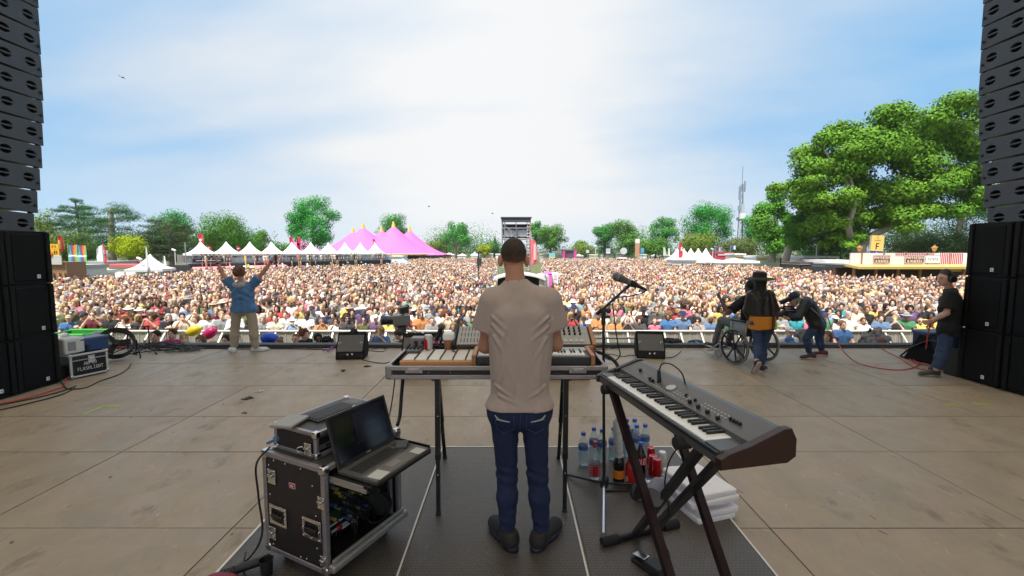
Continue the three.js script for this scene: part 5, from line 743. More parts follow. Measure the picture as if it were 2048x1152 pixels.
{ // left side: stencilled case, cool box, fan, small stands, leads
  const p = lvl(190, 760, 0), yaw = 0.35, q0 = lvl(143, 760, 0), q1 = lvl(218, 744, 0), c = q0.clone().add(q1).multiplyScalar(0.5), L = q0.distanceTo(q1), a = Math.atan2(-(q1.z - q0.z), q1.x - q0.x);
  const back = V(-Math.sin(a) * -1, 0, 0), D = 0.42, h = 0.34, N = V(Math.sin(a), 0, Math.cos(a));
  const t = thing('flight_case', 'black flight case with white edges, stencilled AMPCO FLASHLIGHT', 'flight case', [c.x - N.x * D / 2, 0.02, c.z - N.z * D / 2], a);
  caseShell(t, L, h, D, { alu: M([0.62, 0.61, 0.58], 0.4, 0.3), edge: 0.028 });
  const st = canvasTex(512, 256, (k) => { k.fillStyle = '#0d0c0d'; k.fillRect(0, 0, 512, 256); k.fillStyle = '#d8d8d4'; k.font = 'bold 72px monospace'; k.textAlign = 'center'; k.fillText('AMPCO', 262, 118); k.fillText('FLASHLIGHT', 262, 196, 430); k.fillStyle = '#0d0c0d'; for (let i = 0; i < 40; i++) k.fillRect(i * 13, 60, 2, 150); });
  mesh('stencil_panel', plate(L - 0.08, h - 0.09, 0, h / 2 - 0.015, D / 2 + 0.002), M(0xffffff, 0.55, 0, { map: st }), t, { uv: 1 });
  mesh('lid_rail', rb(L - 0.05, 0.016, 0.01, 0, h - 0.09, D / 2 + 0.004, 0.003), alu, t); latch(t, 0.02, h - 0.1, D / 2 + 0.006, 0, 1.15);
  const W = (x, y, z) => V(x, y, z).applyMatrix4(new THREE.Matrix4().makeRotationY(a).setPosition(c.x - N.x * D / 2, 0.02, c.z - N.z * D / 2));
  const cool = thing('cool_box', 'white box with a grey vent standing on the stencilled flight case beside the speakers', 'box', W(-L / 2 + 0.09, h + 0.004, 0.02), a + 0.1);
  mesh('box_body', rb(0.27, 0.24, 0.26, 0, 0.12, 0, 0.03), M([0.62, 0.60, 0.56], 0.5), cool); mesh('vent', rb(0.10, 0.13, 0.01, -0.04, 0.12, 0.13, 0.004), M([0.25, 0.25, 0.25], 0.6), cool); mesh('carry_strap', rb(0.03, 0.1, 0.2, 0.15, 0.06, 0.06, 0.01), blackPlastic, cool);
  const blue = thing('cool_box', 'dark blue cool box with a pale lid rim on the stencilled flight case', 'cool box', W(0.09, h + 0.004, 0.0), a + 0.05);
  mesh('box_body', rb(0.42, 0.17, 0.26, 0, 0.085, 0, 0.015), M([0.018, 0.05, 0.15], 0.4), blue); mesh('lid', rb(0.43, 0.035, 0.27, 0, 0.187, 0, 0.012), M([0.07, 0.10, 0.18], 0.45), blue); mesh('lid_rim', rb(0.39, 0.006, 0.23, 0, 0.206, 0, 0.002), M([0.22, 0.25, 0.32], 0.5), blue);
  tag(mesh('black_bag', rb(0.32, 0.2, 0.24, W(-L / 2 - 0.14, 0, 0.02).x, 0.12, W(-L / 2 - 0.14, 0, 0.02).z, 0.05), blackPaint), 'black bag squeezed between the speakers and the stencilled flight case', 'bag');
  // drum fan on a tilting frame
  const fp = lvl(222, 722, 0), fan = thing('drum_fan', 'large round black drum fan tilted up on a bent tube frame', 'fan', [fp.x, 0, fp.z - 0.12], 0.85); fan.scale.setScalar(0.84);
  const F = (g) => xf(g, 0, 0.34, 0, -0.55, 0, 0);
  mesh('fan_drum', F(xf(nz(new THREE.CylinderGeometry(0.30, 0.30, 0.2, 28, 1, true)), 0, 0, 0, Math.PI / 2)), M([0.02, 0.018, 0.018], 0.45), fan); mesh('drum_rim', [F(tor(0.30, 0.012, 0, 0, 0.1)), F(tor(0.30, 0.012, 0, 0, -0.1))], blackSteel, fan);
  const gr = []; for (let i = 1; i < 7; i++) gr.push(F(tor(0.045 * i, 0.003, 0, 0, 0.11, 0, 0, 0, 24, 4))); for (let i = 0; i < 8; i++) gr.push(F(bar([0, 0, 0.112], [0.3 * Math.cos(i * Math.PI / 4), 0.3 * Math.sin(i * Math.PI / 4), 0.105], 0.003, 0.003, 4))); mesh('guard', gr, blackSteel, fan);
  for (let i = 0; i < 3; i++) mesh('blade', F(xf(rb(0.22, 0.12, 0.008, 0.13, 0, 0, 0.003, 0.5), 0, 0, 0, 0, 0, i * 2.09)), M([0.06, 0.06, 0.06], 0.4, 0.5), fan); mesh('motor', F(cy(0.06, 0.06, 0.14, 0, 0, -0.02, Math.PI / 2)), blackPlastic, fan);
  for (const s of [-1, 1]) mesh('fan_frame', tube([[s * 0.33, 0.36, 0], [s * 0.34, 0.12, 0.16], [s * 0.34, 0.02, 0.26], [s * 0.34, 0.02, -0.2], [s * 0.33, 0.32, -0.02]], 0.013, 30), blackSteel, fan);
  // two short stands
  const sm = (l, X, Y, ht, lean) => { const b = lvl(X, Y, 0), k = thing('microphone_stand', l, 'microphone stand', b, 0); mesh('pole', bar([0, 0.08, 0], [0, ht, 0], 0.012, 0.01, 8), blackSteel, k); for (let i = 0; i < 3; i++) { const an = i * 2.09 + 0.5; const lg = mesh('leg', bar([0, 0.12, 0], [0.24 * Math.cos(an), 0.01, 0.24 * Math.sin(an)], 0.009, 0.009, 6), blackSteel, k); mesh('rubber_foot', bar([0.21 * Math.cos(an), 0.026, 0.21 * Math.sin(an)], [0.25 * Math.cos(an), 0.008, 0.25 * Math.sin(an)], 0.014, 0.014, 6), rubber, lg); } mesh('hub', cy(0.024, 0.024, 0.07, 0, 0.12, 0), blackPlastic, k); mesh('boom', bar([0.02, ht, 0], [lean, ht + 0.01, 0.05], 0.009, 0.008, 6), blackSteel, k); mesh('clutch', sp(0.02, 0, ht, 0), blackPlastic, k); };
  sm('short black microphone stand beside the fan', 257, 706, 0.46, -0.12); sm('short black microphone stand with a boom to the left, further from the fan', 300, 706, 0.5, -0.36);
  tag(mesh('cable', tube([lvl(300, 706, 0.5), lvl(290, 700, 0.5), lvl(274, 700, 0.35), lvl(268, 703, 0.05), lvl(280, 704, 0.01)], 0.006, 30), cableBlack), 'lead curving down between the two short microphone stands', 'cable');
  const r = rng(17); const coil = (l, X, Y, rad, n, mat, hh = 0.05) => { const c0 = lvl(X, Y, 0.015), g = []; for (let i = 0; i < n; i++) { const pts = [], rr = rad * (0.55 + r() * 0.6), ox = (r() - 0.5) * rad, oz = (r() - 0.5) * rad * 0.7; for (let k = 0; k < 8; k++) pts.push(V(c0.x + ox + rr * 1.3 * Math.cos(k * Math.PI / 4), 0.012 + r() * hh, c0.z + oz + rr * 0.7 * Math.sin(k * Math.PI / 4))); g.push(tube(pts, 0.007, 36, 5, true)); } tag(mesh('cable_coil', g, mat), l, 'cables'); };
  coil('heap of coiled black cables at the deck edge beside the stands', 322, 697, 0.3, 9, cableBlack, 0.12); coil('smaller coil of grey-black cables on the deck right of the heap', 372, 700, 0.24, 7, M([0.06, 0.06, 0.055], 0.5), 0.05); coil('tangle of red cables behind the fan', 246, 694, 0.22, 5, cableRed, 0.05);
  [['black cable crossing the deck from the heap towards the fan', [[232, 712], [260, 708], [300, 702], [340, 700]]], ['black cable from the stands running right along the deck edge', [[340, 698], [420, 697], [500, 698], [560, 697], [650, 699]]], ['second black cable lying along the deck edge behind the man with raised arms', [[360, 694], [450, 693], [540, 694], [640, 693], [668, 691]]], ['black cable running from the fan frame along the stencilled case to the speakers', [[262, 727], [255, 738], [235, 750], [200, 762], [168, 776], [140, 778], [122, 764]]], ['black cable nearest to the bottom of the left speakers', [[150, 776], [120, 790], [60, 806], [0, 820], [-40, 830]]], ['second black cable below the left speakers', [[152, 772], [118, 784], [60, 798], [0, 810], [-40, 818]]]].forEach(([l, pts]) => cable('cable', l, pts.map(([X, Y]) => lvl(X, Y, 0.008)), 0.008, cableBlack));
  cable('cable', 'red cable curving along the foot of the left speakers', [[131, 757], [131, 764], [120, 775], [80, 788], [30, 801], [-30, 812]].map(([X, Y], i) => lvl(X, Y, i === 0 ? 0.06 : 0.012)), 0.009, M([0.6, 0.06, 0.05], 0.5));
}
{ // right side: wedge on its back, blue box, connectors
  const w = thing('floor_monitor', 'black wedge monitor tipped up behind the man with headphones', 'monitor', lvl(1862, 722, 0), -1.3); mesh('cabinet', (() => { const g = ext([[0, 0], [0.5, 0.0], [0.34, 0.42], [0.22, 0.44]], 0.5, 0, 0, 0, 0, 0, 0, 0.015); g.translate(-0.25, 0.02, -0.25); return g; })(), blackPaint, w); mesh('stand_frame', tube([[-0.35, 0.02, 0.2], [-0.1, 0.25, 0.28], [0.2, 0.4, 0.28], [0.22, 0.02, 0.3], [-0.33, 0.02, 0.22]], 0.016, 30), blackSteel, w);
  const b = thing('blue_box', 'dark blue plastic crate between the man with headphones and the right speakers', 'crate', lvl(1925, 735, 0).add(V(-0.1, 0, -0.5)), 0.1); mesh('crate_body', rb(0.34, 0.5, 0.3, 0, 0.25, 0, 0.02), M([0.012, 0.02, 0.07], 0.5), b); mesh('crate_rim', rb(0.37, 0.05, 0.33, 0, 0.49, 0, 0.012), M([0.05, 0.09, 0.2], 0.5), b);
  const pn = thing('socket_panel', 'low black connector box with white sockets at the foot of the right speakers', 'connector box', lvl(1915, 752, 0).add(V(0.0, 0, -0.05)), 0.1); mesh('box_body', rb(0.16, 0.42, 0.2, 0, 0.21, 0, 0.01), blackPlastic, pn); for (let i = 0; i < 5; i++) mesh('socket', rb(0.05, 0.035, 0.02, -0.03 + (i % 2) * 0.04, 0.07 + i * 0.07, 0.102, 0.006), M([0.55, 0.55, 0.52], 0.5), pn);
}
// ---------- the six people on the stage ----------
const rel = (o) => (X, Y, D) => at(X, Y, D).sub(o);
const whiteRubber = M([0.66, 0.65, 0.62], 0.6), darkSole = M([0.05, 0.05, 0.05], 0.7);
{ // the man at the synths, seen from behind
  const o = V(0.05, 0, -2.78), P = rel(o), s = 1.12;
  const J = skel({ hipL: P(1009, 826, 2.77), hipR: P(1070, 826, 2.77), kneeL: P(1014, 950, 2.80), kneeR: P(1075, 950, 2.80), ankL: P(1015, 1058, 2.76), ankR: P(1083, 1060, 2.76), toeL: P(982, 1034, 3.0), toeR: P(1118, 1040, 2.98), shL: P(984, 602, 2.77), shR: P(1098, 601, 2.77), elL: P(971, 692, 2.86), elR: P(1111, 688, 2.84), wrL: P(1010, 688, 3.12), wrR: P(1082, 688, 3.12), neck: P(1031, 568, 2.79), head: P(1027, 518, 2.81) });
  const g = humanGeos({ J, s, w: 0.91, lw: 0.88, hs: 1.0, cell: 0.009, hcell: 0.005, hp: -0.30, hy: 0.05, hair: 'buzz', haircell: 0.0045, hands: { L: { n: [0, -1, 0], curl: 0.4 }, R: { n: [0, -1, 0], curl: 0.4 } }, handCell: 0.005,
    top: { off: 0.018, hem: 0.04, sleeve: 0.56, loose: 0.03, flare: 0.004, w: 1.0, amp: 0.010, fr: [9, 4, 9], cell: 0.0075, neckR: 0.058, neckLow: 0.0, fold: (x, y, z) => { let d = 0; const rg = (v, w) => Math.exp(-Math.pow(v / w, 2)), F = z > 0 ? 1 : 0.5;
      for (const [fx, sl, lo, hi, am, w] of [[-0.115, 0.10, 0.98, 1.5, 0.02, 0.016], [-0.07, -0.22, 0.98, 1.34, 0.016, 0.012], [-0.03, 0.12, 0.95, 1.2, 0.012, 0.011], [0.085, -0.16, 0.98, 1.46, 0.019, 0.014], [0.125, 0.07, 1.0, 1.36, 0.017, 0.012], [0.03, 0.05, 1.0, 1.28, 0.012, 0.012], [-0.15, 0.05, 1.05, 1.3, 0.012, 0.01]]) { const k = sst(lo, lo + 0.14, y) * sst(hi, hi - 0.16, y); if (k > 0) { const c = x - fx - sl * (y - 1.2) - 0.008 * Math.sin(y * 21 + fx * 40); d += k * F * am * 0.36 * (0.5 * rg(c - w * 1.5, w) - rg(c, w)); } }
      for (const [x0, y0, x1, y1, am] of [[-0.17, 1.5, -0.05, 1.40, 0.011], [-0.17, 1.45, -0.03, 1.31, 0.012], [-0.16, 1.38, -0.06, 1.22, 0.010], [0.17, 1.5, 0.06, 1.41, 0.012], [0.17, 1.44, 0.03, 1.33, 0.012], [0.16, 1.37, 0.07, 1.22, 0.010], [-0.15, 1.08, 0.0, 0.98, 0.011], [-0.13, 1.02, 0.03, 0.955, 0.010], [0.15, 1.07, 0.02, 0.99, 0.010]]) { const ux = x1 - x0, uy = y1 - y0, L = ux * ux + uy * uy, t = clamp(((x - x0) * ux + (y - y0) * uy) / L), e = Math.hypot(x - x0 - ux * t, y - y0 - uy * t); d += F * am * (1 - t) * (0.5 * rg(e - 0.016, 0.01) - rg(e, 0.011)); }
      return d; } },
    legs: { off: 0.004, amp: 0.004, fr: [10, 26, 12], len: 1.0, cell: 0.0075, wide: 0.006, fold: (x, y, z, JJ) => { let d = 0; const cr = Math.abs(x - 0.0); d -= 0.006 * Math.sin(y * 95 + x * 30) * (Math.exp(-Math.pow((y - 0.46) / 0.09, 2)) + 0.8 * Math.exp(-Math.pow((y - 0.15) / 0.08, 2))) * 0.6; d += 0.006 * Math.exp(-Math.pow(cr / 0.007, 2)) * sst(0.75, 0.82, y) * (z > 0 ? 1 : 0); return d; } }, shoes: { s: 0.98, tiltL: 0, tiltR: 0, cell: 0.007 } });
  paint(g.hair, (x, y, z) => { const t = clamp((J.head.y + 0.028 - y) / 0.06 + (n3(x * 260, y * 260, z * 260) - 0.5) * 0.9) * (z > J.head.z - 0.02 ? 1 : 0.6), v = 0.75 + 0.5 * n3(x * 190, y * 120, z * 190); return [v + t * 3.4, v + t * 2.2, v + t * 1.6]; });
  const p = person('man seen from behind at the keyboards, beige T-shirt, dark jeans, black shoes, close-cropped dark hair', 'person', o, 0, g, { skin: skinMat([0.50, 0.235, 0.15]), hair: M([0.040, 0.025, 0.018], 0.85, 0, { vertexColors: true, bumpMap: grainBump, bumpScale: 0.001 }), top: cloth([0.50, 0.39, 0.35]), topName: 'shirt', legs: denim([0.022, 0.034, 0.095]), legName: 'jeans', shoe: M([0.022, 0.02, 0.018], 0.75), sole: M([0.014, 0.015, 0.03], 0.6) });
  const jeans = p.children.find((c) => c.name === 'jeans'), shirt = p.children.find((c) => c.name === 'shirt');
  for (const k of [-1, 1]) mesh('ear', nets((x, y, z) => Math.max(ell(x, y, z, 0, 0, 0, 0.016, 0.036, 0.023), -ell(x, y, z, k * 0.012, 0.0, -0.004, 0.008, 0.022, 0.012)), [-0.03, -0.05, -0.04], [0.03, 0.05, 0.04], 0.0045).applyMatrix4(new THREE.Matrix4().makeRotationFromEuler(new THREE.Euler(-0.3, 0.05 + k * 0.5, k * -0.15, 'YXZ')).setPosition(J.head.x + k * 0.083, J.head.y - 0.012, J.head.z + 0.012)), M([0.50, 0.19, 0.13], 0.55), p, { raw: 1 });
  const onF = (f, x, y) => { let z = 0.4; for (let i = 0; i < 60; i++) { const d = f(x, y, z); if (d < 0.0008) break; z -= d * 0.6; } return V(x, y, z + 0.0012); };
  const line = (f, pts, r) => { const q = []; for (let i = 0; i + 1 < pts.length; i++) for (let k = 0; k < 6; k++) q.push(onF(f, mix(pts[i][0], pts[i + 1][0], k / 6), mix(pts[i][1], pts[i + 1][1], k / 6))); q.push(onF(f, ...pts.at(-1))); return tube(q, r, q.length * 2, 5); };
  for (const k of [0, 1]) { const a = J[k ? 'ankR' : 'ankL']; mesh('heel_tab', rb(0.03, 0.035, 0.012, a.x + (k ? -0.018 : 0.018), 0.045, a.z + 0.075, 0.005), M([0.02, 0.05, 0.4], 0.6), p); }
  const H = g.legField, st = M([0.05, 0.065, 0.14], 0.8), wh = M([0.42, 0.41, 0.42], 0.8);
  for (const s2 of [-1, 1]) { const c = 0.012 + s2 * 0.095 - 0.05 + 0.038, x = (a) => c + a * s2; mesh('pocket_seam', [line(H, [[x(-0.055), 0.9], [x(-0.06), 0.81], [x(0.0), 0.775], [x(0.05), 0.80], [x(0.058), 0.895]], 0.0022)], st, jeans); mesh('pocket_stitching', [line(H, [[x(0.06), 0.895], [x(0.035), 0.872], [x(-0.01), 0.862]], 0.0045), line(H, [[x(0.05), 0.872], [x(0.02), 0.865], [x(-0.03), 0.86]], 0.0035)], wh, jeans); }
  mesh('back_seam', line(H, [[0.0, 0.93], [-0.001, 0.86], [-0.001, 0.80]], 0.0025), st, jeans);
}
{ // the man with raised arms at the deck edge
  const o = lvl(492, 703, 0), D = -o.z, P = rel(o), s = 0.93;
  const J = skel({ hipL: P(474, 621, D), hipR: P(501, 621, D), kneeL: P(470, 658, D), kneeR: P(507, 656, D), ankL: P(469, 695, D - 0.02), ankR: P(511, 694, D), toeL: P(463, 700, D + 0.16), toeR: P(531, 700, D + 0.06), shL: P(466, 574, D), shR: P(503, 572, D), elL: P(446, 549, D + 0.02), elR: P(526, 545, D + 0.02), wrL: P(434, 523, D), wrR: P(545, 520, D + 0.02), neck: P(483, 566, D), head: P(479, 545, D + 0.02) });
  const g = humanGeos({ J, s, cell: 0.011, hp: 0.2, hy: 0.2, hair: 'messy', haircell: 0.008, hands: { L: { n: [1, 0.2, -0.3], curl: [0.0, 0.1, 0.95, 0.95], dir: [-0.35, 0.9, 0.0] }, R: { n: [0, -0.3, -1], curl: [0.0, 0.9, 0.95, 0.95], dir: [0.75, 0.65, 0] } },
    top: { off: 0.024, hem: -0.03, sleeve: 0.62, loose: 0.03, flare: 0.015, w: 1.0, amp: 0.014, fr: [11, 8, 11], cell: 0.011, neckR: 0.075, neckLow: -0.01, fold: (x, y) => -0.008 * Math.sin(y * 50 + x * x * 160) * sst(0.95, 1.0, y) * sst(1.35, 1.2, y) },
    legs: { off: 0.010, amp: 0.012, fr: [9, 14, 9], wide: 0.018, len: 0.98, cell: 0.011 }, shoes: { s: 1.0, posL: lvl(466, 704, 0), posR: lvl(512, 702, 0) } });
  // shoes were placed in world coordinates: bring them to the figure
  for (const [u, l] of g.shoes) { u.translate(-o.x, 0, -o.z); l.translate(-o.x, 0, -o.z); }
  const p = person('man with both arms raised to the crowd, baggy blue denim top, beige trousers, white shoes', 'person', o, 0, g, { skin: skinMat([0.50, 0.25, 0.16]), hair: M([0.13, 0.065, 0.035], 0.7), top: M([0.13, 0.29, 0.52], 0.85, 0, { map: denimTex, bumpMap: weave, bumpScale: 0.001 }), topName: 'denim_top', legs: cloth([0.42, 0.35, 0.27]), shoe: M([0.68, 0.68, 0.7], 0.6), sole: M([0.55, 0.55, 0.53], 0.6) });
  const hood = nets((x, y, z) => Math.max(ell(x, y, z, J.neck.x, J.neck.y - 0.03, J.neck.z + 0.04, 0.13, 0.075, 0.12), -ell(x, y, z, J.neck.x, J.neck.y + 0.05, J.neck.z + 0.03, 0.09, 0.09, 0.1)) + (n3(x * 30, y * 30, z * 30) - 0.5) * 0.015, [J.neck.x - 0.2, J.neck.y - 0.15, J.neck.z - 0.12], [J.neck.x + 0.2, J.neck.y + 0.1, J.neck.z + 0.22], 0.011);
  mesh('hood', hood, M([0.34, 0.36, 0.40], 0.9), p.children.find((c) => c.name === 'denim_top'), { raw: 1 });
  for (const k of ['L', 'R']) { const a = lerpV(J['wr' + k], J['el' + k], 0.08), b = lerpV(J['wr' + k], J['el' + k], 0.2); mesh('wristband', bar(a, b, 0.032, 0.033, 12), k === 'L' ? M([0.02, 0.02, 0.02], 0.6) : M([0.3, 0.05, 0.2], 0.6), p); }
  const q = J.wrR.clone().add(o), mc = thing('microphone', 'black hand microphone held hanging from the raised right hand', 'microphone', q.clone().add(V(0.07, 0.03, 0.02))); mesh('mic_body', bar([0, 0.02, 0], [0.015, -0.16, 0.01], 0.017, 0.013, 10), blackPlastic, mc); mesh('mic_head', sp(0.027, -0.002, 0.045, 0), M([0.1, 0.1, 0.1], 0.5, 0.5), mc);
}
const jeansBlue = denim([0.055, 0.085, 0.15]);
let wheelAxis, chairM;
{ // wheelchair
  const a = lvl(1467, 728, 0), b = lvl(1526, 722, 0), ax = b.clone().sub(a), yaw = Math.atan2(-ax.z, ax.x), c = a.clone().add(b).multiplyScalar(0.5), tr = ax.length(), R = 0.30;
  const t = thing('wheelchair', 'folding wheelchair with black spoked wheels and grey side panels, carrying the seated man', 'wheelchair', c, yaw); chairM = new THREE.Matrix4().makeRotationY(yaw).setPosition(c);
  const tyre = M([0.20, 0.19, 0.17], 0.8), hw = tr / 2;
  for (const s of [-1, 1]) {
    const wx = s * hw, wg = mesh('wheel', tor(R - 0.014, 0.017, wx, R, 0, 0, Math.PI / 2, 0, 40, 10), tyre, t);
    mesh('hand_rim', tor(R - 0.05, 0.008, wx + s * 0.035, R, 0, 0, Math.PI / 2, 0, 36, 6), blackSteel, wg); mesh('rim', tor(R - 0.036, 0.011, wx, R, 0, 0, Math.PI / 2, 0, 36, 6), blackPlastic, wg);
    const sp8 = []; for (let i = 0; i < 8; i++) { const q = i * Math.PI / 4 + 0.2; sp8.push(bar([wx, R, 0], [wx, R + (R - 0.04) * Math.sin(q), (R - 0.04) * Math.cos(q)], 0.02, 0.016, 4, 0.02)); } mesh('spokes', [...sp8, cy(0.04, 0.04, 0.06, wx, R, 0, 0, 0, Math.PI / 2)], blackPlastic, wg);
    const cx = s * (hw - 0.07), cz = -0.42, cr = 0.085; const ca = mesh('castor', tor(cr - 0.018, 0.018, cx, cr, cz, 0, Math.PI / 2 + 0.15, 0, 24, 8), M([0.34, 0.33, 0.31], 0.7), t); mesh('castor_hub', [cy(0.05, 0.05, 0.02, cx, cr, cz, 0, 0.15, Math.PI / 2), bar([cx, cr, cz], [cx, 0.26, cz + 0.05], 0.014)], alu, ca);
    const fx = s * (hw - 0.07);
    mesh('side_frame', [bar([fx, 0.2, 0.1], [fx, 0.26, -0.42], 0.012), bar([fx, 0.5, 0.12], [fx, 0.52, -0.34], 0.013), bar([fx, 0.2, 0.12], [fx, 0.92, 0.2], 0.013), bar([fx, 0.52, -0.34], [fx, 0.26, -0.42], 0.012), bar([fx, 0.26, -0.42], [fx * 0.95, 0.10, -0.62], 0.012), bar([fx, 0.70, 0.15], [fx, 0.70, -0.12], 0.013), bar([fx, 0.7, -0.12], [fx, 0.5, -0.16], 0.012)], alu, t);
    mesh('arm_panel', rb(0.012, 0.19, 0.34, fx - s * 0.012, 0.60, -0.02, 0.005), M([0.36, 0.36, 0.34], 0.45, 0.4), t); mesh('arm_pad', rb(0.06, 0.035, 0.3, fx, 0.725, 0.0, 0.014), blackPlastic, t); mesh('push_handle', bar([fx, 0.90, 0.2], [fx, 0.92, 0.33], 0.018), blackPlastic, t); mesh('footplate', rb(0.13, 0.015, 0.14, fx * 0.62, 0.085, -0.66, 0.005, -0.25), M([0.2, 0.2, 0.2], 0.5, 0.3), t);
  }
  mesh('seat', rb(tr - 0.17, 0.05, 0.44, 0, 0.50, -0.1, 0.02), blackPaint, t); mesh('back_panel', rb(tr - 0.17, 0.48, 0.03, 0, 0.72, 0.17, 0.015, 0.1), M([0.015, 0.015, 0.016], 0.8), t); mesh('cross_brace', [bar([-0.2, 0.2, 0.02], [0.2, 0.46, 0.02], 0.012), bar([0.2, 0.2, 0.0], [-0.2, 0.46, 0.0], 0.012)], alu, t);
  // seated man, seen from behind; local frame of the chair
  const J = skel({ hipL: [-0.11, 0.62, 0.02], hipR: [0.11, 0.62, 0.02], kneeL: [-0.17, 0.66, -0.45], kneeR: [0.12, 0.66, -0.44], ankL: [-0.17, 0.22, -0.60], ankR: [0.11, 0.22, -0.58], toeL: [-0.19, 0.13, -0.78], toeR: [0.12, 0.13, -0.77], shL: [-0.19, 1.08, 0.04], shR: [0.19, 1.08, 0.06], elL: [-0.42, 0.86, -0.06], elR: [0.28, 0.84, -0.05], wrL: [-0.44, 1.08, -0.22], wrR: [0.2, 0.86, -0.3], neck: [0, 1.12, 0.03], head: [0.0, 1.27, -0.02] });
  const g = humanGeos({ J, s: 0.97, cell: 0.012, hp: 0.05, hy: 0.2, hair: 'short', hands: { L: { n: [1, 0, 0], curl: 1.0 }, R: { n: [0, -1, 0], curl: 0.5 } }, top: { off: 0.02, hem: -0.02, sleeve: 0.8, loose: 0.02, amp: 0.009 }, legs: { off: 0.012, amp: 0.008 }, shoes: { s: 0.97, tiltL: 0.1, tiltR: 0.1 } });
  person('dark-skinned man in black T-shirt and grey trousers, fist raised, seated in the wheelchair', 'person', c, yaw, g, { skin: skinMat([0.11, 0.052, 0.035]), hair: M([0.01, 0.008, 0.007], 0.9), top: cloth([0.014, 0.014, 0.015]), legs: cloth([0.14, 0.14, 0.145]), shoe: M([0.03, 0.03, 0.03], 0.7), sole: whiteRubber });
}
{ // woman in a wide hat pushing the wheelchair
  const o = lvl(1520, 742, 0), D = -o.z, P = rel(o), s = 0.9;
  const J = skel({ hipL: P(1513, 652, D), hipR: P(1537, 652, D), kneeL: P(1516, 691, D - 0.04), kneeR: P(1527, 692, D + 0.06), ankL: P(1513, 722, D - 0.22), ankR: P(1523, 733, D + 0.02), toeL: P(1507, 738, D - 0.16), toeR: P(1530, 738, D + 0.16), shL: P(1502, 590, D), shR: P(1540, 590, D), elL: P(1494, 620, D + 0.06), elR: P(1551, 618, D + 0.04), wrL: P(1500, 640, D + 0.3), wrR: P(1549, 643, D + 0.16), neck: P(1519, 582, D), head: P(1518, 565, D + 0.03) });
  const g = humanGeos({ J, s, w: 0.9, cell: 0.011, hp: -0.1, hy: 0.1, hair: 'long', haircell: 0.009, hands: { L: { n: [1, 0, 0], curl: 0.9, dir: [0, -0.3, -1] }, R: { n: [-1, 0, 0], curl: 0.6, dir: [0, -0.8, -0.5] } }, top: { off: 0.022, hem: 0.05, sleeve: 1.86, loose: 0.006, amp: 0.009, fr: [18, 12, 18], neckR: 0.055, flare: 0.0 }, legs: { off: 0.005, amp: 0.006, fr: [10, 28, 10], len: 0.93 }, shoes: { s: 0.93, tiltL: -1.05, posL: P(1513, 722, D - 0.2).add(V(0, -0.07, 0.06)), posR: P(1524, 742, D).setY(0) } });
  const p = person('woman in black wide-brimmed hat, leather jacket and orange shirt, pushing the wheelchair', 'person', o, 0, g, { skin: skinMat(SKINS[3]), hair: M([0.012, 0.008, 0.006], 0.6), top: M([0.022, 0.019, 0.017], 0.4, 0, { bumpMap: grainBump, bumpScale: 0.0006 }), topName: 'leather_jacket', legs: jeansBlue, legName: 'jeans', shoe: M([0.02, 0.018, 0.018], 0.7), sole: M([0.5, 0.36, 0.33], 0.6) });
  const pm = lerpV(J.hipL, J.hipR, 0.5);
  const skirt = nets((x, y, z) => { const X = x - pm.x, Z = z - pm.z, Y = y - pm.y, r = 0.19 + (0.1 - Y) * 0.12 + (fbm(Math.atan2(X, Z) * 3 + 9, y * 3, 1, 2) - 0.5) * 0.03; return Math.max(Math.hypot(X, Z * 1.25) - r, -0.03 - Y + 0.02 * Math.sin(X * 9), Y - 0.16); }, [pm.x - 0.3, pm.y - 0.1, pm.z - 0.3], [pm.x + 0.3, pm.y + 0.22, pm.z + 0.3], 0.011);
  mesh('orange_shirt', skirt, cloth([0.60, 0.22, 0.02]), p, { raw: 1 });
  const ht = xf(lat([[0, 0.13], [0.06, 0.135], [0.085, 0.128], [0.098, 0.11], [0.104, 0.03], [0.108, 0.02], [0.19, 0.012], [0.222, 0.022], [0.224, 0.026], [0.19, 0.018], [0.108, 0.028]], 0, 0, 0, 36), J.head.x, J.head.y + 0.035, J.head.z + 0.01, 0.05, 0, 0.03); const hat = mesh('hat', ht, M([0.016, 0.014, 0.013], 0.85), p); mesh('hat_band', xf(cy(0.105, 0.1075, 0.025, 0, 0, 0, 0, 0, 0, 36), J.head.x, J.head.y + 0.075, J.head.z + 0.01, 0.05, 0, 0.03), M([0.10, 0.075, 0.06], 0.7), hat);
  mesh('braid', tube([J.neck.clone().add(V(0.09, 0.03, 0.1)), J.neck.clone().add(V(0.13, -0.2, 0.16)), J.neck.clone().add(V(0.15, -0.45, 0.16)), J.neck.clone().add(V(0.15, -0.62, 0.15))], 0.018, 30, 7), M([0.05, 0.022, 0.016], 0.6), p);
}
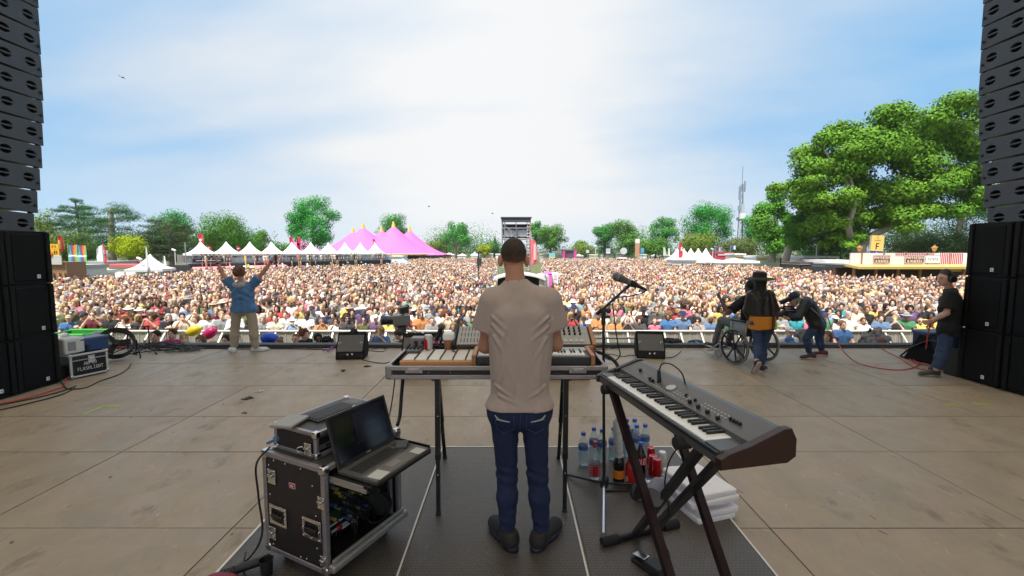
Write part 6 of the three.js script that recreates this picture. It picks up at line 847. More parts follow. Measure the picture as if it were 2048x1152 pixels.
{ // stooping camera operator
  const o = lvl(1628, 712, 0), D = 7.92, P = rel(o), s = 0.95;
  const J = skel({ hipL: P(1632, 652, D - 0.09), hipR: P(1640, 652, D + 0.1), kneeL: P(1613, 676, D - 0.09), kneeR: P(1637, 678, D + 0.14), ankL: P(1618, 706, D - 0.08), ankR: P(1643, 702, D + 0.16), toeL: P(1601, 711, D - 0.1), toeR: P(1627, 706, D + 0.18), shL: P(1612, 606, D - 0.17), shR: P(1614, 602, D + 0.17), elL: P(1598, 634, D - 0.22), elR: P(1594, 626, D + 0.22), wrL: P(1582, 637, D - 0.1), wrR: P(1576, 616, D + 0.14), neck: P(1606, 600, D), head: P(1589, 599, D) });
  const g = humanGeos({ J, s, cell: 0.011, hy: Math.PI / 2, hp: -0.45, hair: 'cap', hands: { L: { n: [0, 1, 0], curl: 0.5, dir: [-1, 0, 0] }, R: { n: [0, 0, 1], curl: 0.8, dir: [-0.8, -0.3, 0] } }, top: { off: 0.024, hem: -0.02, sleeve: 1.88, loose: 0.004, amp: 0.011, fr: [12, 14, 12], neckR: 0.06 }, legs: { off: 0.008, amp: 0.009, fr: [12, 20, 12] }, shoes: { s: 0.98, posL: lvl(1622, 717, 0).sub(o), posR: lvl(1645, 711, 0).sub(o) } });
  const p = person('stooping camera operator in black bomber jacket, dark cap and blue jeans', 'person', o, 0, g, { skin: skinMat(SKINS[1]), hair: M([0.012, 0.016, 0.035], 0.8), hairName: 'cap', top: M([0.013, 0.013, 0.015], 0.55, 0, { bumpMap: grainBump, bumpScale: 0.0006 }), topName: 'jacket', legs: jeansBlue, legName: 'jeans', shoe: M([0.03, 0.028, 0.028], 0.6), sole: M([0.6, 0.42, 0.36], 0.6) });
  p.children.filter((c) => c.name === 'shoe')[1].material = M([0.10, 0.015, 0.025], 0.6);
  const hd = J.head.clone(); const hp = mesh('headphones', [xf(tor(0.105, 0.011, 0, 0, 0, 0, 0, 0, 24, 8, Math.PI), hd.x + 0.01, hd.y + 0.02, hd.z, 0.0, Math.PI / 2, 0)], blackPlastic, p); mesh('ear_cup', [cy(0.042, 0.042, 0.035, hd.x + 0.012, hd.y, hd.z + 0.1, Math.PI / 2), cy(0.042, 0.042, 0.035, hd.x + 0.012, hd.y, hd.z - 0.1, Math.PI / 2)], M([0.25, 0.27, 0.20], 0.6), hp);
  mesh('zip', bar(P(1622, 616, D - 0.3), P(1640, 632, D - 0.28), 0.006), alu, p);
  const cpos = at(1572, 628, D), cam = thing('video_camera', 'black shoulder video camera held low by the stooping operator', 'video camera', cpos, 0);
  mesh('camera_body', rb(0.24, 0.13, 0.11, 0.06, 0, 0, 0.012), blackPlastic, cam); mesh('lens', [bar([-0.06, -0.005, 0], [-0.22, -0.02, 0], 0.042, 0.05, 16), bar([-0.22, -0.02, 0], [-0.31, -0.03, 0], 0.058, 0.062, 16)], blackPlastic, cam); mesh('lens_hood', rb(0.06, 0.10, 0.13, -0.33, -0.03, 0, 0.008), M([0.015, 0.015, 0.015], 0.7), cam);
  mesh('top_handle', [bar([-0.02, 0.06, 0], [-0.04, 0.13, 0], 0.012), bar([-0.06, 0.135, 0], [0.14, 0.14, 0], 0.014), bar([0.13, 0.14, 0], [0.14, 0.06, 0], 0.012)], blackPlastic, cam); mesh('viewfinder', [bar([-0.06, 0.14, 0.03], [-0.1, 0.2, 0.08], 0.012), rb(0.14, 0.07, 0.07, -0.08, 0.235, 0.05, 0.012, 0, 0, 0.4), rb(0.05, 0.08, 0.08, 0.0, 0.27, 0.05, 0.012, 0, 0, 0.4)], blackPlastic, cam); mesh('shotgun_mic', bar([-0.3, 0.09, -0.05], [0.0, 0.1, -0.05], 0.02, 0.02, 10), M([0.02, 0.02, 0.02], 0.9), cam); mesh('side_panel', rb(0.12, 0.07, 0.006, 0.07, 0.0, 0.057, 0.002), M([0.07, 0.07, 0.075], 0.4), cam); mesh('battery', rb(0.06, 0.11, 0.08, 0.21, 0, 0, 0.01), blackPlastic, cam);
}
{ // cable man with headphones, in profile
  const o = lvl(1880, 750, 0), D = 6.68, P = rel(o), s = 0.93;
  const J = skel({ hipL: P(1893, 662, D - 0.09), hipR: P(1904, 660, D + 0.09), kneeL: P(1886, 699, D - 0.1), kneeR: P(1905, 699, D + 0.1), ankL: P(1872, 738, D - 0.1), ankR: P(1898, 737, D + 0.12), toeL: P(1848, 746, D - 0.08), toeR: P(1876, 742, D + 0.2), shL: P(1900, 592, D - 0.16), shR: P(1904, 590, D + 0.17), elL: P(1893, 626, D - 0.2), elR: P(1892, 625, D + 0.2), wrL: P(1864, 641, D - 0.1), wrR: P(1868, 643, D + 0.1), neck: P(1901, 581, D), head: P(1890, 557, D) });
  const g = humanGeos({ J, s, cell: 0.011, hcell: 0.006, hy: 1.45, hp: -0.12, hair: 'buzz', haircell: 0.007, hands: { L: { n: [0, 0, -1], curl: 0.9, dir: [-1, -0.35, 0] }, R: { n: [0, 0, 1], curl: 0.9, dir: [-1, -0.35, 0] } }, top: { off: 0.03, hem: -0.06, sleeve: 0.78, loose: 0.03, flare: 0.015, amp: 0.011, fr: [10, 8, 10], neckR: 0.066 }, legs: { off: 0.014, amp: 0.009, fr: [10, 22, 10], wide: 0.012 }, shoes: { s: 1.0, posL: lvl(1867, 752, 0).sub(o), posR: lvl(1893, 744, 0).sub(o) } });
  const p = person('man in loose black shirt, jeans and headphones, paying out a red cable', 'person', o, 0, g, { skin: skinMat([0.60, 0.34, 0.25]), hair: M([0.028, 0.018, 0.012], 0.7), top: cloth([0.012, 0.012, 0.013]), legs: jeansBlue, legName: 'jeans', shoe: M([0.06, 0.055, 0.045], 0.75), sole: M([0.34, 0.31, 0.26], 0.7) });
  const hd = J.head; const hp = mesh('headphones', [xf(tor(0.108, 0.012, 0, 0, 0, 0, 0, 0, 24, 8, Math.PI), hd.x + 0.015, hd.y + 0.025, hd.z, 0, Math.PI / 2 - 0.1, 0)], blackPlastic, p); mesh('ear_cup', [cy(0.05, 0.05, 0.045, hd.x + 0.02, hd.y - 0.005, hd.z + 0.1, Math.PI / 2), cy(0.05, 0.05, 0.045, hd.x + 0.02, hd.y - 0.005, hd.z - 0.1, Math.PI / 2)], M([0.018, 0.018, 0.02], 0.5), hp);
  for (const [u] of g.shoes.slice(0, 0)) u;
  const wl = at(1862, 645, D - 0.1), cr = cableRed, F = (X, Y, h = 0.012) => lvl(X, Y, h);
  cable('cable', 'red cable sweeping from the man with headphones to the camera operator', [at(1868, 640, D), wl, at(1856, 668, D - 0.05), at(1853, 690, D), F(1850, 700, 0.12), F(1845, 712, 0.02), F(1836, 730), F(1815, 738), F(1785, 739.5), F(1740, 733), F(1712, 724), at(1692, 708, 7.3), at(1678, 690, 7.6), at(1667, 668, 7.8), at(1659, 645, 7.9), at(1655, 632, 7.9)], 0.0085, cr, undefined, 160);
  cable('cable', 'long narrow loop of red cable lying left of the man with headphones', [[1870, 744], [1835, 736], [1800, 716], [1765, 697], [1775, 693], [1800, 695], [1830, 702], [1862, 706]].map(([X, Y]) => F(X, Y)), 0.008, cr, undefined, 90);
  cable('cable', 'coil of red cable at the feet of the man with headphones', [[1858, 712], [1835, 700], [1820, 706], [1818, 716], [1835, 726], [1866, 731], [1880, 727], [1862, 718], [1840, 712], [1826, 718], [1845, 728], [1880, 735]].map(([X, Y]) => F(X, Y, 0.02)), 0.008, cr, undefined, 90);
  cable('cable', 'black cable along the deck edge behind the red coil', [[1760, 690], [1800, 691], [1840, 697], [1870, 700]].map(([X, Y]) => F(X, Y)), 0.008, cableBlack);
}
// ---------- the far side of the field: tents, stalls, flags, tower ----------
const canvasWhite = M([0.80, 0.80, 0.80], 0.7), canvasPink = M([0.68, 0.13, 0.44], 0.7), steel = M([0.42, 0.43, 0.45], 0.45, 0.6), redFab = M([0.55, 0.03, 0.05], 0.7), darkFascia = M([0.03, 0.03, 0.033], 0.8), woodB = M([0.26, 0.15, 0.08], 0.8);
function spot(name, label, cat, X, D, group, turn = 0) { const p = at(X, 520, D); p.y = GROUND; const t = thing(name, label, cat, p, turn, group); return { t, k: D / 900, up: (Y) => at(X, Y, D).y - GROUND, dx: (Z) => (Z - X) * D / 900 }; }
function pyramid(w, lo, hi, pw = 1.9, d = w) { const pts = []; for (let i = 0; i <= 8; i++) { const u = i / 8; pts.push([Math.max(0.02, (1 - u)) * w * 0.7071, lo + (hi - lo) * Math.pow(u, pw)]); } const g = nz(new THREE.LatheGeometry(pts.map(([a, b]) => new THREE.Vector2(a, b)), 4)); g.rotateY(Math.PI / 4); g.scale(1, 1, d / w); g.computeVertexNormals(); return g; }
function pagoda(label, X, D, w, eave, peak, group, turn = 0, base = 0) {
  const { t } = spot('pagoda_tent', label, 'tent', X, D, group, turn);
  mesh('tent_roof', pyramid(w, eave, peak), canvasWhite, t); const v = []; for (const s of [-1, 1]) v.push(bx(w, 0.22, 0.02, 0, eave - 0.11, s * w / 2), bx(0.02, 0.22, w, s * w / 2, eave - 0.11, 0)); mesh('valance', v, M([0.72, 0.72, 0.70], 0.7), t);
  for (const x of [-1, 1]) for (const z of [-1, 1]) mesh('pole', cy(0.04, 0.04, eave - base, x * (w / 2 - 0.03), base + (eave - base) / 2, z * (w / 2 - 0.03), 0, 0, 0, 6), steel, t);
  return t;
}
function flag(label, cat, X, D, yTop, yBot, w, col, o = {}) { // feather flag or banner on a pole
  const { t, k, up } = spot(o.name ?? 'feather_flag', label, cat, X, D, o.group); const h1 = up(yTop), h0 = up(yBot), W = w * k;
  mesh('pole', cy(0.03, 0.04, h1 + 0.05, 0, h1 / 2, 0, 0, 0, 0, 6), o.pole ?? steel, t);
  const pts = o.shape ?? [[0, 0], [0.85, 0.02], [1, 0.25], [0.8, 0.75], [0.62, 0.94], [0.3, 1], [0, 0.98]]; const g = ext(pts.map(([a, b]) => [a * W * (o.side ?? 1), h0 + b * (h1 - h0)]), 0.02); const p = g.attributes.position; for (let i = 0; i < p.count; i++) p.setZ(i, p.getZ(i) + 0.12 * Math.sin(p.getX(i) * 4 / Math.max(W, 0.3) + p.getY(i) * 1.5)); g.computeVertexNormals();
  mesh('flag_cloth', g, col, t); if (o.marks) mesh('flag_print', o.marks.map(([a, b, c, d]) => bx(c * W, d * (h1 - h0), 0.34, a * W * (o.side ?? 1), h0 + b * (h1 - h0), 0.01)), o.markMat ?? M([0.8, 0.8, 0.8], 0.6), t);
  return t;
}
const ORDS = ['first', 'second', 'third', 'fourth', 'fifth', 'sixth', 'seventh', 'eighth', 'ninth', 'tenth', 'eleventh', 'twelfth', 'thirteenth', 'fourteenth', 'fifteenth', 'sixteenth', 'seventeenth', 'eighteenth', 'nineteenth'], ord = (i) => (i < 19 ? ORDS[i] : i === 19 ? 'twentieth' : 'twenty-' + ORDS[i - 20]);
const RECT = [[0, 0], [1, 0], [1, 1], [0, 1]];
{ // raised stand with a row of white pagoda tents along its length
  const k0 = 50, ex = at(401, 500, k0), dir = V(2.42, 0, -3.33).multiplyScalar(0.625), N = 10, P = (i) => ex.clone().addScaledVector(dir, i), yaw = Math.atan2(-dir.z, dir.x), ORD = ['first', 'second', 'third', 'fourth', 'fifth', 'sixth', 'seventh', 'eighth', 'ninth', 'tenth'];
  for (let i = 0; i < N; i++) { const p = P(i), pk = 1024 + 900 * p.x / -p.z; pagoda(`white peaked pagoda tent on the raised stand, ${ORD[i]} from the left`, pk, -p.z, 2.62, 3.12 - i * 0.02, 4.45 + i * 0.02, 'white pagoda tents along the raised stand', yaw, 2.0); }
  const L = dir.length() * (N + 0.35), c = P(N / 2 - 0.5), t = thing('grandstand', 'long raised viewing deck with railings and dark fascia under the row of pagoda tents', 'grandstand', [c.x, GROUND, c.z], yaw);
  mesh('deck', bx(L, 0.12, 3.0, 0, 2.0, 0), M([0.2, 0.19, 0.18], 0.8), t); mesh('fascia', bx(L, 0.62, 0.06, 0, 1.66, 1.5), darkFascia, t); mesh('back_wall', bx(L, 0.95, 0.05, 0, 2.5, -1.5), M([0.5, 0.47, 0.42], 0.8), t);
  for (let i = 0; i < 44; i++) mesh('rail_post', bx(0.035, 0.62, 0.035, -L / 2 + 0.3 + i * (L - 0.6) / 43, 2.36, 1.47), steel, t); for (const y of [2.66, 2.36, 2.12]) mesh('rail', bx(L, 0.03, 0.03, 0, y, 1.5), steel, t);
  mesh('clear_screen', bx(L, 0.5, 0.012, 0, 2.36, 1.43), M([0.5, 0.6, 0.7], 0.2, 0, { transparent: true, opacity: 0.45 }), t);
  for (let i = 0; i < 14; i++) mesh('stand_leg', bx(0.1, 1.95, 0.1, -L / 2 + 0.2 + i * (L - 0.4) / 13, 0.98, 1.3), darkFascia, t);
  mesh('banner', bx(3.0, 0.4, 0.03, -L / 2 + 1.9, 2.36, 1.56), darkFascia, t); mesh('banner_print', [bx(2.4, 0.07, 0.01, -L / 2 + 1.9, 2.36, 1.58)], canvasWhite, t); for (const x of [0.15, 0.35, 0.62, 0.72, 0.8]) mesh('work_lamp', rb(0.16, 0.16, 0.1, -L / 2 + L * x, 1.75, 1.6, 0.03), canvasWhite, t);
  const pk = M([0.70, 0.25, 0.27], 0.7); for (let i = 0; i < 5; i++) tag(mesh('awning', xf(bx(2.0, 0.5, 1.2, -L / 2 + 1.3 + i * 2.0, 1.25, 2.1, 0.35), c.x, GROUND, c.z, 0, yaw, 0), i === 2 ? canvasWhite : pk), i === 2 ? 'white awning among the pink ones under the left of the raised stand' : `pink awning under the left of the raised stand, ${['first', 'second', '', 'third', 'fourth'][i]} pink one from the left`, 'awning', 'bar awnings under the raised stand');
  mesh('end_pole', [cy(0.05, 0.05, 4.3, -L / 2 - 0.15, 2.15, 1.4, 0, 0, 0, 6), cy(0.05, 0.05, 3.9, L / 2 + 0.1, 1.95, 1.5, 0, 0, 0, 6)], steel, t);
}
[['red feather flag behind the first pagoda tent of the stand', 400, 52, 467, 490, 9], ['red feather flag behind the fifth pagoda tent of the stand', 581, 60, 474, 500, 8], ['taller red feather flag right of the fifth pagoda tent', 602, 62, 474, 500, -8], ['small red flag low behind the first pagoda tent', 415, 53, 491, 500, 10], ['small red flag between the second and third pagoda tents', 475, 56, 492, 502, 8], ['small red flag behind the last pagoda tent of the stand', 747, 72, 478, 490, 5]].forEach(([l, X, D, a, b, w]) => flag(l, 'flag', X, D, a, b, w, redFab, { marks: [[0.5, 0.45, 0.4, 0.16]], group: undefined }));
flag('yellow feather flag at the foot of the raised stand', 'flag', 492, 45, 528, 545, 8, M([0.6, 0.45, 0.1], 0.7)); flag('white feather flag at the foot of the raised stand, left one', 'flag', 562, 48, 526, 545, 5, canvasWhite); flag('white feather flag at the foot of the raised stand, right one', 'flag', 612, 51, 526, 545, 5, canvasWhite);
{ // pink circus tent with five yellow-tipped peaks
  const t = thing('circus_tent', 'big pink circus tent with five yellow-tipped peaks behind the raised stand', 'tent', [0, GROUND, 0]);
  const pk = [[706, 462, 122, 13], [726, 453, 110, 14], [763, 459, 124, 13], [787, 450, 110, 12.4], [819, 458, 122, 11.2], [690, 490, 116, 12], [600, 478, 95, 9]].map(([X, Y, D, R]) => ({ p: at(X, Y, D), R })); const lo = 2.3;
  const h = (x, z) => { let m = -1; for (const { p, R } of pk) { const r = Math.hypot(x - p.x, (z - p.z) * 1.15) / R; if (r < 1) m = Math.max(m, lo + (p.y - GROUND - lo) * Math.pow(1 - r, 1.75)); } return m; };
  const pos = [], yel = [], S = 0.55, x0 = -58, x1 = -12, z0 = -140, z1 = -84; const q = (arr, a, b, c) => arr.push(...a, ...b, ...c);
  for (let x = x0; x < x1; x += S) for (let z = z0; z < z1; z += S) { const v = [[x, z], [x + S, z], [x + S, z + S], [x, z + S]].map(([a, b]) => [a, h(a, b), b]); if (v.some((e) => e[1] < 0)) continue; q(pos, v[0], v[2], v[1]); q(pos, v[0], v[3], v[2]); }
  const g = new THREE.BufferGeometry(); g.setAttribute('position', new THREE.Float32BufferAttribute(pos, 3)); g.computeVertexNormals(); mesh('tent_canvas', g, canvasPink, t);
  pk.slice(0, 5).forEach(({ p }) => { const H = p.y - GROUND; const cone = nz(new THREE.LatheGeometry([[0.12, H + 0.9], [0.35, H + 0.2], [0.55, H - 0.9], [1.0, H - 1.9]].map(([a, b]) => new THREE.Vector2(a, b)), 12)); cone.translate(p.x, 0, p.z); mesh('peak_cap', cone, M([0.70, 0.45, 0.05], 0.6), t); const rays = []; for (let i = 0; i < 8; i++) { const a = i * Math.PI / 4; rays.push(bar([p.x + 0.9 * Math.cos(a), H - 1.7, p.z + 0.9 * Math.sin(a)], [p.x + 2.0 * Math.cos(a), H - 3.0, p.z + 2.0 * Math.sin(a)], 0.4, 0.1, 4)); } mesh('peak_ray', rays, M([0.70, 0.45, 0.05], 0.6), t); });
  mesh('skirt_trim', [tube([at(868, 508, 108), at(836, 509, 101), at(790, 509, 97), at(740, 509, 98)].map((p) => p.sub(V(0, GROUND, 0))), 0.16, 20)], M([0.62, 0.45, 0.12], 0.7), t);
}
{ // scaffold tower in the crowd
  const { t, k, up } = spot('scaffold_tower', 'square scaffold tower with a dark roofed top deck rising from the crowd behind the man', 'tower', 1032, 60), w = 55 * k, H = up(437), tube1 = M([0.36, 0.37, 0.40], 0.45, 0.5), tubeP = M([0.50, 0.42, 0.5], 0.5, 0.3), cl = (a, b, r = 0.045, m = tube1, n = 'scaffold_tube') => mesh(n, bar(a, b, r, r, 6), m, t), hw = w / 2;
  for (const x of [-hw, -hw + 0.35, 0, hw - 0.35, hw]) for (const z of [-hw, hw]) cl([x, 0, z], [x, H - 0.1, z], 0.05, x > hw - 0.2 ? M([0.5, 0.12, 0.16], 0.5) : tube1, 'standard');
  for (let y = 1.2; y < H - 0.3; y += 1.02) { cl([-hw, y, hw], [hw, y, hw], 0.035, tubeP, 'ledger'); cl([-hw, y, -hw], [hw, y, -hw], 0.035, tube1, 'ledger'); cl([hw, y, -hw], [hw, y, hw], 0.035, tube1, 'ledger'); cl([-hw, y, -hw], [-hw, y, hw], 0.035, tube1, 'ledger'); }
  for (let y = 1; y < H - 0.6; y += 0.42) cl([hw - 0.5, y, hw + 0.04], [hw - 0.05, y, hw + 0.04], 0.025, canvasWhite, 'rung');
  cl([-hw, H - 0.5, hw], [0, H - 2.6, hw], 0.035, tube1, 'brace'); cl([hw, H - 3, hw], [0, H - 5, hw], 0.035, tube1, 'brace');
  mesh('roof', [bx(w + 0.3, 0.14, w + 0.3, 0, H, 0), bx(w + 0.1, 0.5, 0.1, 0, H - 0.35, hw)], M([0.05, 0.055, 0.07], 0.6), t); mesh('back_screen', bx(w - 0.1, 1.9, 0.05, 0, H - 1.6, -hw + 0.1), M([0.05, 0.05, 0.07], 0.8), t);
  for (const s of [-1, 1]) mesh('wrapped_speaker', nets((x, y, z) => ell(x, y, z, 0, 0, 0, 0.72, 0.5, 0.5) + (n3(x * 5 + s, y * 5, z * 5) - 0.5) * 0.35, [-1, -0.8, -0.8], [1, 0.8, 0.8], 0.09).translate(s * 0.8, H - 1.95, 0.5), M([0.60, 0.60, 0.62], 0.35), t, { raw: 1 });
  mesh('deck', bx(w, 0.08, w, 0, H - 2.75, 0), steel, t); mesh('deck', bx(w, 0.08, w, 0, H - 4.6, 0), steel, t);
}
flag('pink-red feather flag beside the scaffold tower, nearer one', 'flag', 1062, 48, 478, 530, 13, M([0.70, 0.16, 0.2], 0.7), { side: 1, marks: [[0.55, 0.5, 0.3, 0.6]], markMat: M([0.75, 0.5, 0.5], 0.7) }); flag('red feather flag beside the scaffold tower, partly hidden one', 'flag', 1060, 52, 478, 525, 8, redFab);
{ // sound desk shelter in the crowd
  const { t, k } = spot('control_shelter', 'low white arched shelter over the dark sound desk in the crowd behind the man', 'shelter', 1038, 24), w = 2.75, pts = []; for (let i = 0; i <= 10; i++) { const u = -1 + i * 0.2; pts.push([u * w / 2, 2.02 + 0.28 * (1 - u * u)]); } const poly = [...pts, ...pts.map(([a, b]) => [a * 0.97, b - 0.08]).reverse()];
  mesh('arched_roof', ext(poly, 2.2, 0, 0, -1.1), M([0.62, 0.62, 0.60], 0.6), t); mesh('dark_interior', bx(w - 0.5, 0.55, 1.6, 0, 1.82, -0.2), M([0.012, 0.012, 0.014], 0.8), t); mesh('side_wall', bx(0.5, 0.9, 1.9, w / 2 - 0.1, 1.75, 0), M([0.5, 0.5, 0.5], 0.6), t); for (const s of [-1, 1]) mesh('corner_post', bx(0.06, 2.3, 0.06, s * (w / 2 - 0.05), 1.15, 1.05), steel, t);
  const b = spot('ice_booth', 'small bright pink booth with a pointed top beside the sound desk shelter', 'booth', 1095, 25).t; mesh('booth_body', bx(0.46, 2.2, 0.5, 0, 1.1, 0), M([0.75, 0.13, 0.5], 0.6), b); mesh('booth_roof', pyramid(0.52, 2.2, 2.36, 1, 0.56), M([0.72, 0.12, 0.46], 0.6), b); mesh('white_mark', [sp(0.06, 0, 2.0, 0.25, 1, 1, 0.2), bx(0.05, 0.08, 0.02, 0, 1.92, 0.26)], canvasWhite, b);
  const c2 = spot('white_cabinet', 'small white cabinet right of the pink booth in the crowd', 'cabinet', 1110, 25.5).t; mesh('cabinet_body', rb(0.36, 2.25, 0.4, 0, 1.12, 0, 0.02), canvasWhite, c2); mesh('cabinet_door', bx(0.14, 0.3, 0.02, 0, 2.0, 0.21), M([0.6, 0.6, 0.6], 0.6), c2);
  const fr = spot('camera_platform', 'dark camera frame on a thin mast standing in the crowd left of the man', 'frame', 957, 30).t; mesh('mast', cy(0.05, 0.06, 3.4, 0, 1.7, 0, 0, 0, 0, 6), darkFascia, fr); mesh('mast_head', [bx(0.3, 0.5, 0.2, 0.05, 2.7, 0), bx(0.5, 0.06, 0.06, 0, 3.3, 0)], darkFascia, fr); const rl = []; for (let i = 0; i < 5; i++) rl.push(bx(0.04, 2.1, 0.04, -1.2 + i * 0.6, 1.05, 0.6)); rl.push(bx(2.5, 0.04, 0.04, 0, 2.1, 0.6), bx(2.5, 0.04, 0.04, 0, 1.8, 0.6)); mesh('guard_rail', rl, steel, fr);
}
// right: five white pagodas, red stalls, mast, snack stalls, lantern building
[1354, 1367, 1381, 1396, 1411].forEach((X, i) => pagoda(`white pointed tent in the cluster below the lattice mast, ${['first', 'second', 'third', 'fourth', 'fifth'][i]} from the left`, X, 72 - i * 3, 2.9 - i * 0.1, 2.0, 3.75, 'five white pointed tents below the mast', 0.4));
flag('red and white feather flag in front of the five white tents', 'flag', 1357, 62, 486, 516, 8, redFab, { marks: [[0.6, 0.6, 0.3, 0.25]] });
{ const { t, up, k } = spot('lattice_mast', 'tall thin grey lattice radio mast with antenna panels', 'mast', 1478, 105), H = up(333), lg = M([0.16, 0.18, 0.22], 0.5, 0.3);
  for (const [x, z] of [[-0.8, 0], [0.8, 0], [0, 1.1]]) mesh('mast_leg', bar([x, 0, z], [x * 0.28, H - 4, z * 0.28], 0.12, 0.07, 6), lg, t); const br = []; for (let y = 0; y < H - 5; y += 1.5) { const w = 0.8 * (1 - 0.72 * y / (H - 4)); br.push(bar([-w, y, 0], [w, y + 1.5, 0], 0.045, 0.045, 4), bar([w, y, 0], [-w, y + 1.5, 0], 0.045, 0.045, 4), bar([-w, y, 0], [w, y, 0], 0.045, 0.045, 4)); } mesh('mast_lattice', br, lg, t);
  mesh('top_rod', cy(0.05, 0.06, 5, 0, H - 2.5, 0, 0, 0, 0, 6), lg, t); for (const [x, y, h, w] of [[-0.6, H - 6, 3, 0.3], [0.55, H - 4.5, 2.4, 0.25], [-0.5, H - 9.5, 1.2, 0.6]]) mesh('antenna_panel', bx(w, h, 0.35, x, y, 0.2), M([0.22, 0.28, 0.36], 0.5), t); mesh('antenna_panel', bx(0.7, 2.6, 0.4, 0.1, up(420), 0.5), M([0.4, 0.45, 0.5], 0.5), t); mesh('equipment_box', bx(1.2, 1.3, 0.6, 0.1, up(433), 0.5), M([0.7, 0.72, 0.74], 0.5), t); mesh('equipment_box', bx(1.7, 0.7, 0.6, 0, up(438), 0), lg, t); }
function stall(name, label, cat, X0, X1, yTop, D, wall, roof, o = {}) { const X = (X0 + X1) / 2, { t, k, up } = spot(name, label, cat, X, D), w = (X1 - X0) * k, h = up(yTop), d = o.d ?? 3; mesh('wall', bx(w, h - 0.25, d, 0, (h - 0.25) / 2, -d / 2), wall, t); mesh('roof', o.pitch ? pyramid(w + 0.2, h - 0.5, h + 0.1, o.pitch, d + 0.4).translate(0, 0, -d / 2) : bx(w + 0.15, 0.25, d + 0.3, 0, h - 0.12, -d / 2), roof, t); if (o.open) mesh('hatch', bx(w * 0.7, 0.5, 0.04, 0, h - 0.75, 0.02), darkFascia, t); if (o.sign) mesh('sign_board', bx(w * 0.8, 0.4, 0.06, 0, h - 0.32, 0.06), o.sign, t); return t; }
stall('market_stall', 'low dark-edged flat tent right of the five white tents', 'tent', 1345, 1440, 519, 60, canvasWhite, M([0.35, 0.36, 0.36], 0.7), { d: 2 }); stall('market_stall', 'red stall with a white emblem right of the five white tents', 'stall', 1432, 1462, 504, 70, M([0.5, 0.04, 0.09], 0.6), M([0.45, 0.03, 0.07], 0.6), { sign: canvasWhite }); stall('market_stall', 'smaller red stall beside the foot of the lattice mast', 'stall', 1460, 1474, 508, 71, M([0.5, 0.06, 0.12], 0.6), redFab);
stall('market_stall', 'wide white low tent below the lattice mast', 'tent', 1440, 1520, 518, 57, canvasWhite, canvasWhite, { d: 3, pitch: 1.3 }); stall('food_stall', 'cream food stall with a brown sign behind the wide white tent', 'stall', 1470, 1490, 507, 66, M([0.6, 0.5, 0.4], 0.7), canvasWhite, { sign: M([0.5, 0.3, 0.2], 0.6) }); stall('food_stall', 'pale brick-red topped stall right of the cream stall', 'stall', 1488, 1512, 511, 66, M([0.55, 0.4, 0.36], 0.7), M([0.5, 0.3, 0.25], 0.7));
stall('food_stall', 'white food stall with a round yellow sign over red letters', 'stall', 1512, 1537, 512, 60, canvasWhite, canvasWhite, { sign: M([0.75, 0.5, 0.05], 0.6) }); stall('food_stall', 'white food stall with a long yellow sign', 'stall', 1538, 1560, 513, 60, canvasWhite, canvasWhite, { sign: M([0.72, 0.6, 0.15], 0.6) }); stall('market_stall', 'small dark box at the right end of the food stalls', 'box', 1561, 1569, 516, 60, darkFascia, darkFascia, { d: 1 });
stall('site_cabin', 'long white cabin roof with a red panel in front of the dark cedar', 'cabin', 1607, 1675, 512, 50, M([0.6, 0.6, 0.6], 0.7), M([0.68, 0.67, 0.66], 0.6), { sign: M([0.45, 0.2, 0.17], 0.6) }); stall('market_stall', 'brown peaked parasol tent in front of the long white cabin', 'tent', 1600, 1650, 519, 44, M([0.1, 0.09, 0.08], 0.8), M([0.16, 0.12, 0.10], 0.8), { pitch: 1.2 }); stall('market_stall', 'white flat canopy on poles left of the lantern building', 'tent', 1650, 1702, 520, 42, M([0.18, 0.18, 0.18], 0.8), canvasWhite);
tag(mesh('dark_fence', bx(5.2, 2.05, 0.08, at(1662, 520, 40).x, GROUND + 1.02, -40), darkFascia), 'dark sheeted fence below the flat canopy, left of the lantern building', 'fence');
flag('flag of stripes on a pole above the red stall', 'flag', 1431, 66, 494, 503, 9, M([0.45, 0.3, 0.32], 0.7), { name: 'flag', shape: RECT, marks: [[0.25, 0.7, 0.5, 0.5]], markMat: M([0.04, 0.06, 0.2], 0.7) }); flag('blue and white flag on a pole left of the lattice mast', 'flag', 1460, 66, 491, 499, 10, M([0.6, 0.62, 0.68], 0.7), { name: 'flag', shape: RECT, marks: [[0.25, 0.5, 0.5, 0.9]], markMat: M([0.05, 0.09, 0.3], 0.7) });
const lampPost = (l, X, D, yTop) => { const { t, up } = spot('lamp_post', l, 'lamp post', X, D), H = up(yTop); mesh('pole', cy(0.045, 0.06, H, 0, H / 2, 0, 0, 0, 0, 6), M([0.6, 0.6, 0.6], 0.5), t); mesh('lamp_head', rb(0.4, 0.16, 0.2, -0.1, H, 0, 0.05, 0, 0, -0.4), canvasWhite, t); };
lampPost('white flood lamp on a pole in front of the dark cedar', 1632, 48, 490); lampPost('tall grey lamp on a pole right of the pollard trees', 1575, 62, 484); lampPost('lamp on a pole left of the striped flag', 1425, 66, 498); lampPost('white lamp pole left of the raised stand', 351, 44, 500); lampPost('white lamp with a wide shade left of the single pagoda', 281, 38, 517); lampPost('thin lamp pole in the crowd right of the scaffold tower', 1191, 60, 492);
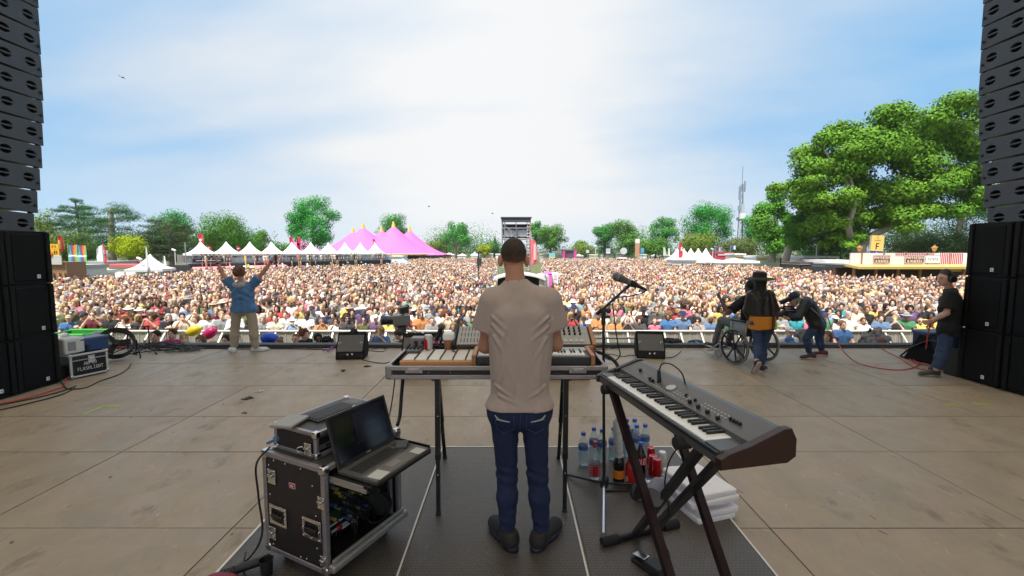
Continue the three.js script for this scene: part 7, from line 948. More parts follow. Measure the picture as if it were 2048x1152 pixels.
{ // stall building with lanterns and pancake signs
  const D = 33, X0 = 1700, X1 = 2060, { t, k, up } = spot('snack_building', 'long timber snack stall with white parapet, striped bunting and yellow eaves', 'building', 1820, D), w = (X1 - X0) * k, cx = ((X0 + X1) / 2 - 1820) * k, h1 = up(506), h0 = up(529);
  mesh('parapet', bx(w, h1 - h0, 0.1, cx, (h1 + h0) / 2, 0), M([0.66, 0.63, 0.6], 0.7), t); mesh('eaves', bx(w + 0.3, 0.18, 1.4, cx, h0 - 0.12, 0.4, 0.12), M([0.60, 0.42, 0.14], 0.6), t); mesh('yellow_fascia', bx(w * 0.45, 0.35, 0.06, cx + w * 0.27, h0 - 0.35, 0.1), M([0.62, 0.40, 0.03], 0.6), t); mesh('back_wall', bx(w, h0 - 0.3, 0.1, cx, (h0 - 0.3) / 2, -1.6), M([0.09, 0.05, 0.03], 0.8), t); mesh('roof', bx(w, 0.1, 4, cx, h0, -2), M([0.4, 0.39, 0.37], 0.7), t);
  for (let i = 0; i < 9; i++) mesh('post', bx(0.14, h0 - 0.2, 0.14, cx - w / 2 + 0.2 + i * (w - 0.4) / 8, (h0 - 0.2) / 2, 0.2), M([0.42, 0.22, 0.08], 0.7), t); for (let i = 0; i < 6; i++) mesh('balustrade_post', bx(0.08, h1 - h0 + 0.1, 0.12, cx - w / 2 + 0.8 + i * 1.6, (h1 + h0) / 2, 0.05), woodB, t);
  const stripe = []; for (let i = 0; i < 13; i++) stripe.push(bx(0.075, h1 - h0 - 0.04, 0.02, (1878 - 1820) * k + i * 0.135, (h1 + h0) / 2, 0.075)); for (let i = 0; i < 22; i++) stripe.push(bx(0.06, 0.16, 0.02, (1790 - 1820) * k + i * 0.13, h1 - 0.1, 0.075)); stripe.forEach((g) => mesh('red_stripe', g, M([0.42, 0.03, 0.06], 0.7), t)); mesh('bunting_ground', bx(2.0, h1 - h0 - 0.02, 0.02, (1902 - 1820) * k, (h1 + h0) / 2, 0.06), canvasWhite, t);
  const sg = (txt, X, wpx, o = {}) => { const tx = canvasTex(512, 192, (q) => { q.fillStyle = o.bg ?? '#5d2a24'; q.fillRect(0, 0, 512, 192); q.strokeStyle = o.fg ?? '#e9ded2'; q.lineWidth = 10; q.strokeRect(8, 8, 496, 176); q.fillStyle = o.fg ?? '#efe4d8'; q.textAlign = 'center'; q.font = 'bold ' + (o.fs ?? 74) + 'px ' + (o.ff ?? 'serif'); txt.forEach((s, i) => q.fillText(s, 256, (o.y0 ?? 84) + i * 80, 480)); }); mesh('sign_board', plate(wpx * k, (h1 - h0) * 0.72, (X - 1820) * k, (h1 + h0) / 2 - 0.03, 0.12, 0, 0, 0, 0.05), M(0xffffff, 0.6, 0, { map: tx }), t, { uv: 1 }); };
  sg(['POFFERTJES', '& WAFELS'], 1761, 33); sg(['POFFERTJES', '& WAFELS'], 1826, 38); sg(['nutella'], 1862, 29, { bg: '#efeeee', fg: '#23222a', ff: 'sans-serif', fs: 110, y0: 130 });
  for (const X of [1718, 1867]) { const x = (X - 1820) * k; mesh('lantern', [cy(0.17, 0.08, 0.28, x, h1 + 0.26, 0, 0, 0, 0, 8)], M([0.75, 0.42, 0.12], 0.4), t); mesh('lantern_cap', [cy(0.03, 0.22, 0.14, x, h1 + 0.47, 0, 0, 0, 0, 8), cy(0.03, 0.03, 0.14, x, h1 + 0.06, 0), sp(0.04, x, h1 + 0.56, 0)], M([0.35, 0.16, 0.06], 0.5), t); }
  const f = spot('sign_board', 'tall yellow and blue sign board with a large letter F', 'sign', 1752, 37), fw = 25 * f.k, a = f.up(471), b = f.up(512); const ft = canvasTex(256, 384, (q) => { q.fillStyle = '#d8b25e'; q.fillRect(0, 0, 256, 384); q.fillStyle = '#222e80'; q.fillRect(0, 290, 256, 94); q.fillStyle = '#2a2420'; q.textAlign = 'center'; q.font = 'bold 60px sans-serif'; q.fillText('C', 128, 62); q.font = 'bold 40px sans-serif'; q.fillText('POORT', 128, 108); q.font = 'bold 170px sans-serif'; q.fillText('F', 128, 262); q.fillStyle = '#e8e8f0'; q.font = 'bold 60px sans-serif'; q.fillText('C', 128, 358); });
  mesh('board', plate(fw, a - b, 0, (a + b) / 2, 0.0, 0, 0, -0.04, 0.06), M(0xffffff, 0.6, 0, { map: ft }), f.t, { uv: 1 }); for (const s of [-1, 1]) mesh('post', cy(0.04, 0.04, a, s * fw * 0.5, a / 2, -0.08, 0, 0, 0, 6), steel, f.t);
}
// left: stalls, banners, single pagoda
{ const by = canvasTex(128, 192, (q) => { q.fillStyle = '#e0a922'; q.fillRect(0, 0, 128, 192); q.fillStyle = '#2a2116'; q.font = 'bold 56px sans-serif'; q.fillText('ES', 44, 60); q.fillRect(44, 78, 80, 6); q.font = 'bold 90px sans-serif'; q.fillText('B', 60, 170); });
  const { t, k, up } = spot('food_stall', 'timber food stall under a yellow sign lettered ES and B beside the left speakers', 'stall', 112, 30); mesh('wall', bx(1.5, up(512) - 0.4, 1.4, -0.1, (up(512) - 0.4) / 2, -0.7), woodB, t); mesh('sign_board', plate(0.75, 0.78, 0.0, up(500), 0.1, 0, 0, 0, 0.06), M(0xffffff, 0.6, 0, { map: by }), t, { uv: 1 }); mesh('grey_shade', bx(0.95, 0.6, 0.04, 0.05, up(520), 0.14), M([0.45, 0.44, 0.42], 0.7), t); mesh('round_sign', cy(0.22, 0.22, 0.05, -0.25, up(507), 0.2, Math.PI / 2), M([0.75, 0.25, 0.03], 0.6), t); for (const x of [-0.6, -0.2, 0.2, 0.55]) mesh('post', bx(0.09, 2, 0.09, x, 1, 0.08), M([0.35, 0.2, 0.1], 0.7), t);
  const rb2 = canvasTex(256, 256, (q) => { const g = q.createLinearGradient(0, 0, 256, 60); ['#3fae4a', '#7cc36a', '#4d8fd0', '#2f5fb0', '#c0392b', '#e0863a', '#58b868'].forEach((c, i, a) => g.addColorStop(i / (a.length - 1), c)); q.fillStyle = g; q.fillRect(0, 0, 256, 256); q.strokeStyle = '#fff'; q.lineWidth = 12; q.beginPath(); for (let x = 0; x < 256; x += 8) q.lineTo(x, 140 + 8 * Math.sin(x * 0.2)); q.stroke(); }); const rm = M(0xffffff, 0.7, 0, { map: rb2 });
  [['rainbow striped banner, left of the two beside the left stalls', 138, 18, 490, 529], ['rainbow striped banner, right of the two beside the left stalls', 156, 18, 491, 530], ['small rainbow striped board in front of the white trailer', 203, 15, 531, 552]].forEach(([l, X, w, a, b], i) => { const s = spot('banner', l, 'banner', X, i < 2 ? 36 : 36), W = w * s.k, h = s.up(a) - s.up(b); mesh('pole', cy(0.03, 0.03, s.up(a) + 0.1, 0, (s.up(a) + 0.1) / 2, 0, 0, 0, 0, 6), steel, s.t); const g = nz(new THREE.BoxGeometry(W, h, 0.02, 12, 6, 1)); const p = g.attributes.position; for (let q = 0; q < p.count; q++) { p.setZ(q, p.getZ(q) + 0.07 * Math.sin(p.getX(q) * 9 + p.getY(q) * 2)); p.setX(q, p.getX(q) + (0.5 - (p.getY(q) / h + 0.5)) * 0.14); } g.computeVertexNormals(); g.translate(W / 2, s.up(a) - h / 2, 0); mesh('banner_cloth', g, rm, s.t, { uv: 1 }); });
  flag('red feather flag with pale letters beside the yellow sign', 'flag', 121, 32, 470, 505, 9, redFab, { marks: [[0.5, 0.45, 0.35, 0.5]], markMat: M([0.75, 0.35, 0.1], 0.7) }); flag('white curved feather flag left of the big cedar trunk', 'flag', 207, 36, 491, 523, 12, canvasWhite, { side: -1 }); flag('red feather flag at the foot of the big cedar trunk', 'flag', 208, 37, 488, 528, 8, redFab, { marks: [[0.5, 0.6, 0.3, 0.2]] }); flag('white feather flag standing in front of the single pagoda tent', 'flag', 293, 36, 493, 545, 7, M([0.62, 0.62, 0.64], 0.7)); flag('narrow white feather flag right of the single pagoda tent', 'flag', 327, 40, 512, 535, 4, canvasWhite);
  stall('food_stall', 'kiosk with a bright red awning and dark hatch below the rainbow banners', 'kiosk', 128, 163, 530, 33, M([0.6, 0.6, 0.58], 0.7), M([0.35, 0.37, 0.36], 0.7), { open: 1, sign: M([0.55, 0.02, 0.04], 0.6), d: 2 }); stall('site_cabin', 'grey-roofed long cabin behind the rainbow banners', 'cabin', 150, 212, 523, 40, M([0.55, 0.56, 0.55], 0.7), M([0.30, 0.33, 0.33], 0.7)); stall('trailer', 'long white trailer with a red top edge left of the single pagoda tent', 'trailer', 196, 285, 529, 39, canvasWhite, M([0.5, 0.12, 0.13], 0.6), { d: 2 }); stall('truck', 'dark blue and red truck body behind the white trailer', 'truck', 226, 268, 522, 44, M([0.03, 0.05, 0.2], 0.5), M([0.45, 0.1, 0.12], 0.6), { d: 2 }); stall('market_stall', 'white stall with yellow and green panels behind the crowd at left', 'stall', 160, 205, 540, 35, M([0.66, 0.68, 0.6], 0.7), canvasWhite, { d: 1 });
  pagoda('single white pagoda tent with a tall concave peak left of the raised stand', 301, 39, 2.7, 1.9, 3.15, undefined, 0.3); tag(mesh('dark_fence', bx(2.8, 2.1, 0.08, at(350, 520, 42).x, GROUND + 1.05, -42), darkFascia), 'dark low fence between the single pagoda tent and the raised stand', 'fence');
}
// far centre: low white tents, small stage, discs, towers along the skyline
{ const r = rng(404); for (let X = 770, i = 0; X < 1335; X += 16 + r() * 16, i++) { const w = 12 + r() * 22; if (X > 1000 && X < 1062) continue; stall('market_tent', `low ${['white', 'grey', 'cream'][i % 3]} tent in the far skyline row, ${ord(i)} from its left end`, 'tent', X, X + w, 509 - r() * 3, 118 + r() * 8, [canvasWhite, M([0.5, 0.5, 0.5], 0.7), M([0.6, 0.56, 0.5], 0.7)][i % 3], [canvasWhite, M([0.65, 0.65, 0.66], 0.7), canvasWhite][i % 3], { pitch: r() < 0.5 ? 1.2 : 0 }).userData.group = `low ${['white', 'pale grey', 'cream'][i % 3]} market tents ${X < 1000 ? 'left' : 'right'} of the tower`; }
  const fs = stall('far_stage', 'small far stage with pink side wings and a dark opening', 'stage', 1126, 1151, 499, 120, M([0.12, 0.07, 0.12], 0.7), M([0.2, 0.12, 0.2], 0.7), { open: 1 }); mesh('side_wing', [bx(0.7, 2.6, 0.3, -1.5, 2, 0.3), bx(0.7, 2.6, 0.3, 1.5, 2, 0.3)], M([0.6, 0.06, 0.3], 0.6), fs);
  const disc = (l, X, Y, D, R) => { const { t, up } = spot('balloon_disc', l, 'balloon', X, D); const H = up(Y); mesh('pole', cy(0.04, 0.04, H, 0, H / 2, 0, 0, 0, 0, 6), steel, t); mesh('disc', cy(R, R, 0.12, 0, H, 0, Math.PI / 2, 0, 0, 20), M([0.55, 0.58, 0.62], 0.4), t); }; disc('pale round disc on a pole above the far tents, larger one', 1247, 502, 100, 0.75); disc('pale round disc on a pole above the far tents, smaller one', 1175, 503, 110, 0.4);
  const ad = (l, X, a, b, w, m, m2) => { const { t, k, up } = spot('advert_column', l, 'column', X, 95); mesh('column', bx(w * k, up(a + 8) - up(b), 0.4, 0, (up(a + 8) + up(b)) / 2, 0), m, t); mesh('column_top', bx(w * k, up(a) - up(a + 8), 0.4, 0, (up(a) + up(a + 8)) / 2, 0), m2, t); mesh('post', cy(0.08, 0.08, up(b), 0, up(b) / 2, 0, 0, 0, 0, 6), steel, t); }; ad('tall orange and white advert column above the far right tents', 1274, 478, 514, 8, M([0.5, 0.26, 0.17], 0.6), canvasWhite); ad('short blue advert column beside the orange one', 1284, 496, 508, 6, M([0.04, 0.25, 0.45], 0.6), M([0.1, 0.35, 0.5], 0.6)); ad('white advert board above the far tents right of the small stage', 1216, 497, 507, 8, canvasWhite, M([0.5, 0.5, 0.6], 0.6)); ad('yellow and blue inflatable column left of the small far stage', 1104, 506, 516, 12, M([0.6, 0.6, 0.2], 0.6), M([0.2, 0.5, 0.6], 0.6));
  flag('white and green feather flag right of the advert columns', 'flag', 1326, 90, 494, 512, 5, M([0.55, 0.65, 0.55], 0.7)); flag('pale feather flag beside the white and green one', 'flag', 1336, 90, 496, 512, 3, canvasWhite); stall('food_stall', 'small red stall with white letters at the far right edge of the crowd', 'stall', 1238, 1253, 515, 88, M([0.55, 0.05, 0.07], 0.6), canvasWhite, { d: 1.5 }); const bt = spot('parasol', 'pale blue parasol at the right foot of the pink circus tent', 'parasol', 806, 68); mesh('parasol_canvas', pyramid(2.4, bt.up(527), bt.up(517), 1.2), M([0.3, 0.5, 0.75], 0.7), bt.t); mesh('pole', cy(0.03, 0.03, 2.2, 0, 1.1, 0), steel, bt.t); const b2 = spot('parasol', 'pale blue market tent roof above the crowd left of the tower', 'tent', 950, 105); mesh('parasol_canvas', pyramid(2.2, b2.up(511), b2.up(503), 1.2), M([0.45, 0.6, 0.75], 0.7), b2.t); mesh('pole', cy(0.03, 0.03, 2, 0, 1, 0), steel, b2.t);
  stall('site_cabin', 'white cabins at the right end of the raised stand', 'cabin', 778, 806, 511, 75, canvasWhite, M([0.66, 0.66, 0.66], 0.7));
}
{ // birds
  [[245, 155, 60, 'small dark bird high in the blue sky at the left'], [858, 413, 70, 'small dark bird in the sky above the pink circus tent'], [985, 427, 75, 'small dark bird in the sky left of the scaffold tower']].forEach(([X, Y, D, l]) => { const t = thing('bird', l, 'bird', at(X, Y, D)); mesh('bird_body', sp(0.07, 0, 0, 0, 2.4, 0.9, 0.9), M([0.03, 0.03, 0.03], 0.8), t); for (const s of [-1, 1]) mesh('wing', [bx(0.12, 0.015, 0.3, 0, 0.04, s * 0.17, s * 0.35), bx(0.08, 0.012, 0.2, -0.03, 0.06, s * 0.4, -s * 0.3)], M([0.04, 0.04, 0.04], 0.8), t); });
}
// ---------- trees ----------
const bark = M([0.16, 0.13, 0.105], 0.9), barkPale = M([0.30, 0.26, 0.215], 0.9), barkRed = M([0.17, 0.10, 0.08], 0.9);
const leafMat = M(0xffffff, 0.75, 0, { vertexColors: true, side: THREE.DoubleSide, specularIntensity: 0.35 });
// leaves: small bent blades scattered through clumps [x, y, z, rx, ry, rz]
function leafGeo(clumps, n, size, tone, r, o = {}) {
  n = Math.round(n * 1.35); const pos = new Float32Array(n * 12 * 3), col = new Float32Array(n * 12 * 3), nor = new Float32Array(n * 12 * 3), w = clumps.map((c) => Math.pow(c[3] * c[4] * c[5], 0.7)), tot = w.reduce((a, b) => a + b, 0), ct = clumps.map(() => [0.9 + r() * 0.2, (r() - 0.5) * 0.3]); let k = 0; const A = V(0, 0, 0), B = V(0, 0, 0), N = V(0, 0, 0), C = V(0, 0, 0), q = V(0, 0, 0), q2 = V(0, 0, 0);
  for (let i = 0; i < n; i++) {
    let u = r() * tot, ci = 0; while (ci < clumps.length - 1 && (u -= w[ci]) > 0) ci++; const c = clumps[ci];
    const th = r() * 6.2832, cz = r() * 2 - 1, sr = Math.sqrt(1 - cz * cz), rad = Math.pow(r(), o.fill ?? 0.4) * (1 + (r() - 0.5) * 0.25); N.set(sr * Math.cos(th), cz, sr * Math.sin(th)); C.set(c[0] + N.x * c[3] * rad, c[1] + N.y * c[4] * rad, c[2] + N.z * c[5] * rad);
    const dn = N.clone().add(V((r() - 0.5) * 1.5, (r() - 0.5) * 1.5 + 0.35, (r() - 0.5) * 1.5)).normalize(); A.set(r() - 0.5, r() - 0.5, r() - 0.5).cross(dn).normalize(); B.copy(dn).cross(A);
    const L = size * (0.6 + r() * 0.8), Wd = L * (o.thin ?? 0.62), t = ct[ci][0] * (0.72 + r() * 0.56), hu = ct[ci][1] + (r() - 0.5) * 0.22;
    const P = [[0, -0.5, 0], [0.5, 0, 0.18], [0, 0.5, 0], [-0.5, 0, 0.18]].map(([a, b, e]) => C.clone().addScaledVector(A, a * Wd).addScaledVector(B, b * L).addScaledVector(dn, -e * Wd));
    for (const [x, y, z] of [[0, 1, 2], [0, 2, 3]]) { q.subVectors(P[y], P[x]); q2.subVectors(P[z], P[x]); q.cross(q2).normalize(); q.multiplyScalar(0.75).addScaledVector(N, 0.35).normalize(); for (const v of [x, y, z]) { pos.set([P[v].x, P[v].y, P[v].z], k); nor.set([q.x, q.y, q.z], k); col.set([tone[0] * t * (1 + hu * 0.5), tone[1] * t, tone[2] * t * (1 - hu * 0.5)], k); k += 3; } }
  }
  const g = new THREE.BufferGeometry(); g.setAttribute('position', new THREE.BufferAttribute(pos.slice(0, k), 3)); g.setAttribute('normal', new THREE.BufferAttribute(nor.slice(0, k), 3)); g.setAttribute('color', new THREE.BufferAttribute(col.slice(0, k), 3)); g.setAttribute('uv', new THREE.BufferAttribute(new Float32Array(k / 3 * 2), 2)); return g;
}
function limb(pts, r0, r1, n = 10) { const c = new THREE.CatmullRomCurve3(pts.map((p) => V(...p))), out = []; const P = c.getPoints(n); for (let i = 0; i < n; i++) out.push(bar(P[i], lerpV(P[i], P[i + 1], 1.06), mix(r0, r1, i / n), mix(r0, r1, (i + 1) / n), 8)); return out; }
let treeSeed = 900;
// kind: round, cedar, bush, conifer, column
function tree(label, X, D, x0, x1, yTop, yBot, kind, tone, n, o = {}) {
  const r = rng(treeSeed++), s = spot(o.name ?? (kind === 'bush' ? 'bush' : 'tree'), label, kind === 'bush' ? 'bush' : 'tree', X, D), H = s.up(yTop), h0 = Math.max(0.2, s.up(yBot)), w = (x1 - x0) * s.k, cx = ((x0 + x1) / 2 - X) * s.k, t = s.t, cl = [], wd = [];
  const ch = H - h0, size = o.size ?? D * 0.0029;
  if (kind === 'round' || kind === 'bush') { const m = o.m ?? 16; for (let i = 0; i < m; i++) { const a = r() * 6.283, v = r(), e = Math.sqrt(Math.max(0.05, 1 - Math.pow(2 * v - 1, 2) * 0.85)) * (0.55 + r() * 0.45), br = (0.15 + r() * 0.12) * w * (o.blob ?? 1), lim = (w / 2 - br * 0.8); cl.push([cx + Math.cos(a) * e * lim, h0 + br * 0.6 + v * Math.max(0.2, ch - br * 1.4), Math.sin(a) * e * lim, br, br * (0.7 + r() * 0.25), br]); } cl.push([cx, h0 + ch * 0.5, 0, w * 0.27, ch * 0.34, w * 0.27]); }
  if (kind === 'cedar') { const L = o.layers ?? 6; for (let i = 0; i < L; i++) { const v = i / (L - 1), ww = w / 2 * (o.prof ? o.prof(v) : (1 - 0.62 * v)); for (let k = 0; k < (o.pads ?? 6); k++) { const a = r() * 6.283, e = 0.25 + r() * 0.7; cl.push([cx + Math.cos(a) * e * ww, h0 + ch * (0.02 + 0.93 * v) + (r() - 0.5) * ch * 0.13, Math.sin(a) * e * ww, ww * (0.24 + r() * 0.2), ch * (0.05 + r() * 0.045), ww * (0.28 + r() * 0.22)]); if (k % 3 === 0) wd.push(bar([cx, h0 + ch * (v * 0.9), 0], [cl.at(-1)[0], cl.at(-1)[1] - 0.02 * ch, cl.at(-1)[2]], 0.009 * w, 0.003 * w, 5)); } } }
  if (kind === 'conifer') { for (let i = 0; i < 8; i++) { const v = i / 7; cl.push([cx, h0 + ch * v * 0.95, 0, w / 2 * (1 - v * 0.9), ch * 0.1, w / 2 * (1 - v * 0.9)]); } }
  const tr = o.trunk ?? 0.035 * w + 0.05, tb = o.bark ?? bark; const tp = [...limb([[0, 0, 0], [0.1 * tr, h0 * 0.6, 0], [cx * 0.6, h0 + ch * 0.4, 0], [cx, h0 + ch * (kind === 'cedar' ? 0.95 : 0.6), 0]], tr, tr * 0.3, 8), ...wd];
  if (kind === 'round') for (let i = 0; i < 7; i++) { const c = cl[(r() * cl.length) | 0]; tp.push(bar([cx * 0.4, h0 + ch * (0.1 + r() * 0.25), 0], [c[0], c[1], c[2]], tr * 0.45, tr * 0.12, 6)); }
  mesh('trunk', tp, tb, t); mesh('crown', leafGeo(cl, n, size, tone, r, o), leafMat, t, { raw: 1 }); return t;
}
const G1 = [0.085, 0.25, 0.02], G2 = [0.035, 0.29, 0.030], G3c = [0.085, 0.15, 0.03], G4 = [0.34, 0.42, 0.01], G5 = [0.085, 0.22, 0.03], GD = [0.028, 0.082, 0.024], GO = [0.14, 0.21, 0.028], GT = [0.055, 0.25, 0.04];
tree('olive-green tree half hidden behind the left speakers', 92, 58, 55, 135, 415, 520, 'round', GO, 6000, { m: 18 });
tree('flat-layered cedar with a bare red trunk, leftmost of the two tall cedars', 165, 64, 112, 208, 400, 462, 'cedar', GD.map((v) => v * 1.5), 9000, { layers: 6, pads: 7, bark: barkRed, trunk: 0.28, prof: (v) => 1 - 0.7 * v * v, thin: 0.35 });
tree('broad cedar with a thick brown trunk, right of the tall layered cedar', 222, 52, 168, 292, 413, 515, 'cedar', GD.map((v) => v * 1.7), 15000, { layers: 8, pads: 8, bark: barkPale, trunk: 0.62, prof: (v) => 0.75 + 0.25 * Math.sin(v * 3), thin: 0.35 });
tree('dark green undergrowth below the cedars on the left', 170, 60, 100, 215, 450, 525, 'bush', G3c, 7000, { m: 26, name: 'bush' });
tree('dark green trees closing the gap behind the single pagoda tent', 300, 70, 240, 400, 455, 522, 'bush', G3c.map((v) => v * 0.8), 8000, { m: 30 }); tree('mid-green trees massed behind the first pagoda tents of the stand', 440, 74, 380, 545, 455, 515, 'bush', G1.map((v) => v * 0.7), 8000, { m: 30 }); tree('olive shrubs behind the rainbow banners at far left', 130, 50, 96, 200, 462, 525, 'bush', GO.map((v) => v * 0.7), 6000, { m: 22 });
tree('bright yellow-green bush right of the cedar trunk', 262, 50, 224, 296, 467, 520, 'bush', G4, 4500, { m: 16 });
tree('grey-green pine in front of the dark oak, left of the raised stand', 345, 55, 285, 395, 443, 520, 'cedar', [0.06, 0.09, 0.032], 15000, { layers: 9, pads: 8, prof: (v) => 1 - 0.35 * v * v, trunk: 0.3, thin: 0.35 });
tree('dark green oak with a domed top behind the grey-green pine', 340, 66, 296, 392, 416, 500, 'round', G2.map((v) => v * 0.75), 6500, { m: 20 });
tree('large spreading green oak above the left pagoda tents', 450, 66, 384, 518, 418, 512, 'round', G1.map((v) => v * 0.85), 11000, { m: 30, blob: 0.8 });
tree('hazy grey-green tree far behind the right edge of the spreading oak', 520, 100, 495, 545, 452, 505, 'round', G5, 2500, { m: 10 });
tree('tall rounded vivid green tree behind the middle pagoda tents', 628, 80, 571, 684, 385, 505, 'round', G2, 13000, { m: 34, blob: 0.75, trunk: 0.4 });
tree('low green shrubs left of the tall rounded tree', 565, 90, 540, 600, 478, 510, 'bush', G1, 1600, { m: 10 });
tree('green tree rising behind the pink circus tent', 790, 135, 746, 834, 424, 500, 'round', GT, 5500, { m: 18, blob: 0.85 });
tree('rounded tree with visible trunk right of the pink circus tent', 912, 128, 871, 953, 440, 503, 'round', GT, 5500, { m: 18, blob: 0.8, trunk: 0.5 });
tree('low hedge of mixed shrubs right of the pink circus tent', 870, 138, 832, 905, 472, 512, 'bush', GO, 3000, { m: 18 }); tree('yellow-green shrub at the far edge left of the tower', 968, 125, 950, 992, 487, 512, 'bush', G4.map((v) => v * 0.75), 1500, { m: 8 }); tree('small dark conifer left of the tower', 990, 140, 980, 1000, 473, 510, 'conifer', GD, 900); tree('green shrubs at the far edge behind the small conifer', 970, 142, 945, 1012, 478, 510, 'bush', G5, 2200, { m: 12 });
tree('tall tree partly hidden by the right side of the scaffold tower', 1070, 128, 1052, 1090, 441, 500, 'round', GT, 3000, { m: 12 }); tree('broad tree with two trunks right of the scaffold tower', 1100, 122, 1068, 1139, 441, 500, 'round', G5, 5500, { m: 18, blob: 0.8, trunk: 0.45 });
tree('small pale far tree alone on the skyline between the bigger trees', 1160, 190, 1146, 1175, 478, 498, 'round', G5, 900, { m: 7 }); tree('pale yellow-green hedge on the skyline right of the tower', 1170, 150, 1132, 1215, 488, 512, 'bush', GO, 2400, { m: 16 });
tree('tall green tree, left of the close pair right of the tower', 1208, 125, 1180, 1238, 441, 512, 'round', GT, 5000, { m: 16, blob: 0.85 }); tree('tall green tree, right of the close pair right of the tower', 1246, 118, 1212, 1284, 436, 512, 'round', G5, 6500, { m: 20, blob: 0.8 });
tree('airy green tree left of the domed trees by the mast', 1325, 105, 1288, 1366, 429, 500, 'round', GT, 4500, { m: 14, blob: 0.85 }); tree('large domed green tree left of the lattice mast', 1408, 98, 1356, 1476, 401, 500, 'round', G2.map((v) => v * 0.85), 11000, { m: 30, blob: 0.75 }); tree('dark green tree behind the lattice mast', 1492, 105, 1466, 1528, 412, 505, 'round', GT, 4500, { m: 16 });
tree('low mixed hedge behind the far right tents', 1310, 100, 1276, 1352, 470, 514, 'bush', G5, 4000, { m: 20 }); tree('olive hedge behind the five white tents', 1390, 90, 1345, 1445, 458, 512, 'bush', GO, 6000, { m: 26 }); tree('green shrubs filling the skyline right of the far stage', 1260, 135, 1175, 1350, 474, 513, 'bush', G1.map((v) => v * 0.75), 5000, { m: 26 }); tree('green shrubs filling the skyline left of the scaffold tower', 920, 150, 828, 1010, 480, 512, 'bush', G1.map((v) => v * 0.8), 4500, { m: 24 }); tree('yellowish hedge at the foot of the lattice mast', 1475, 86, 1435, 1530, 470, 512, 'bush', [0.10, 0.14, 0.035], 5000, { m: 24 });
{ // pollard trees: clumps of leaf on stout bare limbs
  const mk = (l, X, D, cl, limbs, tone, n) => { const s = spot('pollard_tree', l, 'tree', X, D), q = (x, y, z = 0) => [(x - X) * s.k, s.up(y), z], r = rng(treeSeed++); mesh('trunk', limbs.flatMap(([a, b, pts]) => limb(pts.map((p) => q(...p)), a, b, 8)), barkPale, s.t); mesh('crown', leafGeo(cl.map(([x, y, z, a, b]) => [...q(x, y, z), a * s.k, b * s.k, a * s.k]), n, 0.26, tone, r, { fill: 0.5 }), leafMat, s.t, { raw: 1 }); };
  mk('pollard tree of stacked leafy columns with a bare upright limb', 1545, 58, [[1546, 388, 0, 19, 18], [1550, 412, 0.2, 16, 14], [1524, 420, 0, 22, 18], [1518, 448, 0.4, 24, 26], [1562, 430, 0, 15, 13], [1533, 462, 0, 26, 22], [1545, 490, 0.3, 24, 20], [1556, 470, 0, 20, 20], [1520, 470, 0.4, 18, 16]], [[0.45, 0.3, [[1545, 525], [1544, 500], [1548, 470]]], [0.3, 0.16, [[1548, 470], [1548, 440], [1540, 410], [1543, 385]]]], G1.map((v) => v * 1.05), 11000);
  mk('pollard tree leaning left of the giant tree with a slanting bare limb', 1600, 50, [[1612, 400, 0, 20, 18], [1585, 455, 0.3, 26, 20], [1590, 480, 0, 22, 22], [1612, 430, 0.2, 24, 22], [1575, 440, 0, 14, 13]], [[0.4, 0.28, [[1570, 525], [1580, 490], [1592, 470]]], [0.26, 0.14, [[1588, 466], [1602, 450], [1606, 425], [1612, 400]]]], G1.map((v) => v * 0.9), 8000);
}
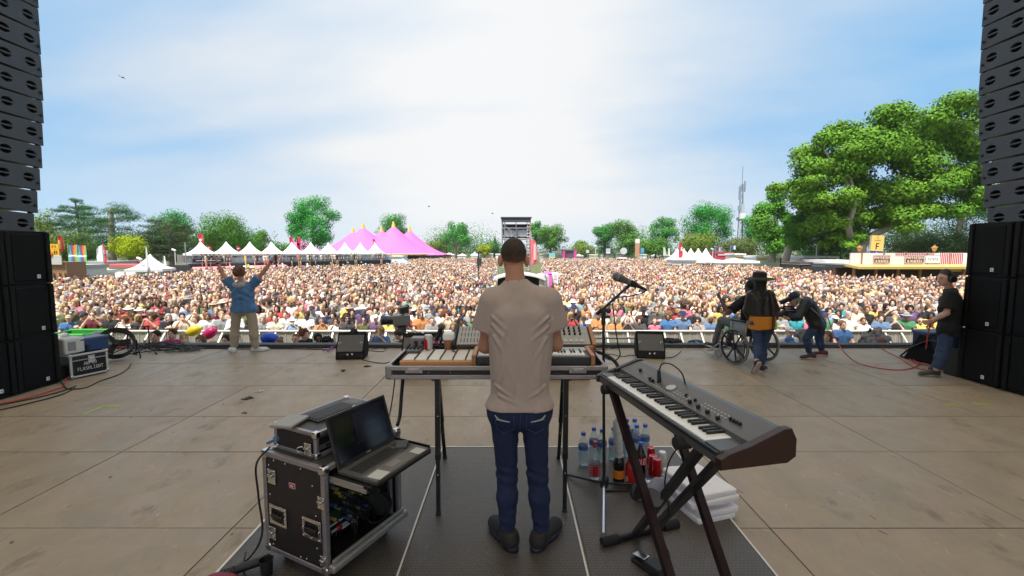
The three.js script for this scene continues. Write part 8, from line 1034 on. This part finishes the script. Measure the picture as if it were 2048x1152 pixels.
{ // giant tree at the right
  const X = 1712, D = 45, s = spot('giant_tree', 'giant spreading green tree with pale forked limbs, right of the mast', 'tree', X, D), q = (x, y, z = 0) => [(x - X) * s.k, s.up(y), z], r = rng(1234);
  const L = [[0.75, 0.55, [[1716, 530], [1716, 505], [1718, 490]]], [0.36, 0.2, [[1712, 494], [1690, 480, 0.8], [1672, 460, 1.5], [1664, 440, 2]]], [0.40, 0.22, [[1722, 492], [1735, 470, 0.5], [1760, 455, 1], [1772, 430, 1]]], [0.26, 0.13, [[1768, 440, 1], [1765, 410, 0.5], [1775, 380, 0], [1792, 350, 0]]], [0.28, 0.14, [[1772, 432, 1], [1800, 400, 0], [1808, 365, -1], [1830, 345, -1]]], [0.22, 0.08, [[1792, 350, 0], [1815, 310, 0], [1826, 280, -0.5]]], [0.2, 0.08, [[1830, 345, -1], [1870, 320, -1], [1910, 300, -2]]], [0.26, 0.1, [[1720, 485], [1725, 440, -1], [1732, 400, -1], [1738, 350, -2]]], [0.22, 0.1, [[1665, 445, 2], [1672, 410, 2], [1663, 370, 2], [1655, 330, 1]]], [0.15, 0.06, [[1660, 380, 2], [1630, 340, 2], [1610, 310, 2]]], [0.14, 0.06, [[1870, 320, -1], [1920, 340, 0], [1960, 370, 0]]], [0.14, 0.05, [[1800, 400, 0], [1860, 385, 1], [1900, 382, 1]]]];
  mesh('trunk', limb(L[0][2].map((p) => q(...p)), L[0][0], L[0][1]), barkPale, s.t); L.slice(1).forEach(([a, b, pts]) => mesh('limb', limb(pts.map((p) => q(...p)), a, b, 10), barkPale, s.t));
  const cl = []; const env = [[1640, 300, 46, 36], [1610, 330, 36, 28], [1590, 365, 20, 14], [1625, 290, 26, 20], [1680, 260, 40, 28], [1715, 250, 40, 30], [1740, 280, 50, 40], [1790, 260, 40, 34], [1830, 235, 44, 30], [1850, 220, 28, 18], [1880, 260, 48, 32], [1920, 230, 32, 20], [1945, 250, 26, 26], [1960, 300, 34, 30], [1910, 300, 50, 36], [1850, 300, 56, 40], [1790, 320, 54, 42], [1720, 330, 54, 40], [1660, 350, 46, 34], [1620, 370, 36, 22], [1680, 400, 40, 26], [1740, 380, 44, 34], [1700, 440, 34, 22], [1660, 420, 30, 20], [1640, 440, 24, 18], [1720, 470, 30, 16], [1690, 480, 26, 16], [1750, 440, 30, 22], [1960, 350, 40, 36], [1915, 360, 44, 32], [1870, 370, 44, 28], [1820, 380, 36, 26], [1960, 400, 34, 30], [1665, 485, 18, 14], [1925, 400, 36, 24], [1600, 400, 34, 26], [1622, 440, 30, 24], [1580, 375, 22, 16], [1640, 385, 40, 30], [1760, 420, 40, 26], [1800, 420, 40, 24], [1880, 420, 40, 24], [1730, 300, 50, 40], [1690, 300, 46, 40], [1700, 410, 40, 30], [1760, 400, 44, 30], [1640, 410, 34, 26], [1830, 410, 44, 24], [1660, 450, 36, 22], [1780, 450, 36, 20]];
  for (const [x, y, a, b] of env) for (let i = 0; i < 3; i++) { const f = 0.7 + r() * 0.3; cl.push([...q(x + (r() - 0.5) * a, y + (r() - 0.5) * b, (r() - 0.5) * 6), a * s.k * f, b * s.k * f * 0.8, a * s.k * f]); }
  mesh('crown', leafGeo(cl, 96000, 0.28, [0.115, 0.25, 0.018], r, { fill: 0.55 }), leafMat, s.t, { raw: 1 });
}
tree('mid-green bushy trees filling in below the left of the giant tree', 1640, 52, 1570, 1720, 420, 520, 'bush', G1.map((v) => v * 0.55), 10000, { m: 30 }); tree('dark cedar shading the stalls left of the giant tree trunk', 1660, 56, 1600, 1720, 440, 520, 'cedar', GD.map((v) => v * 1.3), 9000, { layers: 8, pads: 8, prof: (v) => 1 - 0.5 * v }); tree('dark broad tree behind the giant tree, left of the snack stall lanterns', 1800, 60, 1740, 1870, 375, 515, 'round', GD, 11000, { m: 30, blob: 0.8 }); tree('dark thin-trunked tree with gaps of sky at the right speakers', 1912, 58, 1850, 1990, 350, 500, 'round', GD.map((v) => v * 1.15), 9000, { m: 26, blob: 0.7, trunk: 0.28 }); tree('dark shrubs behind the snack stall', 1840, 52, 1760, 1940, 455, 520, 'bush', G3c.map((v) => v * 0.7), 8000, { m: 30 }); tree('light green shrub above the right end of the snack stall', 1930, 46, 1895, 1965, 462, 515, 'bush', [0.07, 0.12, 0.03], 3500, { m: 14 });
{ const r = rng(5150), s = spot('woodland', null, null, 1024, 200); const cl = []; for (let i = 0; i < 150; i++) { const X = -200 + i * 16.5 + r() * 10, D = 165 + r() * 60, p = at(X, 505, D), h = 3 + r() * 3 + (X < 560 || X > 1560 ? 5 : 0); cl.push([p.x - s.t.position.x, h * 0.4, p.z - s.t.position.z, 4 + r() * 3, h, 4]); } const m = mesh('far_foliage', leafGeo(cl, 26000, 0.75, [0.05, 0.095, 0.045], r), leafMat, s.t, { raw: 1 }); s.t.userData = { kind: 'stuff', label: 'low belt of far green woodland along the skyline', category: 'woodland' }; }
// ---------- barrier, pit and crowd ----------
const barrierSheet = M([0.36, 0.33, 0.285], 0.5, 0.35), barrierPale = M([0.58, 0.55, 0.50], 0.45, 0.2);
{ const D = 13.0, h = 1.14, x0 = at(182, 662, D).x, x1 = at(1945, 662, D).x, n = 24, w = (x1 - x0) / n;
  for (let i = 0; i < n; i++) {
    const x = x0 + (i + 0.5) * w, t = thing('crowd_barrier', `steel crowd barrier section with slanting struts, ${ord(i)} from the left end of the line`, 'barrier', [x, GROUND, -D], 0, 'crowd barrier sections in one line'); t.userData.group = 'crowd barrier sections in one line';
    mesh('barrier_sheet', bx(w - 0.02, h - 0.06, 0.02, 0, h / 2, 0), barrierSheet, t); mesh('top_rail', rb(w - 0.006, 0.05, 0.1, 0, h, 0, 0.015), barrierPale, t);
    for (let k = 0; k < 5; k++) mesh('sheet_rib', bx(0.02, h - 0.08, 0.015, -w / 2 + (k + 0.5) * w / 5, h / 2, 0.016), M([0.46, 0.43, 0.38], 0.5, 0.3), t);
    for (const s of [-0.46, 0.1]) mesh('strut', bar([s * w, h - 0.05, 0.03], [s * w, 0.05, 0.95], 0.045, 0.045, 4, 0.03), barrierPale, t); mesh('foot_plate', bx(w - 0.03, 0.03, 0.98, 0, 0.02, 0.5), barrierSheet, t);
  }
  const gb = at(155, 680, 11.6); const t = thing('green_bin', 'open bright green plastic container at the left end of the pit', 'container', [gb.x, GROUND, gb.z]); mesh('bin_body', [bx(1.0, 1.35, 0.06, 0, 0.68, 0.35), bx(1.0, 1.35, 0.06, 0, 0.68, -0.35), bx(0.06, 1.35, 0.7, -0.5, 0.68, 0), bx(0.06, 1.35, 0.7, 0.5, 0.68, 0), bx(1, 0.05, 0.7, 0, 0.2, 0)], M([0.03, 0.26, 0.03], 0.5), t); mesh('bin_rim', [rb(1.06, 0.05, 0.09, 0, 1.36, 0.36, 0.015), rb(1.06, 0.05, 0.09, 0, 1.36, -0.36, 0.015)], M([0.05, 0.32, 0.05], 0.5), t);
  // camera dolly rail in the pit
  const rl = [tube([at(890, 681, 9.6), at(905, 675, 9.9), at(925, 674, 10), at(978, 674, 10)].map((p) => p), 0.03, 24), bar(at(1180, 676, 10.4), at(1282, 676, 10.4), 0.03)]; const d = thing('dolly_rail', 'pale tube rails in the pit, running behind the keyboard table', 'rail'); rl.forEach((g) => mesh('rail_tube', g, barrierPale, d));
}
const PAL = { white: [0.72, 0.71, 0.69], 'cream': [0.62, 0.54, 0.42], black: [0.018, 0.018, 0.02], 'dark grey': [0.06, 0.06, 0.065], grey: [0.26, 0.26, 0.27], navy: [0.022, 0.03, 0.085], 'light blue': [0.22, 0.36, 0.55], denim: [0.11, 0.18, 0.30], blue: [0.055, 0.14, 0.32], red: [0.36, 0.05, 0.05], pink: [0.6, 0.16, 0.25], magenta: [0.55, 0.02, 0.2], orange: [0.5, 0.22, 0.08], yellow: [0.6, 0.46, 0.12], green: [0.06, 0.2, 0.09], olive: [0.12, 0.13, 0.05], teal: [0.03, 0.26, 0.30], purple: [0.13, 0.07, 0.16], beige: [0.42, 0.32, 0.22], maroon: [0.13, 0.02, 0.03] };
const PW = ['white', 'white', 'white', 'white', 'cream', 'cream', 'beige', 'black', 'black', 'black', 'dark grey', 'dark grey', 'grey', 'grey', 'navy', 'navy', 'denim', 'denim', 'light blue', 'blue', 'cream', 'beige', 'red', 'pink', 'orange', 'yellow', 'green', 'grey', 'olive', 'teal', 'purple', 'maroon'];
const HC = { 'dark brown': [0.03, 0.018, 0.011], brown: [0.075, 0.04, 0.02], black: [0.012, 0.009, 0.008], blond: [0.38, 0.25, 0.11], 'light brown': [0.17, 0.095, 0.05], red: [0.15, 0.05, 0.022], grey: [0.35, 0.33, 0.31] }, HCW = ['dark brown', 'dark brown', 'brown', 'brown', 'black', 'blond', 'blond', 'light brown', 'light brown', 'red', 'grey'];
const HK = ['short', 'short', 'short', 'long', 'long', 'long', 'tail', 'messy', 'cap', 'curly', 'hat', 'buzz'];
const crowdSkins = [[0.72, 0.46, 0.34], [0.75, 0.50, 0.38], [0.68, 0.41, 0.29], [0.64, 0.38, 0.26], [0.78, 0.54, 0.43], [0.4, 0.22, 0.14], [0.14, 0.07, 0.045]];
const POSES = [{}, { elL: [-0.25, 1.17, -0.12], elR: [0.25, 1.17, -0.12], wrL: [-0.06, 1.14, -0.3], wrR: [0.06, 1.12, -0.33] }, { w: 0.86, shL: [-0.155, 1.42, 0.005], shR: [0.155, 1.42, 0.005], elL: [-0.21, 1.15, 0.02], elR: [0.21, 1.15, 0.02] }, { shL: [-0.17, 1.45, 0], shR: [0.17, 1.45, 0], elL: [-0.29, 1.66, -0.05], elR: [0.29, 1.64, -0.05], wrL: [-0.24, 1.9, -0.1], wrR: [0.25, 1.88, -0.1] }, { shR: [0.17, 1.46, 0], elR: [0.27, 1.68, -0.08], wrR: [0.22, 1.93, -0.12] }, { elL: [-0.26, 1.25, -0.16], elR: [0.26, 1.25, -0.16], wrL: [-0.09, 1.52, -0.26], wrR: [0.09, 1.52, -0.26] }, { elL: [-0.24, 1.2, -0.1], elR: [0.24, 1.2, -0.1], wrL: [-0.05, 1.32, -0.3], wrR: [0.05, 1.33, -0.3] }];
const protos = (cell, hcell, hands) => POSES.map((p, i) => { const J = skel({ ...p, w: undefined }); return humanGeos({ J, w: p.w, cell, hcell, hands: hands ? { L: { n: [1, 0, -0.3], curl: 0.5 }, R: { n: [-1, 0, -0.3], curl: 0.5 } } : undefined, handCell: 0.009, top: { off: 0.017, hem: -0.1, sleeve: [1.85, 0.55, 0.2, 0.5, 0.45, 0.6, 1.8][i], amp: 0.009, cell, k: 0.04 }, legs: { off: 0.012, cell: cell * 1.3 } }); });
const near = protos(0.019, 0.0095, true), far = protos(0.034, 0.017, false);
const hairAt = (g, kind, cell) => { const h = hairGeo(kind, cell).clone(); h.applyMatrix4(g.hm); return h; };
const nearHair = {}, farHair = {}; for (const k of new Set([...HK, 'scarf', 'shades'])) { nearHair[k] = hairAt(near[0], k, 0.012); farHair[k] = hairAt(far[0], k, 0.024); }
const plain = (c) => M(c, 0.9), sk = (c) => M(c, 0.6, 0, { vertexColors: true });
const HN = { short: 'short', long: 'long', tail: 'tied-back', messy: 'tousled', curly: 'big curly', buzz: 'cropped' };
const usedLabels = new Set();
function crowdPerson(r, label0, x, D, s, turn, o, group) {
  const p = thing('person', label0, 'person', [x, GROUND, -D], turn, group); p.scale.setScalar(s);
  const g = near[o.pose]; mesh('body', g.body, sk(o.skin), p, { raw: 1 }); mesh('top', g.top, plain(PAL[o.top]), p, { raw: 1 }); mesh('trousers', g.legs, plain(PAL[o.legs ?? 'denim']), p, { raw: 1 });
  const isHat = ['cap', 'hat', 'scarf'].includes(o.hair); if (isHat && o.hair !== 'scarf') mesh('hair', nearHair.buzz, plain(HC[o.hc]), p, { raw: 1 }); mesh(isHat ? o.hair : 'hair', nearHair[o.hair], plain(isHat ? PAL[o.hat ?? 'black'] : HC[o.hc]), p, { raw: 1 }); if (o.shades) mesh('sunglasses', nearHair.shades, M([0.012, 0.012, 0.012], 0.25), p, { raw: 1 });
  return p;
}
const pick = (r, a) => a[(r() * a.length) | 0];
const ANCH = [[150, 'beside the left speakers'], [235, 'above the drum fan'], [300, 'above the short stands'], [385, 'left of the man with raised arms'], [490, 'by the man with raised arms'], [590, 'right of the man with raised arms'], [700, 'above the left floor monitor'], [800, 'by the crane camera'], [890, 'above the paper cup'], [950, 'at the left elbow of the keyboard man'], [1130, 'at the right elbow of the keyboard man'], [1212, 'by the microphone stand'], [1302, 'above the right floor monitor'], [1395, 'left of the wheelchair'], [1480, 'above the wheelchair'], [1560, 'between the hat and the cap'], [1665, 'right of the camera operator'], [1755, 'above the red cable loop'], [1850, 'left of the man with headphones'], [1925, 'at the right speakers']];
const anchor = (X) => ANCH.reduce((a, b) => (Math.abs(b[0] - X) < Math.abs(a[0] - X) ? b : a))[1];
function roll(r, row, X, D, x) {
  for (let q = 0; q < 400; q++) {
    const o = { hair: pick(r, HK), hc: pick(r, HCW), top: pick(r, PW), skin: pick(r, crowdSkins), shades: r() < 0.16, legs: pick(r, ['denim', 'navy', 'black', 'beige']), hat: pick(r, ['black', 'navy', 'grey', 'black', 'beige', 'white', 'cream']) };
    o.pose = row === 0 ? pick(r, [1, 1, 1, 6, 5, 2]) : pick(r, [0, 0, 2, 2, 2, 1, 6, 5, r() < 0.35 ? 3 : 0, r() < 0.4 ? 4 : 0]);
    const hd = ['cap', 'hat'].includes(o.hair) ? `${o.hat} ${o.hair}` : `${HN[o.hair]} ${o.hc} hair`, l = `person, ${hd}, ${o.top} top${o.shades ? ', sunglasses' : ''}, ${['front', 'second', 'third', 'fourth', 'fifth', 'sixth'][row]} row, ${anchor(X)}`;
    if (l.split(/\s+/).length <= 16 && !usedLabels.has(l)) { usedLabels.add(l); return [o, l]; }
  }
}
const r8 = rng(8080); let nNear = 0; const rows = [13.42, 14.15, 14.95, 15.8, 16.7, 17.6];
const hiddenX = (X, D) => X < 96 || X > 1948 || (X > 992 && X < 1085);
const limX = [[90, 33], [250, 33], [300, 36], [372, 39], [382, 45], [780, 61], [800, 85], [840, 106], [1330, 104], [1345, 68], [1440, 60], [1500, 55], [1560, 52], [1610, 42], [1698, 39], [1712, 31.5], [2060, 31.5]];
const maxD = (X) => { if (X <= limX[0][0]) return 32; for (let i = 0; i + 1 < limX.length; i++) if (X <= limX[i + 1][0]) return mix(limX[i][1], limX[i + 1][1], (X - limX[i][0]) / (limX[i + 1][0] - limX[i][0])); return 31; };
const inst = { body: POSES.map(() => []), top: POSES.map(() => []), hair: {} };
const mm = new THREE.Matrix4(), qq = new THREE.Quaternion(), yAx = V(0, 1, 0), ss = V(1, 1, 1), pp = V(0, 0, 0);
for (let k = 0, D = 13.42; D < 108; k++, D = k < 6 ? rows[k] : D * 1.031) {
  const step = k < 5 ? 0.42 : 0.31, half = Math.min(D * 1.15, 125);
  for (let x = -half + (k % 2) * step * 0.5; x < half; x += step) {
    const jx = x + (r8() - 0.5) * (k < 5 ? 0.16 : 0.3), jd = k < 1 ? D + (r8() - 0.5) * 0.1 : k < 5 ? D + (r8() - 0.5) * 0.35 : D * (1 + (r8() - 0.5) * 0.06), X = 1024 + 900 * jx / (jd * 0.9965 + 0.25), s = 0.87 + r8() * 0.14 - (k === 0 ? 0.05 : 0) - (r8() < 0.05 ? 0.12 : 0);
    if (hiddenX(X, D) || jd > maxD(X)) continue;
    if (Math.abs(jx - at(1038, 560, 24).x) < 1.75 && jd > 23.2 && jd < 25.6) continue; if (Math.abs(jx - at(1032, 500, 60).x) < 2 && Math.abs(jd - 60) < 2.2) continue;
    const turn = Math.PI + Math.atan2(jx, jd) * -0.6 + (r8() - 0.5) * 0.7;
    if (k < 5 && nNear < 298) { const z = roll(r8, k, X, jd, jx); if (z) { nNear++; crowdPerson(r8, z[1], jx, jd, s, turn, z[0], 'people in the front rows of the crowd'); continue; } }
    const pose = (() => { const v = r8(); return v < 0.4 ? 2 : v < 0.68 ? 0 : v < 0.8 ? 6 : v < 0.88 ? 1 : v < 0.94 ? 5 : v < 0.97 ? 4 : 3; })();
    mm.compose(pp.set(jx, GROUND, -jd), qq.setFromAxisAngle(yAx, turn), ss.setScalar(s)); const a = mm.clone(), v = 0.82 + r8() * 0.36;
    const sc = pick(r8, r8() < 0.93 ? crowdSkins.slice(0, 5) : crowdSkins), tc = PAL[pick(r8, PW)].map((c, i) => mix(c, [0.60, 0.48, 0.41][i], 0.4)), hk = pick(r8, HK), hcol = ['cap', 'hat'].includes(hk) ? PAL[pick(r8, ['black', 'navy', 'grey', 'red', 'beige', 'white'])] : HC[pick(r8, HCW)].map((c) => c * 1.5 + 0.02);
    inst.body[pose].push([a, sc.map((c) => c * (0.9 + r8() * 0.2))]); inst.top[pose].push([a, tc.map((c) => c * v)]); (inst.hair[hk] ??= []).push([a, hcol]); if (r8() < 0.12) (inst.hair.shades ??= []).push([a, [0.012, 0.012, 0.012]]);
  }
}
{ // the rest of the crowd, and the people on the raised stand
  const crowd = new THREE.Group(); crowd.name = 'crowd'; crowd.userData = { kind: 'stuff', label: 'dense festival crowd of thousands facing the stage, filling the field', category: 'crowd' }; scene.add(crowd);
  const put = (name, geo, list, mat, parent) => { if (!list?.length) return; const m = new THREE.InstancedMesh(geo, mat, list.length); list.forEach(([a, c], i) => { m.setMatrixAt(i, a); m.setColorAt(i, new THREE.Color(...c)); }); m.name = name; m.userData.kind = 'stuff'; m.castShadow = m.receiveShadow = true; parent.add(m); };
  const fs = M([1, 1, 1], 0.65, 0, { vertexColors: true }), ft = M([1, 1, 1], 0.95), fh = M([1, 1, 1], 0.8);
  POSES.forEach((_, i) => { put('people', far[i].body, inst.body[i], fs, crowd); put('clothes', far[i].top, inst.top[i], ft, crowd); }); for (const k in inst.hair) put(k === 'shades' ? 'sunglasses' : 'hair', farHair[k], inst.hair[k], fh, crowd);
  const st = new THREE.Group(); st.name = 'spectators'; st.userData = { kind: 'stuff', label: 'row of small far spectators along the railing of the raised stand', category: 'crowd' }; scene.add(st);
  const ex = at(401, 500, 50), dir = V(2.42, 0, -3.33).multiplyScalar(0.625), B = [], T = [], Hh = [], turn = Math.PI - 0.3;
  for (let i = 0; i < 150; i++) { const u = -0.35 + 9.7 * r8(), p = ex.clone().addScaledVector(dir, u).add(V(0.8 * r8(), 0, 0.5 * r8())); mm.compose(pp.set(p.x + 0.6, GROUND + 2.0 - 0.62, p.z + 0.4), qq.setFromAxisAngle(yAx, turn + r8() - 0.5), ss.setScalar(0.95)); const a = mm.clone(); B.push([a, pick(r8, crowdSkins.slice(0, 5))]); T.push([a, PAL[pick(r8, PW)]]); Hh.push([a, HC[pick(r8, HCW)]]); }
  put('people', far[2].body, B, fs, st); put('clothes', far[2].top, T, ft, st); put('hair', farHair.short, Hh, fh, st);
}
// people in the pit, just below the deck edge
function pit(X, Y, label, o, yaw = 0) { const a = Math.atan((Y - 576) / 900) + PITCH, D = Math.max(8.98, 1.93 / Math.tan(a)), p = at(X, Y, D), s = (p.y - GROUND) / 1.64; return [crowdPerson(r8, label, p.x, D, s, Math.PI + yaw, { pose: 0, hair: 'short', hc: 'brown', skin: crowdSkins[2], ...o }), p, D, s]; }
const bal = (l, X, Y, D, c, rx, rz) => { const p = at(X, Y, D), t = thing('balloon', l, 'balloon', p, 0); const g = sp(0.14, 0, 0, 0, 1.5, 0.95, 1, 16); g.rotateZ(rz); mesh('balloon_skin', g, M(c, 0.25), t); mesh('knot', sp(0.025, 0.2 * Math.cos(rz), 0.2 * Math.sin(rz), 0), M(c, 0.3), t); };
pit(128, 678, 'man in a blue jacket with grey hair low in the pit beside the left speakers', { top: 'blue', hc: 'grey' }); pit(164, 684, 'dark-haired woman low in the pit behind the white cool box, filming', { top: 'black', hair: 'long', hc: 'black', pose: 5 }); pit(196, 676, 'man in a grey felt hat low in the pit behind the blue cool box', { top: 'dark grey', hair: 'hat', hat: 'grey' });
pit(313, 672, 'photographer in the pit with bare forearms raised, left of the pink child', { top: 'navy', hc: 'dark brown', pose: 5 }); pit(346, 668, 'child in a bright pink patterned top climbing at the barrier', { top: 'magenta', hair: 'short' }); pit(368, 676, 'blond girl in the pit just right of the pink child', { top: 'grey', hair: 'tail', hc: 'blond' }, 0.7); pit(371, 693, 'small fair-haired boy at the deck edge under the blond girl', { top: 'light blue', hc: 'blond' }); pit(402, 681, 'woman in a white top with long light brown hair in the pit', { top: 'white', hair: 'long', hc: 'light brown', pose: 6 }); pit(426, 694, 'fair-haired child peeping over the deck edge left of the beige trousers', { top: 'cream', hair: 'long', hc: 'blond' });
pit(453, 681, 'dark-haired man in a pale shirt in the pit left of the beige trousers', { top: 'white', hc: 'dark brown' }); pit(558, 688, 'woman with tied-back light brown hair in the pit behind the blue balloon', { top: 'red', hair: 'tail', hc: 'light brown' }); pit(592, 678, 'bald man in a white T-shirt in the pit left of the left floor monitor', { top: 'white', hair: 'buzz', hc: 'light brown' }); pit(608, 668, 'man in black jacket with red-brown hair turned sideways in the pit', { top: 'black', hair: 'messy', hc: 'red' }, 1.2); pit(636, 678, 'dark-skinned man in a navy and white shirt in the pit', { top: 'navy', hc: 'black', skin: crowdSkins[6] }, 0.6); pit(655, 688, 'person with big curly black hair in the pit next to the left floor monitor', { top: 'black', hair: 'curly', hc: 'black' }, 0.8);
pit(760, 662, 'photographer with blue sleeves and a red lanyard at the barrier behind the left floor monitor', { top: 'blue', hair: 'messy', hc: 'blond', pose: 5 }); pit(708, 668, 'woman with a dark green scarf leaning over the barrier above the left floor monitor', { top: 'red', hair: 'long', hc: 'dark brown', pose: 1 });
for (const [X, l] of [[884, 'steward in a yellow vest sitting in the pit, left one of the two'], [907, 'steward in a yellow vest sitting in the pit, right one of the two']]) { const [t] = pit(X, 655, l, { top: 'black', hair: 'short', hc: 'blond' }); mesh('safety_vest', nets((x, y, z) => Math.max(far[0].topField(x, y, z) - 0.012, Math.abs(x) - 0.15, 0.95 - y, y - 1.46, -(Math.abs(x) - 0.045) - (z < 0 ? 0 : 9)), [-0.3, 0.9, -0.25], [0.3, 1.5, 0.25], 0.018), M([0.55, 0.75, 0.03], 0.6), t, { raw: 1 }); }
pit(942, 664, 'fair-haired child in a bright blue coat in the pit left of the keyboard man', { top: 'blue', hair: 'short', hc: 'blond' }); pit(920, 646, 'dark-skinned man in a navy jacket leaning at the barrier corner', { top: 'navy', hc: 'black', skin: crowdSkins[6], pose: 1 }, 0.6);
pit(1578, 664, 'man in a white T-shirt with a dark print in the pit below the camera operator', { top: 'white', hc: 'light brown', hair: 'cap', hat: 'white' }); pit(1655, 672, 'woman in white with long light brown hair in the pit right of the camera operator', { top: 'white', hair: 'long', hc: 'light brown' }, -0.9); pit(1684, 650, 'boy in a bright blue jacket hanging over the barrier', { top: 'blue', hair: 'short', hc: 'light brown', pose: 1 }); pit(1763, 690, 'person with reddish hair, back of the head just above the deck edge', { top: 'dark grey', hair: 'short', hc: 'red' }, 3.0); pit(1578, 686, 'helper in a blue cap crouching behind the right wheel of the wheelchair', { top: 'navy', hair: 'cap', hat: 'blue' });
bal('yellow balloon at the barrier in front of a dark cap', 387, 662, 11.5, [0.75, 0.6, 0.02], 1, 0.4); bal('pink balloon at the barrier left of the man with raised arms', 419, 667, 11.2, [0.7, 0.02, 0.15], 1, 0.6); bal('blue foil balloon in the pit right of the man with raised arms', 540, 677, 9.8, [0.01, 0.07, 0.55], 1, -0.1);
{ const p = at(1703, 676, 11), t = thing('draped_coat', 'black coat hung over the barrier beside the boy in blue', 'coat', [p.x, GROUND + 0.6, -12.85]); mesh('coat', nets((x, y, z) => ell(x, y, z, 0, 0.22, 0.02, 0.3, 0.42, 0.14) + (fbm(x * 9, y * 6, z * 9, 3) - 0.5) * 0.14, [-0.4, -0.3, -0.2], [0.4, 0.75, 0.3], 0.03), M([0.015, 0.015, 0.016], 0.8), t, { raw: 1 }); const p2 = at(1758, 676, 11.6), t2 = thing('draped_coat', 'black and white bundle hung over the barrier above the reddish hair', 'coat', [p2.x + 0.9, GROUND + 0.6, -12.85]); mesh('coat', nets((x, y, z) => ell(x, y, z, 0, 0.24, 0.02, 0.42, 0.4, 0.16) + (fbm(x * 9 + 4, y * 6, z * 9, 3) - 0.5) * 0.16, [-0.55, -0.3, -0.2], [0.55, 0.75, 0.3], 0.03), M([0.018, 0.018, 0.02], 0.8), t2, { raw: 1 }); }
{ // crane camera and its operator
  const c = at(803, 640, 11.2), t = thing('crane_camera', 'big grey broadcast camera on a pedestal in the pit, aimed along the deck', 'video camera', c, 0.3); mesh('camera_body', rb(0.42, 0.28, 0.26, 0, 0, 0, 0.03), M([0.12, 0.12, 0.11], 0.5), t); mesh('lens', bar([-0.2, 0, 0], [-0.5, 0.02, 0.02], 0.1, 0.12, 14), blackPlastic, t); mesh('viewfinder', [rb(0.22, 0.16, 0.16, 0.05, 0.26, 0.05, 0.02, 0, 0.3, 0.15), bar([0.05, 0.12, 0], [0.05, 0.2, 0.03], 0.02)], blackPlastic, t); mesh('pan_bar', [bar([0.1, -0.15, 0.05], [0.42, -0.4, 0.15], 0.014), bar([0.1, -0.15, -0.05], [0.4, -0.35, -0.1], 0.014)], alu, t); mesh('pan_head', [rb(0.22, 0.18, 0.2, 0, -0.24, 0, 0.03), cy(0.12, 0.12, 0.06, 0, -0.38, 0)], M([0.05, 0.05, 0.05], 0.5), t); mesh('pedestal', [cy(0.07, 0.1, 1.3, 0, -1.0, 0), tor(0.22, 0.015, 0, -0.5, 0, Math.PI / 2)], M([0.22, 0.21, 0.19], 0.5, 0.4), t);
  const o = V(at(828, 660, 10.9).x, GROUND, -10.9), J = skel({ shL: [-0.2, 1.25, -0.22], shR: [0.18, 1.25, -0.26], neck: [-0.02, 1.3, -0.28], head: [-0.04, 1.42, -0.4], elL: [-0.32, 1.02, -0.35], elR: [0.3, 1.0, -0.35], wrL: [-0.3, 1.05, -0.6], wrR: [0.2, 0.95, -0.62], hipL: [-0.1, 0.88, 0.1], hipR: [0.1, 0.88, 0.1] }); const g = humanGeos({ J, cell: 0.016, hair: 'short', hp: -0.4, top: { off: 0.022, hem: -0.08, sleeve: 1.8, amp: 0.012 }, legs: { off: 0.012 } }); person('crane camera operator in black bending over the pan bars in the pit', 'person', o, 1.35, g, { skin: sk(crowdSkins[2]), hair: plain(HC['dark brown']), top: plain(PAL.black), legs: plain(PAL.black) }); }
renderer.render(scene, camera);
